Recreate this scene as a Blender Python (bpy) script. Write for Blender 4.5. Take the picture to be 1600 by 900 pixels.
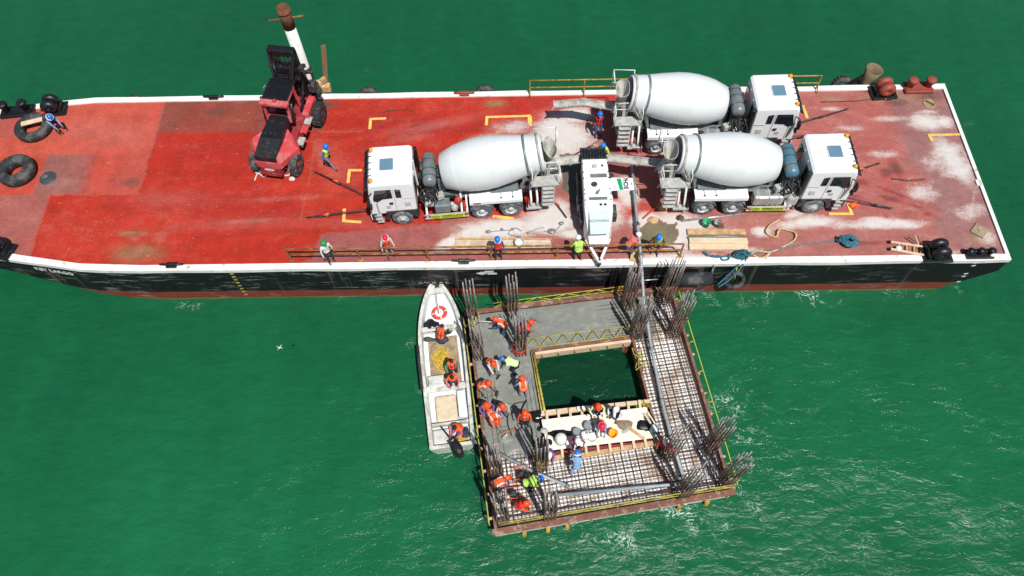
import bpy, bmesh, math, random
import numpy as np
from mathutils import Vector, Matrix, noise
random.seed(7)
PI = math.pi; R = math.radians
scene = bpy.context.scene
for o in list(bpy.data.objects): bpy.data.objects.remove(o)
col = scene.collection

# ---------------------------------------------------------------- camera, sky, sun, exposure
DK = 2.8                                   # deck height above the water
CAM = Vector((0, 0, 32.8))
RC = ((0.99980769, 0.01262316, 0.01500789), (-0.00388494, 0.87761383, -0.47935256), (-0.01922208, 0.47920207, 0.8774941))
FPX = 1159.8
cam_d = bpy.data.cameras.new('camera'); cam = bpy.data.objects.new('camera', cam_d); col.objects.link(cam)
cam.matrix_world = Matrix.Translation(CAM) @ Matrix(RC).to_4x4()
cam_d.sensor_width = 36; cam_d.lens = FPX / 1600 * 36; cam_d.clip_start = .5; cam_d.clip_end = 9000
scene.camera = cam
SUN = Vector((0.25, -0.47, 1.0)).normalized()
w = bpy.data.worlds.new('World'); scene.world = w; w.use_nodes = True
nt = w.node_tree; nt.nodes.clear()
sky = nt.nodes.new('ShaderNodeTexSky'); sky.sky_type = 'NISHITA'; sky.sun_disc = False
sky.sun_elevation = math.asin(SUN.z); sky.sun_rotation = math.atan2(SUN.x, SUN.y)
bg = nt.nodes.new('ShaderNodeBackground'); bg.inputs[1].default_value = .062
ow = nt.nodes.new('ShaderNodeOutputWorld'); nt.links.new(sky.outputs[0], bg.inputs[0]); nt.links.new(bg.outputs[0], ow.inputs[0])
sd = bpy.data.lights.new('sun', 'SUN'); sd.energy = 4.5; sd.angle = R(.5); sd.color = (1, .975, .93)
so = bpy.data.objects.new('sun', sd); col.objects.link(so); so.rotation_euler = SUN.to_track_quat('Z', 'Y').to_euler(); so.location = (10, -20, 40)
scene.view_settings.view_transform = 'Standard'; scene.view_settings.look = 'None'
scene.view_settings.exposure = 0.12; scene.view_settings.gamma = 1
scene.cycles.max_bounces = 5

def at(px, py, z=DK):
    """the point at height z that the photograph shows at pixel (px, py) of 1600 x 900"""
    d = Matrix(RC) @ Vector((px - 800, -(py - 450), -FPX)); t = (z - CAM.z) / d.z
    return CAM + d * t
def at_np(pts, z=DK):
    return [at(x, y, z) for x, y in pts]

# ---------------------------------------------------------------- materials
def lin(c): return tuple((v / 255 / 12.92 if v <= 10 else ((v / 255 + .055) / 1.055) ** 2.4) for v in c)
MATS = {}
def mat(name, c, rough=.6, metal=0, var=.18, vs=3.0, dirt=None, da=.0, ds=2.0, bump=0, bs=30, spec=.5, coord='Object', trans=0, alpha=1):
    """procedural material: base colour with noise variation and optional dirt patches with their own shape; c is linear"""
    if name in MATS: return MATS[name]
    m = bpy.data.materials.new(name); m.use_nodes = True; n = m.node_tree; b = n.nodes['Principled BSDF']
    tc = n.nodes.new('ShaderNodeTexCoord'); co = tc.outputs[coord]
    nz = n.nodes.new('ShaderNodeTexNoise'); nz.inputs['Scale'].default_value = vs; nz.inputs['Detail'].default_value = 6; n.links.new(co, nz.inputs['Vector'])
    mr = n.nodes.new('ShaderNodeMapRange'); mr.inputs[1].default_value = .3; mr.inputs[2].default_value = .7; mr.inputs[3].default_value = 1 - var; mr.inputs[4].default_value = 1 + var * .6
    n.links.new(nz.outputs[0], mr.inputs[0])
    mx = n.nodes.new('ShaderNodeMix'); mx.data_type = 'RGBA'; mx.blend_type = 'MULTIPLY'; mx.inputs[0].default_value = 1
    mx.inputs[6].default_value = (*c, 1); n.links.new(mr.outputs[0], mx.inputs[7]); out = mx.outputs[2]
    if dirt:
        n2 = n.nodes.new('ShaderNodeTexNoise'); n2.inputs['Scale'].default_value = ds; n2.inputs['Detail'].default_value = 9; n2.inputs['Roughness'].default_value = .65; n.links.new(co, n2.inputs['Vector'])
        m2 = n.nodes.new('ShaderNodeMapRange'); t = .62 - da * .3; m2.inputs[1].default_value = t; m2.inputs[2].default_value = t + .12; m2.inputs[4].default_value = .85; n.links.new(n2.outputs[0], m2.inputs[0])
        m3 = n.nodes.new('ShaderNodeMix'); m3.data_type = 'RGBA'; n.links.new(m2.outputs[0], m3.inputs[0]); n.links.new(out, m3.inputs[6]); m3.inputs[7].default_value = (*dirt, 1); out = m3.outputs[2]
    n.links.new(out, b.inputs['Base Color'])
    b.inputs['Roughness'].default_value = rough; b.inputs['Metallic'].default_value = metal
    if 'Specular IOR Level' in b.inputs: b.inputs['Specular IOR Level'].default_value = spec
    if bump:
        n4 = n.nodes.new('ShaderNodeTexNoise'); n4.inputs['Scale'].default_value = bs; n4.inputs['Detail'].default_value = 4; n.links.new(co, n4.inputs['Vector'])
        bp = n.nodes.new('ShaderNodeBump'); bp.inputs['Strength'].default_value = bump; bp.inputs['Distance'].default_value = .02; n.links.new(n4.outputs[0], bp.inputs['Height']); n.links.new(bp.outputs[0], b.inputs['Normal'])
    if alpha < 1: b.inputs['Alpha'].default_value = alpha
    MATS[name] = m; return m
def S(r, g, b, k=.8):
    v = lin((r, g, b)); return (v[0] * k, v[1] * k, v[2] * k)
CON = (.36, .35, .31)
M = dict(
 white_paint=mat('white_paint', (.80, .81, .80), .35, 0, .05, 1.5, CON, .12, 1.1),
 white_clean=mat('white_clean', (.84, .85, .85), .3, 0, .03, 2),
 rim_white=mat('rim_white', (.78, .77, .73), .6, 0, .12, 2, (.30, .17, .09), .12, 2.5),
 drum_white=mat('drum_white', (.66, .69, .69), .42, 0, .05, .9, (.60, .60, .57), .0, 1.1),
 cab_grey=mat('cab_grey', (.035, .038, .042), .5, 0, .2, 4, (.12, .12, .115), .1, 3),
 black=mat('black_paint', (.009, .010, .013), .42, 0, .25, 4, (.04, .04, .04), .1, 3),
 rubber=mat('rubber', (.028, .029, .031), .8, 0, .3, 6, (.13, .125, .12), .55, 4, .4, 20),
 dusty_rubber=mat('dusty_rubber', (.075, .095, .11), .85, 0, .3, 5, (.22, .22, .21), .5, 4, .3, 20),
 old_rubber=mat('old_rubber', (.022, .024, .026), .75, 0, .35, 5, (.10, .10, .095), .4, 2, .5, 14),
 rim_steel=mat('rim_steel', (.50, .51, .52), .5, .1, .25, 8, (.14, .10, .08), .2, 6),
 glass=mat('dark_glass', (.012, .016, .02), .07, 0, .3, 2, spec=.8),
 hatch_glass=mat('hatch_glass', (.13, .23, .31), .25, 0, .06, 3),
 steel=mat('dusty_steel', (.46, .46, .44), .6, .1, .25, 5, CON, .4, 3, .3, 30),
 conc_steel=mat('concrete_crusted_steel', (.46, .45, .41), .85, 0, .25, 4, (.26, .25, .22), .4, 3, .6, 18),
 dark_steel=mat('dark_steel', (.05, .052, .055), .55, .3, .3, 5, (.2, .19, .17), .25, 4),
 tank_grey=mat('tank_grey', (.19, .225, .235), .4, .2, .2, 4, (.3, .3, .28), .2, 4),
 alu=mat('aluminium', (.52, .53, .53), .35, .6, .15, 6, (.2, .2, .19), .2, 5),
 red_part=mat('red_part', (.42, .03, .025), .5, 0, .2, 4),
 fk_red=mat('faded_red', (.58, .062, .070), .45, 0, .16, 1.5, (.55, .19, .18), .5, 1.2),
 fk_dkred=mat('dark_red', (.27, .022, .028), .5, 0, .3, 3, (.35, .1, .09), .3, 4),
 yellow=mat('yellow_paint', (.50, .44, .07), .6, 0, .25, 4, (.24, .15, .06), .4, 5),
 ygreen=mat('yellow_green_paint', (.40, .50, .06), .6, 0, .15, 4),
 mark=mat('deck_yellow', (.80, .50, .12), .7, 0, .25, 3, (.45, .12, .06), .15, 8),
 rail_rust=mat('rail_rust', (.27, .11, .035), .8, 0, .35, 3, (.42, .24, .05), .45, 3),
 rail_yel=mat('rail_yellow', (.42, .27, .04), .75, 0, .3, 3, (.20, .09, .03), .45, 4),
 rust=mat('rust', (.17, .065, .03), .9, 0, .4, 5, (.07, .035, .025), .4, 8, .5, 30),
 rust_beam=mat('rusty_form_steel', (.19, .08, .05), .85, 0, .3, 2, (.36, .26, .2), .35, 3, .3, 20),
 rebar=mat('rebar', (.10, .072, .058), .8, .1, .45, 8, (.24, .13, .075), .4, 5),
 rebar_brown=mat('rebar_brown', (.22, .135, .10), .85, 0, .4, 8, (.12, .07, .05), .4, 5),
 rebar_grey=mat('rebar_grey', (.36, .34, .34), .6, .2, .3, 4, (.20, .09, .05), .45, 1.2),
 ply=mat('plywood', (.66, .50, .33), .75, 0, .14, 2.5, (.45, .33, .2), .2, 3),
 ply_pale=mat('pale_plywood', (.84, .76, .62), .75, 0, .12, 2.5, (.5, .42, .32), .15, 5),
 timber=mat('timber', (.48, .30, .14), .8, 0, .25, 4, (.62, .44, .26), .4, 3),
 timber_wet=mat('timber_dark', (.26, .15, .075), .8, 0, .25, 4),
 pipe=mat('delivery_pipe', (.30, .35, .38), .5, .1, .15, 3, (.42, .42, .38), .3, 3),
 pole=mat('white_pole', (.70, .70, .66), .5, 0, .1, 1.5, (.45, .43, .38), .25, 3),
 boat_white=mat('boat_gelcoat', (.62, .63, .58), .4, 0, .15, 1.5, (.36, .33, .26), .45, 3),
 boat_in=mat('boat_inner', (.70, .74, .74), .5, 0, .15, 2, (.5, .48, .4), .2, 4),
 boat_floor=mat('boat_floor', (.36, .27, .17), .8, 0, .25, 5, (.2, .15, .09), .5, 4),
 cream=mat('cream_hatch', (.62, .52, .36), .6, 0, .12, 4, (.45, .34, .2), .25, 5),
 tarp=mat('black_plastic', (.012, .012, .015), .22, 0, .2, 6, bump=.9, bs=7),
 navy=mat('navy_cloth', (.02, .028, .055), .6, 0, .2, 6, bump=.5, bs=10),
 olive=mat('olive_cloth', (.05, .075, .045), .8, 0, .2, 6, bump=.5, bs=10),
 orange=mat('orange_plastic', (.85, .14, .02), .45, 0, .1, 5),
 orange_pail=mat('orange_pail', (.86, .33, .015), .4, 0, .08, 5),
 red_wire=mat('red_cord', (.62, .05, .02), .6),
 green=mat('green_plastic', (.02, .27, .12), .4, 0, .15, 5),
 blue_rope=mat('blue_rope', (.025, .13, .19), .8, 0, .5, 12, (.12, .22, .25), .3, 9, .6, 60),
 rope_grey=mat('grey_blue_rope', (.12, .17, .22), .85, 0, .3, 8, (.22, .2, .2), .3, 5),
 blue=mat('blue_plastic', (.015, .16, .42), .4, 0, .15, 6),
 tan_strap=mat('tan_strap', (.52, .42, .20), .8, 0, .25, 6),
 white_rope=mat('white_rope', (.68, .64, .58), .85, 0, .2, 9, bump=.5, bs=50),
 yel_rope=mat('yellow_rope', (.68, .48, .05), .8, 0, .35, 15, (.4, .3, .1), .3, 10),
 oxide=mat('red_oxide', (.30, .055, .035), .6, 0, .25, 4, (.16, .06, .04), .3, 4),
 amber=mat('amber_lens', (.75, .32, .02), .25, 0, .1, 8),
 wet_conc=mat('fresh_concrete', (.20, .21, .185), .46, 0, .14, 1.2, (.26, .265, .24), .35, 2.2, .7, 9),
 dry_conc=mat('mortar', (.26, .20, .12), .9, 0, .2, 8, bump=.8, bs=30),
 pail_white=mat('white_pail', (.74, .75, .72), .5, 0, .1, 5, (.5, .5, .46), .25, 6),
 pail_grey=mat('grey_pail', (.22, .27, .30), .5, 0, .2, 5),
 skin=mat('skin', (.26, .13, .075), .6, 0, .1, 8),
 hair=mat('hair', (.012, .009, .008), .6),
 boot=mat('boots', (.03, .026, .022), .7),
 text_black=mat('lettering_black', (.012, .014, .02), .5),
 text_white=mat('lettering_white', (.72, .72, .72), .6, 0, .15, 9),
 flap_green=mat('flap_green', (.0, .33, .13), .5, 0, .05),
 flap_light=mat('flap_light_green', (.42, .74, .42), .5, 0, .05),
 sign_green=mat('sign_yellow_green', (.52, .66, .045), .5, 0, .08, 5),
 cloth_w=mat('cloth_white', (.72, .72, .70), .8),
)
def cloth(name, c): return mat('cloth_' + name, c, .85, 0, .15, 9)
CL = dict(blue=cloth('blue', (.02, .10, .33)), denim=cloth('denim', (.045, .10, .20)), lightblue=cloth('light_blue', (.20, .34, .55)), dark=cloth('dark', (.02, .025, .04)),
 grey=cloth('grey', (.20, .21, .23)), orange=cloth('orange', (.86, .11, .02)), red=cloth('red', (.72, .035, .02)), lime=cloth('lime', (.42, .70, .10)), pale_lime=cloth('pale_lime', (.60, .80, .38)),
 white=cloth('offwhite', (.66, .66, .64)), maroon=cloth('maroon', (.13, .03, .03)), pink=cloth('pink', (.75, .16, .14)), purple=cloth('purple', (.20, .09, .26)), teal=cloth('teal', (.02, .26, .30)),
 khaki=cloth('khaki', (.24, .21, .16)), tape=mat('reflective_tape', (.70, .70, .60), .4), brown=cloth('brown', (.12, .06, .04)), navy=cloth('navy', (.02, .03, .09)), pale=cloth('pale', (.5, .45, .42)))
HM = dict(orange=mat('helmet_orange', (.88, .075, .015), .3, 0, .03), blue=mat('helmet_blue', (.01, .17, .62), .3, 0, .03), white=mat('helmet_white', (.82, .82, .80), .3, 0, .03),
 green=mat('helmet_green', (.01, .30, .07), .3, 0, .03), red=mat('helmet_red', (.75, .02, .05), .3, 0, .03))

# ---------------------------------------------------------------- mesh builder
class MB:
    def __init__(s): s.v = []; s.f = []; s.mi = []; s.sm = []; s.M = Matrix()
    def add(s, vs, fs, mi=0, sm=False):
        o = len(s.v); s.v += [tuple(s.M @ Vector(v)) for v in vs]; s.f += [tuple(i + o for i in f) for f in fs]; s.mi += [mi] * len(fs); s.sm += [sm] * len(fs); return s
    def box(s, c, d, rot=0, b=0, mi=0, m=None):
        x, y, z = d[0] / 2, d[1] / 2, d[2] / 2; T = Matrix.Translation(c) @ (m if m else Matrix.Rotation(rot, 4, 'Z'))
        if b > 0:
            bm = bmesh.new(); bmesh.ops.create_cube(bm, size=1)
            for v in bm.verts: v.co = Vector((v.co.x * d[0], v.co.y * d[1], v.co.z * d[2]))
            bmesh.ops.bevel(bm, geom=list(bm.edges), offset=min(b, min(d) * .45), segments=2, affect='EDGES', profile=.5)
            bm.verts.index_update(); vs = [T @ v.co for v in bm.verts]; fs = [[v.index for v in f.verts] for f in bm.faces]; bm.free(); return s.add(vs, fs, mi)
        vs = [T @ Vector((sx * x, sy * y, sz * z)) for sz in (-1, 1) for sy in (-1, 1) for sx in (-1, 1)]
        return s.add(vs, [(0, 2, 3, 1), (4, 5, 7, 6), (0, 1, 5, 4), (2, 6, 7, 3), (0, 4, 6, 2), (1, 3, 7, 5)], mi)
    def bar(s, p, q, w, h=None, mi=0, up=(0, 0, 1)):
        p, q = Vector(p), Vector(q); h = h or w; d = q - p; L = d.length
        if L < 1e-5: return s
        d /= L; u = Vector(up)
        if abs(d.dot(u)) > .98: u = Vector((1, 0, 0))
        sdv = d.cross(u).normalized(); u = sdv.cross(d)
        m = Matrix((d, sdv, u)).transposed().to_4x4()
        return s.box((p + q) / 2, (L, w, h), m=m, mi=mi)
    def tube(s, pts, r, n=6, mi=0, caps=True, closed=False, sm=True):
        P = [Vector(p) for p in pts]; k = len(P); rr = r if hasattr(r, '__len__') else [r] * k
        vs = []; prev = None
        for i in range(k):
            if closed: t = P[(i + 1) % k] - P[i - 1]
            else: t = (P[min(i + 1, k - 1)] - P[max(i - 1, 0)])
            if t.length < 1e-7: t = Vector((0, 0, 1))
            t.normalize()
            if prev is None: a = t.orthogonal().normalized()
            else:
                a = prev - t * prev.dot(t)
                a = a.normalized() if a.length > 1e-5 else t.orthogonal().normalized()
            prev = a; b = t.cross(a)
            for j in range(n): an = 2 * PI * j / n; vs.append(P[i] + (a * math.cos(an) + b * math.sin(an)) * rr[i])
        fs = []; K = k if closed else k - 1
        for i in range(K):
            for j in range(n):
                i2 = (i + 1) % k; fs.append((i * n + j, i * n + (j + 1) % n, i2 * n + (j + 1) % n, i2 * n + j))
        s.add(vs, fs, mi, sm)
        if caps and not closed: o = len(s.v) - len(vs); s.f += [tuple(o + j for j in range(n))[::-1], tuple(o + (k - 1) * n + j for j in range(n))]; s.mi += [mi] * 2; s.sm += [False] * 2
        return s
    def lathe(s, prof, n=24, T=None, mi=0, sm=True, closed=False):
        """prof: (r, z) pairs spun round z, then moved by T"""
        T = T or Matrix(); vs = []; fs = []; k = len(prof)
        for r, z in prof:
            for j in range(n): a = 2 * PI * j / n; vs.append(T @ Vector((r * math.cos(a), r * math.sin(a), z)))
        for i in range(k if closed else k - 1):
            i2 = (i + 1) % k
            for j in range(n): fs.append((i * n + j, i * n + (j + 1) % n, i2 * n + (j + 1) % n, i2 * n + j))
        return s.add(vs, fs, mi, sm)
    def cyl(s, p, q, r, n=20, mi=0, r2=None):
        return s.tube([p, q], [r, r if r2 is None else r2], n, mi)
    def ell(s, c, r, n=12, m=10, mi=0, T=None):
        T = T or Matrix(); vs = []; fs = []
        for i in range(1, m):
            th = PI * i / m
            for j in range(n): a = 2 * PI * j / n; vs.append(Vector(c) + T @ Vector((r[0] * math.sin(th) * math.cos(a), r[1] * math.sin(th) * math.sin(a), r[2] * math.cos(th))))
        a0 = len(vs); vs += [Vector(c) + T @ Vector((0, 0, r[2])), Vector(c) + T @ Vector((0, 0, -r[2]))]
        for i in range(m - 2):
            for j in range(n): fs.append((i * n + j, (i + 1) * n + j, (i + 1) * n + (j + 1) % n, i * n + (j + 1) % n))
        for j in range(n): fs.append((a0, j, (j + 1) % n)); fs.append((a0 + 1, (m - 2) * n + (j + 1) % n, (m - 2) * n + j))
        return s.add(vs, fs, mi, True)
    def prism(s, pts, z0, z1, mi=0, mi_side=None):
        n = len(pts); vs = [(x, y, z0) for x, y in pts] + [(x, y, z1) for x, y in pts]
        s.add(vs, [tuple(range(n))[::-1], tuple(range(n, 2 * n))], mi)
        return s.add(vs, [(i, (i + 1) % n, n + (i + 1) % n, n + i) for i in range(n)], mi if mi_side is None else mi_side)
    def loft(s, secs, mi=0, sm=False, caps=True, opn=False):
        n = len(secs[0]); vs = [p for q in secs for p in q]; fs = []
        for i in range(len(secs) - 1):
            for j in range(n - 1 if opn else n): fs.append((i * n + j, i * n + (j + 1) % n, (i + 1) * n + (j + 1) % n, (i + 1) * n + j))
        s.add(vs, fs, mi, sm)
        if caps: s.add(secs[0], [tuple(range(n))[::-1]], mi); s.add(secs[-1], [tuple(range(n))], mi)
        return s
    def build(s, name, mats, parent=None, label=None):
        me = bpy.data.meshes.new(name); me.from_pydata(s.v, [], s.f)
        for m in (mats if isinstance(mats, (list, tuple)) else [mats]): me.materials.append(m)
        me.polygons.foreach_set('material_index', s.mi); me.polygons.foreach_set('use_smooth', s.sm)
        bm = bmesh.new(); bm.from_mesh(me); bmesh.ops.recalc_face_normals(bm, faces=bm.faces); bm.to_mesh(me); bm.free()
        o = bpy.data.objects.new(name, me); col.objects.link(o)
        if parent is not None: o.parent = parent
        if label: o['label'] = label
        return o
def tag(o, label=None, cat=None, group=None, kind=None):
    if label: o['label'] = label
    if cat: o['category'] = cat
    if group: o['group'] = group
    if kind: o['kind'] = kind
    return o
def thing(name, label, cat, loc=(0, 0, 0), rz=0, group=None):
    o = bpy.data.objects.new(name, None); col.objects.link(o); o.location = loc; o.rotation_euler = (0, 0, rz); o.empty_display_size = .2
    return tag(o, label, cat, group)
def copy_tree(o, parent=None):
    c = o.copy(); col.objects.link(c)
    if parent is not None: c.parent = parent
    for ch in [x for x in bpy.data.objects if x.parent == o]: copy_tree(ch, c)
    return c
def text(name, body, size, mt, parent, T, ext=.004, align='CENTER', sx=1.0, bold=0):
    cu = bpy.data.curves.new(name, 'FONT'); cu.body = body; cu.size = size; cu.extrude = ext; cu.align_x = align; cu.align_y = 'CENTER'; cu.offset = bold; cu.resolution_u = 2
    t = bpy.data.objects.new(name, cu); col.objects.link(t); bpy.context.view_layer.update()
    me = bpy.data.meshes.new_from_object(t.evaluated_get(bpy.context.evaluated_depsgraph_get())); bpy.data.objects.remove(t)
    me.transform(T @ Matrix.Diagonal((sx, 1, 1, 1))); me.materials.clear(); me.materials.append(mt)
    o = bpy.data.objects.new(name, me); col.objects.link(o)
    if parent is not None: o.parent = parent
    return o
def frame(o, x, y):
    """matrix with origin o, x axis along x, y axis towards y"""
    x = Vector(x).normalized(); y = Vector(y); z = x.cross(y).normalized(); y = z.cross(x)
    m = Matrix((x, y, z)).transposed().to_4x4(); m.translation = o; return m
def smooth_path(pts, k=4):
    P = [Vector(p) for p in pts]; out = []
    for i in range(len(P) - 1):
        p0, p1, p2, p3 = P[max(i - 1, 0)], P[i], P[i + 1], P[min(i + 2, len(P) - 1)]
        for j in range(k):
            t = j / k; out.append(.5 * ((2 * p1) + (-p0 + p2) * t + (2 * p0 - 5 * p1 + 4 * p2 - p3) * t * t + (-p0 + 3 * p1 - 3 * p2 + p3) * t ** 3))
    return out + [P[-1]]

# numpy helpers for painted attributes
def inpoly(X, Y, poly):
    r = np.zeros(X.shape, bool); n = len(poly)
    for i in range(n):
        x1, y1 = poly[i]; x2, y2 = poly[(i + 1) % n]
        if y1 == y2: continue
        c = ((y1 > Y) != (y2 > Y)) & (X < (x2 - x1) * (Y - y1) / (y2 - y1) + x1); r ^= c
    return r
def blob(X, Y, cx, cy, rx, ry, a=0):
    c, s_ = math.cos(a), math.sin(a); u = ((X - cx) * c + (Y - cy) * s_) / rx; v = (-(X - cx) * s_ + (Y - cy) * c) / ry
    return np.exp(-(u * u + v * v))
def vnoise(X, Y, sc, seed=0):
    """cheap smooth value noise, 0..1"""
    rng = np.random.RandomState(seed); G = rng.rand(257, 257); x = X * sc + 1000; y = Y * sc + 1000
    xi = np.floor(x).astype(int); yi = np.floor(y).astype(int); fx = x - xi; fy = y - yi; fx = fx * fx * (3 - 2 * fx); fy = fy * fy * (3 - 2 * fy)
    xi %= 256; yi %= 256
    return (G[xi, yi] * (1 - fx) + G[xi + 1, yi] * fx) * (1 - fy) + (G[xi, yi + 1] * (1 - fx) + G[xi + 1, yi + 1] * fx) * fy

# ---------------------------------------------------------------- water
def make_water():
    mid_x = np.arange(-48, 50.01, .35); mid_y = np.arange(-8, 62.01, .35)
    xs = np.concatenate([[-4000, -1500, -500, -200, -100, -70, -56], mid_x, [56, 70, 100, 200, 500, 1500, 4000]])
    ys = np.concatenate([[-4000, -1500, -500, -200, -90, -40, -20], mid_y, [70, 90, 130, 220, 500, 1500, 4000]])
    X, Y = np.meshgrid(xs, ys, indexing='ij'); nx, ny = X.shape
    Z = np.zeros_like(X)
    inn = (abs(X) < 50) & (Y < 60) & (Y > -8)
    Z += inn * ((vnoise(X + .4 * Y, Y, .55, 3) - .5) * .09 + (vnoise(X, Y, 1.3, 4) - .5) * .05)
    V = np.stack([X, Y, Z], -1).reshape(-1, 3)
    idx = np.arange(nx * ny).reshape(nx, ny)
    F = np.stack([idx[:-1, :-1], idx[1:, :-1], idx[1:, 1:], idx[:-1, 1:]], -1).reshape(-1, 4)
    me = bpy.data.meshes.new('water'); me.from_pydata(V.tolist(), [], F.tolist()); me.polygons.foreach_set('use_smooth', [True] * len(F))
    foam = np.zeros_like(X); tint = np.zeros_like(X)
    def w(px, py): p = at(px, py, 0); return p.x, p.y
    def fb(px, py, rx, ry, a=0, k=1.):
        global _f; cx, cy = w(px, py); foam[:] = np.maximum(foam, k * blob(X, Y, cx, cy, rx, ry, a))
    for q in [(1150, 640, 2.6, 2.2, 0, .62), (1090, 800, 5, 1.6, .15, .75), (960, 850, 4.5, 1.3, .1, .6), (1180, 760, 3, 2, 0, .6), (1230, 640, 2.4, 1.6, 0, .45), (1120, 470, 2.5, .7, 0, .6), (1250, 462, 4.5, .7, 0, .85), (1440, 456, 3, .5, 0, .5),
              (700, 466, 16, .28, 0, .62), (1300, 455, 11, .25, 0, .7), (1090, 800, 3.2, .5, .15, 1.), (960, 842, 4, .4, .12, .9), (1152, 660, .8, 2.0, .2, .9), (290, 475, 3, .5, 0, .55), (520, 472, 3.5, .5, 0, .5), (1300, 860, 5, 1.5, .1, .45), (1480, 820, 4, 1.5, .2, .45), (640, 560, .5, 2.5, .1, .55), (655, 640, .5, 2.5, .1, .6), (735, 690, .7, .9, 0, .9), (760, 800, 1, 2, 0, .5),
              (880, 590, 1.6, .7, 0, .42), (930, 600, 1.6, .7, 0, .42), (1150, 600, 1.5, 3.5, .2, .45), (1350, 640, 4, 1.5, 0, .35), (1540, 600, 3, 2, 0, .3), (1100, 870, 4, 1, 0, .6), (770, 860, 2, 1, 0, .4), (1540, 440, 1.6, .6, 0, .6), (620, 110, 5, .5, 0, .35), (1530, 190, 2, 1.5, 0, .35), (700, 820, 2, 2, 0, .3)]: fb(*q)
    for q in [(300, 780, 14, 6, .1, .6), (1400, 700, 12, 8, 0, .7), (1200, 100, 16, 6, 0, -.15), (90, 550, 10, 6, 0, .1), (1450, 300, 6, 8, 0, -.3), (200, 60, 16, 7, 0, -.3), (1000, 30, 16, 7, 0, -.1), (560, 520, 8, 3, 0, -.1), (450, 880, 14, 3, 0, .5), (60, 700, 4, 6, 0, -.4)]:
        cx, cy = w(q[0], q[1]); tint += q[5] * blob(X, Y, cx, cy, q[2], q[3], q[4])
    painted_shade = np.zeros_like(X)  # shade painted into the water colour: float opening and gap beside the skiff
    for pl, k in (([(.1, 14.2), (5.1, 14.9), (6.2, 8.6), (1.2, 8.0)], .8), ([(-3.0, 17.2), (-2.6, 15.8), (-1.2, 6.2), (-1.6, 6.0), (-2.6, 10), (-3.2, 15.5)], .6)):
        painted_shade[inpoly(X, Y, pl)] = k
    painted_shade = (painted_shade + np.roll(painted_shade, 1, 0) + np.roll(painted_shade, -1, 0) + np.roll(painted_shade, 1, 1) + np.roll(painted_shade, -1, 1)) / 5
    a = me.color_attributes.new('sea', 'FLOAT_COLOR', 'POINT')
    A = np.zeros((nx * ny, 4), np.float32); A[:, 0] = foam.ravel(); A[:, 1] = np.clip(.5 + tint.ravel() * .5, 0, 1); A[:, 2] = painted_shade.ravel(); A[:, 3] = 1
    a.data.foreach_set('color', A.ravel())
    m = bpy.data.materials.new('sea_water'); m.use_nodes = True; n = m.node_tree; b = n.nodes['Principled BSDF']; N = n.nodes.new; Lk = n.links.new
    at_ = N('ShaderNodeAttribute'); at_.attribute_name = 'sea'; sep = N('ShaderNodeSeparateColor'); Lk(at_.outputs['Color'], sep.inputs[0])
    tc = N('ShaderNodeTexCoord')
    def nz(scale, det=5, ro=.5, st=(1, 1, 1), dist=0, rot=0):
        mp = N('ShaderNodeMapping'); mp.inputs['Scale'].default_value = st; mp.inputs['Rotation'].default_value = (0, 0, rot); Lk(tc.outputs['Object'], mp.inputs[0])
        t = N('ShaderNodeTexNoise'); t.inputs['Scale'].default_value = scale; t.inputs['Detail'].default_value = det; t.inputs['Roughness'].default_value = ro; t.inputs['Distortion'].default_value = dist; Lk(mp.outputs[0], t.inputs[0]); return t
    def mr(src, a0, a1, b0=0, b1=1): q = N('ShaderNodeMapRange'); q.inputs[1].default_value = a0; q.inputs[2].default_value = a1; q.inputs[3].default_value = b0; q.inputs[4].default_value = b1; Lk(src, q.inputs[0]); return q
    def mixc(f, c0, c1):
        q = N('ShaderNodeMix'); q.data_type = 'RGBA'
        for s_, v in ((0, f), (6, c0), (7, c1)):
            if isinstance(v, tuple): q.inputs[s_].default_value = (*v, 1)
            elif isinstance(v, float): q.inputs[s_].default_value = v
            else: Lk(v, q.inputs[s_])
        return q.outputs[2]
    def math_(op, a0, b0): q = N('ShaderNodeMath'); q.operation = op; (Lk(a0, q.inputs[0]) if not isinstance(a0, float) else None); (Lk(b0, q.inputs[1]) if not isinstance(b0, float) else setattr(q.inputs[1], 'default_value', b0)); return q.outputs[0]
    big = nz(.05, 3, .5, (1, 1.6, 1)); base = mixc(sep.outputs[2], mixc(sep.outputs[1], WATER[0], WATER[1]), (.002, .022, .011))  # blue channel blends in the dark green of the painted shade
    stk = nz(.16, 4, .55, (2.6, .55, 1), .8, -.35); v1 = mr(math_('ADD', math_('MULTIPLY', big.outputs[0], .5), math_('MULTIPLY', stk.outputs[0], .5)), .34, .66, .90, 1.12); med = nz(.9, 5, .6, (1, 2.2, 1), .6, .25); v2 = mr(med.outputs[0], .3, .75, .90, 1.10)
    hv = N('ShaderNodeMix'); hv.data_type = 'RGBA'; hv.blend_type = 'MULTIPLY'; hv.inputs[0].default_value = 1; Lk(base, hv.inputs[6]); Lk(math_('MULTIPLY', v1.outputs[0], v2.outputs[0]), hv.inputs[7])
    fo = nz(1.7, 7, .62, (1, 1.5, 1), 1.4, .3); fo2 = nz(.8, 3, .5, (1, 1, 1), .5)
    ridge = math_('ABSOLUTE', math_('SUBTRACT', fo.outputs[0], .5), 0.0); rd = mr(ridge, .0, .032, 1, 0)
    thr = math_('MULTIPLY', math_('MULTIPLY', rd.outputs[0], mr(fo2.outputs[0], .42, .62).outputs[0]), sep.outputs[0])
    fac = mr(thr, .22, .66, 0, .95)
    Lk(mixc(fac.outputs[0], hv.outputs[2], (.62, .74, .70)), b.inputs['Base Color'])
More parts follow.
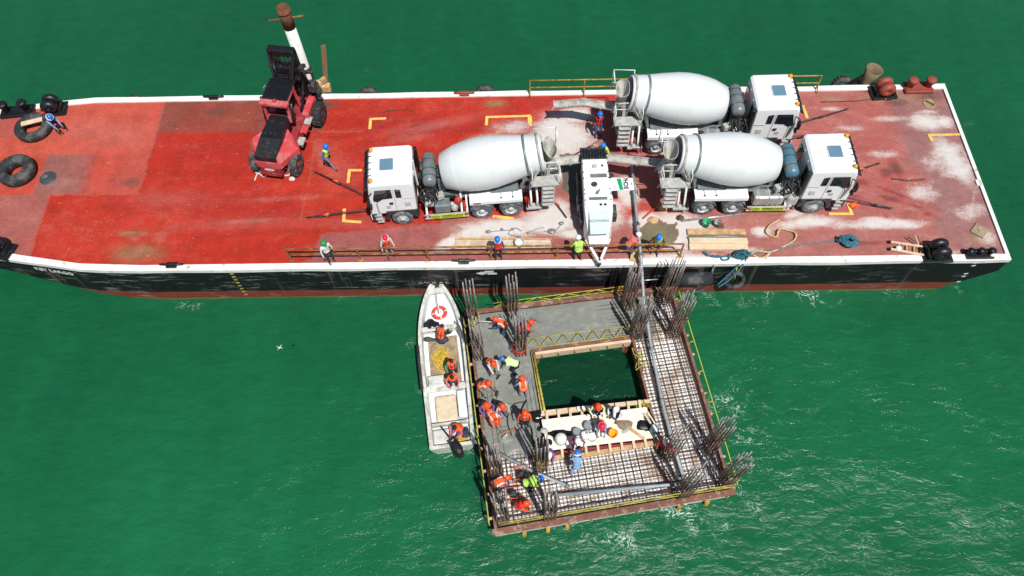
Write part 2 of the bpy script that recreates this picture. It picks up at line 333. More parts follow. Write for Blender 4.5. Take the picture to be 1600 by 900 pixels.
    rr = mr(fac.outputs[0], 0, 1, .16, .7); Lk(rr.outputs[0], b.inputs['Roughness']); b.inputs['IOR'].default_value = 1.33; b.inputs['Specular IOR Level'].default_value = .42
    w1 = nz(1.1, 6, .6, (1, 1.9, 1), .4, .2); w2 = nz(5.5, 5, .65, (1, 1.7, 1), .8, -.15); w3 = nz(.25, 2, .5, (1, 1.5, 1))
    h = math_('ADD', math_('MULTIPLY', w1.outputs[0], .8), math_('ADD', math_('MULTIPLY', w2.outputs[0], .13), math_('MULTIPLY', w3.outputs[0], 1.2)))
    bp = N('ShaderNodeBump'); bp.inputs['Strength'].default_value = .40; bp.inputs['Distance'].default_value = .35; Lk(h, bp.inputs['Height']); Lk(bp.outputs[0], b.inputs['Normal'])
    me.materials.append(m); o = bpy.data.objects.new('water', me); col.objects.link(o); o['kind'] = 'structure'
WATER = ((.006, .066, .028), (.009, .116, .046))
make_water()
# ---------------------------------------------------------------- barge
barge = thing('barge', 'long flat cargo barge with worn red deck, white rim and black side', 'barge', (0, 0, 0))
far_px = [(-8, 174), (40, 167), (80, 161), (150, 153), (230, 148), (300, 149.5), (500, 147)]
near_px = [(440, 421.3), (320, 424), (220, 425.6), (152, 422), (120, 421), (68, 413.5), (30, 408), (0, 403)]
NY, FY = 17.54, 28.4; SX = 22.57
far = [(at(x, y).x, at(x, y).y) for x, y in far_px]; near = [(at(x, y).x, at(x, y).y) for x, y in near_px]
far = [(x, min(y, FY)) for x, y in far]; near = [(x, max(y, NY)) for x, y in near]
# the bow carries on past the picture's edge
far = [(-35.2, 24.6), (-34.0, 25.9), (-31.5, 27.2)] + [p for p in far if p[0] > -30.6]; near = [p for p in near if p[0] > -28.5] + [(-31.5, 19.2), (-34.0, 20.3), (-35.2, 21.6)]
outline = near[::-1] + [(SX, NY), (SX, FY)] + far[::-1]     # closed, counter-clockwise from the bow's near side
def bottom_z(x):
    if x < -16: t = (-16 - x) / 12.0; return -.8 + 3.0 * max(0, t) ** 1.05 if t < 1 else min(2.3, 2.2 + (t - 1) * .3)
    if x > SX - 3.2: return -.8 + 2.6 * (x - (SX - 3.2)) / 3.2
    return -.8
def resample(poly, step):
    out = []
    for i in range(len(poly)):
        a, b = Vector(poly[i]), Vector(poly[(i + 1) % len(poly)]); k = max(1, int((b - a).length / step))
        out += [a + (b - a) * j / k for j in range(k)]
    return out
hull_o = resample(outline, .7)
mb = MB(); n = len(hull_o); zs = [0, .08, .2, .33, .45, .6, .8, 1.0]
vs = []
for t in zs:
    for p in hull_o:
        zb = bottom_z(p.x); zt = DK - .14; vs.append((p.x, p.y, zt + (zb - zt) * t))
fs = [(i * n + j, (i + 1) * n + j, (i + 1) * n + (j + 1) % n, i * n + (j + 1) % n) for i in range(len(zs) - 1) for j in range(n)] + [tuple((len(zs) - 1) * n + j for j in range(n))]
mb.add(vs, fs)
def hull_material():
    m = bpy.data.materials.new('hull_paint'); m.use_nodes = True; n = m.node_tree; b = n.nodes['Principled BSDF']; N = n.nodes.new; L = n.links.new
    g = N('ShaderNodeTexCoord'); sp = N('ShaderNodeSeparateXYZ'); L(g.outputs['Object'], sp.inputs[0])
    def noise_(s, st, det=7, ro=.6):
        mp = N('ShaderNodeMapping'); mp.inputs['Scale'].default_value = st; L(g.outputs['Object'], mp.inputs[0]); t = N('ShaderNodeTexNoise'); t.inputs['Scale'].default_value = s; t.inputs['Detail'].default_value = det; t.inputs['Roughness'].default_value = ro; L(mp.outputs[0], t.inputs[0]); return t.outputs[0]
    def mr(src, a, c, d=0, e=1): q = N('ShaderNodeMapRange'); q.inputs[1].default_value = a; q.inputs[2].default_value = c; q.inputs[3].default_value = d; q.inputs[4].default_value = e; L(src, q.inputs[0]); return q.outputs[0]
    def mix(f, c0, c1):
        q = N('ShaderNodeMix'); q.data_type = 'RGBA'; L(f, q.inputs[0])
        for i, v in ((6, c0), (7, c1)):
            if isinstance(v, tuple): q.inputs[i].default_value = (*v, 1)
            else: L(v, q.inputs[i])
        return q.outputs[2]
    def mth(op, a, c): q = N('ShaderNodeMath'); q.operation = op; L(a, q.inputs[0]); (L(c, q.inputs[1]) if not isinstance(c, float) else setattr(q.inputs[1], 'default_value', c)); return q.outputs[0]
    nb = noise_(1.5, (.5, .5, 3)); zj = mth('ADD', sp.outputs[2], mth('MULTIPLY', nb, .25))
    red = mix(noise_(2.5, (.4, .4, 2.5)), (.10, .02, .014), (.30, .06, .035)); blk = mix(noise_(1.2, (1, 1, .5)), (.002, .003, .004), (.009, .010, .012))
    c = mix(mr(zj, .84, .88), red, blk)
    c = mix(mr(zj, .17, .26, 1, 0), c, (.16, .17, .05))
    scr = mth('MULTIPLY', mr(noise_(1.4, (.55, .5, 3.5), 9, .75), .54, .66), mr(noise_(.35, (.6, .6, .6), 2), .44, .6)); c = mix(mth('MULTIPLY', scr, .7), c, (.42, .44, .43))
    st = mth('MULTIPLY', mr(noise_(1.1, (2.2, 2, .12), 4, .6), .60, .70), mr(noise_(.3, (.6, .6, .6), 2), .42, .55)); c = mix(mth('MULTIPLY', st, .5), c, (.17, .13, .10))
    L(c, b.inputs['Base Color']); b.inputs['Roughness'].default_value = .62; b.inputs['Specular IOR Level'].default_value = .35
    bp = N('ShaderNodeBump'); bp.inputs['Strength'].default_value = .3; bp.inputs['Distance'].default_value = .05; L(noise_(1.2, (1, 1, 1)), bp.inputs['Height']); L(bp.outputs[0], b.inputs['Normal'])
    return m
mb.build('hull', hull_material(), barge)
# white rim: a raised fish-plate round the deck edge
def inset(poly, d):
    out = []; n = len(poly)
    for i in range(n):
        a, b, c = Vector(poly[i - 1]), Vector(poly[i]), Vector(poly[(i + 1) % n]); e1 = (b - a).normalized(); e2 = (c - b).normalized()
        n1 = Vector((-e1.y, e1.x)); n2 = Vector((-e2.y, e2.x)); nn = (n1 + n2); nn = nn / max(nn.dot(n1), .3); out.append(b + nn * d)
    return out
outl = resample(outline, 1.3); inner = inset(outl, .30); inner = [Vector((max(q.x, SX - .13), q.y)) if (SX - p.x) < .01 else q for p, q in zip(outl, inner)]; outer = inset(outl, -.035); n = len(outl)
mb = MB(); vs = []
for p, q in zip(outer, inner):
    wz = .012 * math.sin(p.x * 1.7) + .01 * math.sin(p.x * 4.1); wy = .02 * math.sin(p.x * 1.1 + 1)
    vs += [(p.x, p.y + wy, DK - .17 + wz), (p.x, p.y + wy, DK + .06), (q.x, q.y, DK + .06), (q.x, q.y, DK - .02)]
mb.add(vs, [(i * 4 + k, i * 4 + k + 1, ((i + 1) % n) * 4 + k + 1, ((i + 1) % n) * 4 + k) for i in range(n) for k in range(3)])
mb.build('deck_rim', M['rim_white'], barge)
# deck plate with its painted patches, dust and stains held as attributes
def DS(*c): return S(*c, k=.66)
def deck():
    st = .1; xs = np.arange(-35.2, SX + .01, st); ys = np.arange(NY - .1, FY + .1, st); X, Y = np.meshgrid(xs, ys, indexing='ij'); nx, ny = X.shape
    poly = [(SX - .08 if p.x > SX - .3 else p.x, p.y) for p in inset(outl, .22)]; inside = inpoly(X, Y, poly)
    C = np.zeros(X.shape + (3,)); C[:] = DS(186, 100, 94)
    wob = (vnoise(X, Y, 2.2, 5) - .5) * .10
    def P(px, c, soft=0):
        c = tuple(c)
        pl = [tuple(at(x, y).xy) for x, y in px]; m = inpoly(X + wob, Y + wob, pl); C[m] = C[m] * soft + np.array(DS(*c)) * (1 - soft)
    BR = (204, 52, 32)
    P([(-60, 130), (265, 130), (216, 304), (-60, 304)], (220, 96, 76))                    # salmon bow
    P([(-60, 240), (75, 250), (45, 304), (-60, 304)], (214, 84, 62))
    P([(74, 241), (155, 241), (136, 303), (52, 303)], (170, 104, 96))                     # mauve patch
    P([(120, 303), (150, 240), (230, 240), (216, 303)], (205, 92, 78), .3)
    P([(-60, 304), (86, 304), (40, 420), (-60, 420)], (186, 106, 96))                     # mauve near bow
    P([(-60, 172), (30, 172), (30, 215), (-60, 215)], (190, 96, 84), .3)
    P([(262, 148), (540, 148), (540, 208), (246, 206)], (160, 82, 68))                    # brownish strip at the far side
    P([(300, 165), (410, 165), (400, 205), (270, 205)], (172, 78, 62), .2)
    P([(246, 206), (505, 206), (505, 190), (520, 148), (860, 144), (900, 290), (1100, 340), (700, 360), (500, 370), (488, 404), (440, 420), (40, 420), (80, 304), (216, 304)], BR)
    P([(500, 366), (720, 345), (720, 420), (480, 420)], (176, 98, 94), .1)                 # worn strip by the railing
    P([(690, 340), (1120, 340), (1120, 420), (690, 420)], (178, 104, 96), .1)
    P([(800, 144), (960, 144), (960, 175), (830, 175)], (204, 58, 48))
    P([(780, 190), (960, 190), (960, 340), (860, 340), (860, 240)], (184, 104, 98))
    P([(1380, 120), (1490, 120), (1600, 420), (1480, 420)], (160, 106, 104), .1)           # stern strip
    P([(1240, 150), (1370, 145), (1420, 300), (1250, 300)], (192, 86, 80), .3)
    P([(1290, 300), (1440, 255), (1470, 345), (1300, 345)], (186, 78, 70), .4)
    P([(1100, 362), (1480, 362), (1520, 404), (1090, 404)], (180, 96, 90), .3)
    def Lb(c, k, lst):
        for px, py, rx, ry, a in lst:
            q = at(px, py); f = (k * blob(X, Y, q.x, q.y, rx, ry, a))[..., None]; C[:] = C * (1 - f) + np.array(DS(*c)) * f
    Lb((222, 70, 48), .5, [(110, 380, 2, 1, 0), (250, 340, 4, 1.2, 0), (480, 300, 2, 1.2, 0), (690, 165, 3, .6, 0), (160, 260, 1, 1.5, 0)])
    Lb((178, 44, 38), .45, [(350, 240, 3, 1.2, 0), (300, 320, 3, .6, 0), (600, 190, 3, .8, 0), (420, 330, 2, .8, .2)])
    Lb((212, 130, 120), .3, [(380, 348, 3.2, .35, .05), (260, 310, 2, .5, 0), (660, 200, 2, .3, .15), (130, 200, 2, .6, 0), (180, 215, 2, 1, 0), (560, 345, 2.5, .25, .05), (700, 190, 2.2, .25, .25), (520, 260, .6, 1.5, .4)])
    D = np.zeros(X.shape); G = np.zeros(X.shape); W = np.zeros(X.shape)
    def B(A, k, lst):
        for px, py, rx, ry, a in lst: q = at(px, py); A[:] = np.maximum(A, k * blob(X, Y, q.x, q.y, rx, ry, a))
    B(D, 1.08, [(880, 215, 2.2, 1.7, 0), (780, 358, 2.6, .8, 0), (860, 345, 2.0, 1.0, 0), (1050, 350, 2.2, 1.0, 0), (940, 330, 1.5, 1.5, 0), (870, 205, 1.6, 1.6, 0), (900, 180, 1.2, .8, 0), (865, 260, 1.3, 1.2, 0), (840, 352, 1.4, .55, .1), (870, 330, 1.0, .9, 0), (800, 350, 1.4, .45, 0), (745, 362, 1.6, .5, .2), (700, 380, 1.0, .4, .5), (1060, 372, 1.8, 1.0, 0), (1010, 345, 1.1, .7, 0), (1080, 350, 1.5, .5, 0), (1060, 405, 3.0, .45, 0), (980, 300, .8, 1.2, 0), (900, 365, 1.2, .4, 0)])
    B(D, .92, [(1380, 350, 3.2, .45, 0), (1260, 348, 2.6, .5, .1), (1490, 250, .9, 2.6, .3), (1450, 190, 1.6, .9, 0), (1260, 345, 1.5, .5, .2), (1240, 335, .9, .4, .3), (1370, 345, 1.2, .4, -.1), (1480, 235, .7, 1.3, 1.9), (1500, 265, .55, 1.5, 1.9), (1475, 190, .7, .8, 1.9), (1190, 362, .8, .5, 0), (1420, 352, 1.2, .3, 0), (1160, 390, 1.2, .3, 0)])
    B(D, .74, [(1400, 185, 2.4, .35, 0), (1330, 200, 1.5, .4, 0), (1450, 175, 1.1, .3, 0), (1300, 170, 1, .3, 0), (1520, 330, .8, 1.4, 1.9), (1385, 350, 1.0, .3, 0), (1480, 250, 1.3, 2.2, 1.9), (1380, 240, 1.5, .4, 0), (1310, 350, 1.8, .5, 0), (800, 200, 1.8, .8, .1), (760, 215, 1.5, .5, .2), (1480, 395, 2, .3, 0), (1440, 300, 1.5, 1, 0), (1540, 370, .8, 1, 0)])
    B(D, .42, [(440, 310, 4, .3, .05), (250, 370, .8, .6, 0), (210, 378, .25, .12, 0), (100, 290, 2, .8, 0), (640, 215, 2.5, .6, .2), (1360, 140, 1.5, .5, 0), (500, 240, .5, 2, .3), (210, 372, .4, .3, 0), (1400, 300, 3, 1.5, 0), (380, 345, 3, .2, .06), (1280, 220, 1.5, 1.0, 0), (600, 355, 3, .4, 0), (520, 390, 3, .5, 0)])
    D = np.maximum(D, .17 + .10 * vnoise(X, Y, .35, 8) + .20 * np.clip((X - 2) / 8, 0, 1))
    B(G, .95, [(1290, 318, .7, .12, -.25), (1330, 305, .8, .12, -.3)])
    B(G, .95, [(1392, 311, .8, .18, -.35), (1430, 322, .5, .12, -.4), (1450, 334, .35, .12, 0), (1395, 300, 1.2, .10, -.5), (870, 415, .3, .2, 0), (1400, 262, .4, .8, .2), (1340, 285, .7, .3, 0), (1385, 270, .5, .4, 0), (1360, 142, 1.0, .25, 0), (515, 165, 1.1, .5, 0), (1400, 160, .9, .4, 0)])
    B(G, .85, [(340, 175, 2.2, .6, 0), (430, 165, 2, .5, 0), (300, 160, 1, .3, 0), (175, 282, .4, .2, 0), (580, 282, .6, .3, 0), (1530, 200, .4, 1.5, .3), (200, 285, 1.2, .6, 0), (1455, 150, 1.2, .5, 0), (940, 310, 1, .3, 0), (1090, 320, 1, .2, 0), (1350, 380, 2, .2, 0), (700, 300, 1.5, .4, 0), (1520, 395, .8, .15, 0)])
    G = np.maximum(G, .34 * vnoise(X, Y, .5, 11))
    D = D * (1 - .9 * np.clip((G - .35) * 1.6, 0, 1))
    # wet grout patch, olive stains, seams
    for pl, c in [([(998, 358), (1008, 350), (1030, 347), (1048, 352), (1055, 364), (1052, 378), (1040, 388), (1000, 390), (990, 375)], (142, 132, 108)),
                  ([(872, 244), (918, 240), (918, 262), (905, 300), (908, 340), (890, 320), (880, 280)], (120, 118, 108)), ([(1120, 352), (1128, 352), (1128, 358), (1112, 358)], (120, 90, 70))]:
        pp = [tuple(at(x, y).xy) for x, y in pl]; wb = (vnoise(X, Y, 1.3, 9) - .5) * .55 + (vnoise(X, Y, 5, 19) - .5) * .2; m = inpoly(X + wb, Y + wb, pp); C[m] = DS(*c); D[m] = .1; G[m] = .2; W[m] = 1
    for px, py, rx, ry in [(775, 162, .5, .25), (1376, 150, .9, .3), (1398, 152, 1.2, .3), (1530, 372, .5, .3), (215, 395, 1.1, .45), (208, 365, .7, .12), (1300, 155, .6, .15)]:
        q = at(px, py); f = (np.clip(blob(X, Y, q.x, q.y, rx, ry, 0) * 1.2 * (.4 + vnoise(X, Y, 3, 2)), 0, .8))[..., None]; C = C * (1 - f) + np.array(DS(172, 130, 95)) * f
    def seam(px, wd=.05, c=(150, 90, 84), k=.35):
        for (x0, y0), (x1, y1) in zip(px, px[1:]):
            a, b = at(x0, y0), at(x1, y1); d = (b - a); L = d.length; d = d / L; t = (X - a.x) * d.x + (Y - a.y) * d.y; s_ = abs(-(X - a.x) * d.y + (Y - a.y) * d.x)
            m = (t > 0) & (t < L) & (s_ < wd); C[m] = C[m] * (1 - k) + np.array(DS(*c)) * k
    for sx in range(-34, 22, 6): m = abs(X - sx - .02) < .05; C[m] = C[m] * .93
    for sy in (19.9, 22.9, 25.9): m = abs(Y - sy) < .05; C[m] = C[m] * .93 + .01
    for tr in ([(560, 305), (480, 300), (400, 312), (300, 318), (180, 340)], [(560, 335), (480, 332), (400, 342), (300, 350), (180, 372)], [(700, 200), (620, 215), (560, 240), (470, 235), (330, 225)], [(700, 180), (610, 192), (540, 215), (450, 212), (330, 204)], [(1345, 300), (1420, 310), (1480, 330)], [(1345, 262), (1420, 270), (1500, 282)], [(640, 355), (540, 360), (430, 362), (300, 372)]): seam(tr, .13, (120, 44, 40), .13)
    seam([(500, 207), (655, 205)], .04, (215, 150, 120), .25); seam([(470, 345), (497, 205)], .04, (215, 140, 120), .2); seam([(1382, 238), (1396, 278)]); seam([(1406, 240), (1414, 275)]); seam([(1422, 236), (1440, 278)]); seam([(1515, 345), (1525, 290), (1540, 290)], .05, (215, 190, 180), .5)
    keep = inside[:-1, :-1] & inside[1:, :-1] & inside[1:, 1:] & inside[:-1, 1:]
    idx = np.arange(nx * ny).reshape(nx, ny); F = np.stack([idx[:-1, :-1], idx[1:, :-1], idx[1:, 1:], idx[:-1, 1:]], -1)[keep]
    used = np.unique(F); rem = -np.ones(nx * ny, int); rem[used] = np.arange(len(used)); F = rem[F]
    Z = DK + (vnoise(X, Y, .9, 21) - .5) * .015 + (vnoise(X, Y, .3, 22) - .5) * .02 - .012
    V = np.stack([X, Y, Z], -1).reshape(-1, 3)[used]
    me = bpy.data.meshes.new('deck_plate'); me.from_pydata(V.tolist(), [], F.tolist()); me.polygons.foreach_set('use_smooth', [True] * len(F))
    a = me.color_attributes.new('paint', 'FLOAT_COLOR', 'POINT'); A = np.ones((len(used), 4), np.float32); A[:, :3] = C.reshape(-1, 3)[used]; a.data.foreach_set('color', A.ravel())
    a = me.color_attributes.new('wear', 'FLOAT_COLOR', 'POINT'); A = np.ones((len(used), 4), np.float32); A[:, 0] = D.ravel()[used]; A[:, 1] = G.ravel()[used]; A[:, 2] = W.ravel()[used]; a.data.foreach_set('color', A.ravel())
    m = bpy.data.materials.new('deck_paint'); m.use_nodes = True; n = m.node_tree; b = n.nodes['Principled BSDF']; N = n.nodes.new; L = n.links.new
    ap = N('ShaderNodeAttribute'); ap.attribute_name = 'paint'; aw = N('ShaderNodeAttribute'); aw.attribute_name = 'wear'; sp = N('ShaderNodeSeparateColor'); L(aw.outputs['Color'], sp.inputs[0]); tc = N('ShaderNodeTexCoord')
    def nz(s, st=(1, 1, 1), det=8, ro=.65, rot=0, dist=0):
        mp = N('ShaderNodeMapping'); mp.inputs['Scale'].default_value = st; mp.inputs['Rotation'].default_value = (0, 0, rot); L(tc.outputs['Object'], mp.inputs[0]); t = N('ShaderNodeTexNoise'); t.inputs['Scale'].default_value = s; t.inputs['Detail'].default_value = det; t.inputs['Roughness'].default_value = ro; t.inputs['Distortion'].default_value = dist; L(mp.outputs[0], t.inputs[0]); return t.outputs[0]
    def mr(src, a_, c_, d_=0., e_=1.): q = N('ShaderNodeMapRange'); q.inputs[1].default_value = a_; q.inputs[2].default_value = c_; q.inputs[3].default_value = d_; q.inputs[4].default_value = e_; L(src, q.inputs[0]); return q.outputs[0]
    def mth(op, a_, c_):
        q = N('ShaderNodeMath'); q.operation = op
        for i, v in enumerate((a_, c_)):
            if isinstance(v, float): q.inputs[i].default_value = v
            else: L(v, q.inputs[i])
        return q.outputs[0]
    def mix(f, c0, c1, bt='MIX'):
        q = N('ShaderNodeMix'); q.data_type = 'RGBA'; q.blend_type = bt
        for i, v in ((0, f), (6, c0), (7, c1)):
            if isinstance(v, tuple): q.inputs[i].default_value = (*v, 1)
            elif isinstance(v, float): q.inputs[i].default_value = v
            else: L(v, q.inputs[i])
        return q.outputs[2]
    c = mix(1., ap.outputs['Color'], mr(nz(1.1), .3, .7, .78, 1.15), 'MULTIPLY')
    c = mix(1., c, mr(nz(5, (1, 1.6, 1), 8, .75), .3, .7, .80, 1.18), 'MULTIPLY')
    chip = mr(nz(8, (.6, 1.2, 1), 5, .65), .66, .72); c = mix(mth('MULTIPLY', chip, .55), c, (.62, .42, .36))
    scr = mr(nz(5, (.12, 2.6, 1), 6, .7, .08), .66, .74); c = mix(mth('MULTIPLY', scr, .28), c, (.56, .32, .28))
    drk = mth('ADD', mth('MULTIPLY', nz(2.4, (1, 1, 1), 9, .7, 0, .5), .55), mth('MULTIPLY', sp.outputs[1], .5)); c = mix(mr(drk, .56, .78, 0., .75), c, (.085, .055, .048))
    ds = mth('ADD', mth('ADD', mth('MULTIPLY', nz(1.6, (.8, 1.3, 1), 10, .75, .1, .3), .44), mth('MULTIPLY', nz(9, (1, 1.2, 1), 6, .75), .31)), mth('MULTIPLY', sp.outputs[0], .55)); c = mix(mr(ds, .50, .78, 0., .42), c, (.50, .31, .26)); c = mix(mr(ds, .66, .86, 0., .86), c, mix(nz(3), (.50, .48, .45), (.70, .68, .65)))
    L(c, b.inputs['Base Color']); L(mr(sp.outputs[2], 0., 1., .62, .3), b.inputs['Roughness']); b.inputs['Specular IOR Level'].default_value = .3
    bp = N('ShaderNodeBump'); bp.inputs['Strength'].default_value = .25; bp.inputs['Distance'].default_value = .01; L(ds, bp.inputs['Height']); L(bp.outputs[0], b.inputs['Normal'])
    me.materials.append(m); o = bpy.data.objects.new('deck_plate', me); col.objects.link(o); o.parent = barge
deck()
# yellow corner marks painted on the deck
Z4 = DK + .016
for pts in [[(578, 200), (579, 186), (601, 185)], [(760, 194), (761, 183), (827, 181), (827, 192)], [(544, 284), (546, 266), (563, 266)], [(538, 328), (537, 345), (562, 347)], [(1456, 219), (1452, 211), (1503, 210)], [(1298, 334), (1331, 334), (1326, 320)], [(772, 338), (800, 341)], [(1255, 166), (1261, 183)], [(829, 183), (829, 195)]]:
    mb = MB(); w2 = .075; P = [at(x, y, Z4) for x, y in pts]
    for a, b in zip(P, P[1:]):
        d = (b - a).normalized(); s_ = Vector((-d.y, d.x, 0)) * w2; a2 = a - d * w2; b2 = b + d * w2
        z = Vector((0, 0, .003 * (P.index(a) % 2)))
        mb.add([a2 - s_ + z, b2 - s_ + z, b2 + s_ + z, a2 + s_ + z], [(0, 1, 2, 3)])
    mb.build('painted_mark', M['mark'], barge)
# hull markings
for k, (px, py, t, w_) in enumerate([(753, 427, 'd', .3), (764, 424.5, 'r', .28), (769, 427.5, 'r', .28)]):
    p = at(px, py, 0); zz = 0
    d = Matrix(RC) @ Vector((px - 800, -(py - 450), -FPX)); tt = (NY - .01) / d.y; q = CAM + d * tt
    mb = MB(); h = .16 if t == 'd' else .08
    pts = [(-w_, 0), (0, -h), (w_, 0), (0, h)] if t == 'd' else [(-w_ * .8, -h), (w_ * .8, -h), (w_ * .8, h), (-w_ * .8, h)]
    mb.add([(q.x + a, NY - .012, q.z + b) for a, b in pts], [(0, 1, 2, 3)]); mb.build('load_mark', M['text_white'], barge)
for x0, y0, x1, y1, c in [(362, 428, 384, 460, 'yellow'), (1525, 411, 1498, 440, 'text_white')]:
    mb = MB()
    for i in (range(8) if c == 'yellow' else (0, 1, 4, 5, 7)):
        px = x0 + (x1 - x0) * i / 7; py = y0 + (y1 - y0) * i / 7; d = Matrix(RC) @ Vector((px - 800, -(py - 450), -FPX)); q = CAM + d * ((NY - .012) / d.y)
        mb.add([(q.x + a, NY - .012, q.z + b) for a, b in [(-.09, -.07), (.09, -.05), (.09, .07), (-.09, .05)]], [(0, 1, 2, 3)])
    mb.build('draft_marks', M[c], barge)
qa, qb = at(60, 412.5), at(102, 419); dv = (qb - qa); ang = math.atan2(dv.y, dv.x)
text('ship_name', 'KEY LARGO', .36, M['text_white'], barge, frame(Vector((qa + qb) / 2) + Vector((-.05, -.10, -.34)), (math.cos(ang), math.sin(ang), 0), (0, 0, 1)), sx=1.05, bold=.006)
text('side_lettering', 'C/V C A L', .22, M['steel'], barge, frame(Vector((-4.35, NY - .015, 1.35)), (1, 0, 0), (0, 0, 1)), sx=1.6)

# railings welded to the barge
def railing(px_posts, z_h, ypos, mt, lab, braces=-1, r=.035, x_ends=None):
    xs = [at(x, 400 if ypos < 20 else 146).x for x in px_posts]
    rl = bpy.data.objects.new('railing', None); col.objects.link(rl); rl.parent = barge; rl['label'] = lab
    mb = MB()
    for h in z_h: mb.tube([(xs[0], ypos, DK + h), (xs[-1], ypos, DK + h)], r, 8)
    mb.build('rail', mt, rl)
    for x in xs:
        q = MB(); q.box((x, ypos, DK + z_h[-1] / 2), (.07, .05, z_h[-1])); q.tube([(x, ypos, DK + z_h[0] * .9), (x, ypos + braces * -.28, DK + .03)], .025, 6); q.box((x, ypos, DK + .02), (.18, .18, .03)); q.build('post', mt, rl)
    return rl
railing([458, 565, 670, 768, 870, 985, 1062], (.55, 1.08), 17.98, M['rail_rust'], 'long rusty two-rail guard along the near deck edge', -1, .045)
railing([828, 912, 1000], (.5, 1.02), 28.22, M['rail_yel'], 'yellow guard rail on the far deck edge left of the trucks', 1)
railing([1205, 1276], (.5, 1.02), 28.22, M['rail_yel'], 'short yellow guard rail on the far deck edge behind the cab', 1)
# mooring gear welded on the deck
def bitt(p, rz, mt, lab, h=.75, sp=1.0, L=1.75):
    o = bpy.data.objects.new('mooring_bitt', None); col.objects.link(o); o.parent = barge; o.location = p; o.rotation_euler = (0, 0, rz); o['label'] = lab
    b = MB(); b.box((0, 0, .09), (L, .75, .18), b=.03); b.box((0, 0, .2), (L * .9, .5, .05)); b.build('base_plate', mt, o)
    for s_ in (-1, 1):
        q = MB(); q.lathe([(0, .18), (.17, .18), (.17, h * .75), (.25, h * .8), (.25, h), (.20, h + .04), (0, h + .04)], 18, Matrix.Translation((s_ * sp / 2, 0, 0))); q.build('post', mt, o)
def fairlead(p, rz, mt, mb_, lab):
    o = bpy.data.objects.new('fairlead', None); col.objects.link(o); o.parent = barge; o.location = p; o.rotation_euler = (0, 0, rz); o['label'] = lab
    b = MB(); b.box((0, 0, .06), (1.35, .95, .12), b=.02); b.box((.45, 0, .25), (.06, .7, .3)); b.box((-.45, 0, .25), (.06, .7, .3)); b.build('base_plate', mb_, o)
    for yy in (-.24, .24):
        q = MB(); T = Matrix.Translation((0, yy, .52)) @ Matrix.Rotation(PI / 2, 4, 'X')
        q.lathe([(.19 + .19 * math.cos(a), .2 * math.sin(a) * 1.0) for a in [2 * PI * i / 12 for i in range(12)]], 24, Matrix.Translation((0, yy, .52)) @ Matrix.Rotation(PI / 2, 4, 'X') @ Matrix.Diagonal((1.15, 1, 1, 1)), closed=True); q.build('horn', mt, o)
    q = MB(); q.box((0, 0, .25), (.7, .5, .36), b=.08); q.build('housing', mt, o)
bitt(at(30, 176), R(7), M['black'], 'black twin mooring posts on the far bow edge')
fairlead(at(86, 172), R(6), M['black'], M['black'], 'glossy black oval fairlead on the far bow edge')
fairlead(at(2, 392), R(-14), M['black'], M['black'], 'black fairlead at the near edge, cut by the left of the photo')
bitt(at(1433, 139), 0, M['oxide'], 'red oxide twin mooring posts by the far stern corner', .7, .95, 1.5)
fairlead(at(1378, 146), R(4), M['oxide'], M['black'], 'red oxide oval fairlead on the far edge')
fairlead(at(1461, 398), R(2), M['black'], M['black'], 'black fairlead on the near edge beside the wooden ladder')
o = bpy.data.objects.new('roller_fairlead', None); col.objects.link(o); o.parent = barge; o.location = at(1528, 399); o['label'] = 'black fairlead with three rollers near the stern corner'
b = MB(); b.box((0, 0, .08), (1.25, .5, .16), b=.02); b.box((0, .1, .24), (1.0, .18, .16), b=.04); b.build('base_plate', M['black'], o)
for s_ in (-.48, 0, .48):
    q = MB(); q.lathe([(0, .1), (.15, .1), (.11, .25), (.17, .42), (0, .45)], 16, Matrix.Translation((s_, .02, 0))); q.build('roller', M['black'], o)
for (x, y, y0, c) in [(336, 151, FY - .12, 'black'), (270, 414, NY + .25, 'black'), (725, 408, NY + .25, 'dark_steel'), (726, 144, FY - .15, 'oxide')]:
    p = at(x, y); b = MB(); b.box((p.x, y0, DK + .10), (.5, .3, .12), b=.02); b.tube([(p.x - .55, y0, DK + .2), (p.x - .2, y0, DK + .17), (p.x + .2, y0, DK + .17), (p.x + .55, y0, DK + .2)], [.05, .07, .07, .05], 8); b.build('cleat', M[c], barge)
# hatches
p = at(75, 278); b = MB(); b.lathe([(0, .05), (.33, .05), (.36, .03), (.4, .03), (.42, 0)], 24, Matrix.Translation(p)); h = b.build('deck_hatch', mat('hatch_cover', (.05, .055, .06), .5, 0, .3, 5, (.2, .2, .2), .3, 4), barge, 'dark round hatch near the big tyre')
p = at(1452, 162); b = MB(); b.lathe([(0, .04), (.26, .04), (.29, .05), (.32, .05), (.34, 0)], 24, Matrix.Translation(p)); h = b.build('deck_hatch', mat('hatch_tan', (.33, .24, .12), .8, 0, .3, 6, (.15, .1, .06), .3, 8), barge, 'tan round hatch with a dark bar near the stern'); q = MB(); q.box(p + Vector((0, 0, .065)), (.5, .06, .03), R(-40)); q.build('locking_bar', M['dark_steel'], h)
p = at(1530, 361); b = MB(); b.box(p + Vector((0, 0, .03)), (.62, .62, .06), R(48), .02); b.cyl(p + Vector((0, 0, .05)), p + Vector((0, 0, .10)), .07, 12); b.build('deck_hatch', mat('hatch_tan2', (.32, .25, .16), .8, 0, .3, 6), barge, 'square tan lid turned on its corner near the stern')
p = at(1529, 286); b = MB(); b.box(p + Vector((0, 0, .03)), (.28, .34, .06), 0, .01); b.build('vent_plate', M['pail_white'], barge)
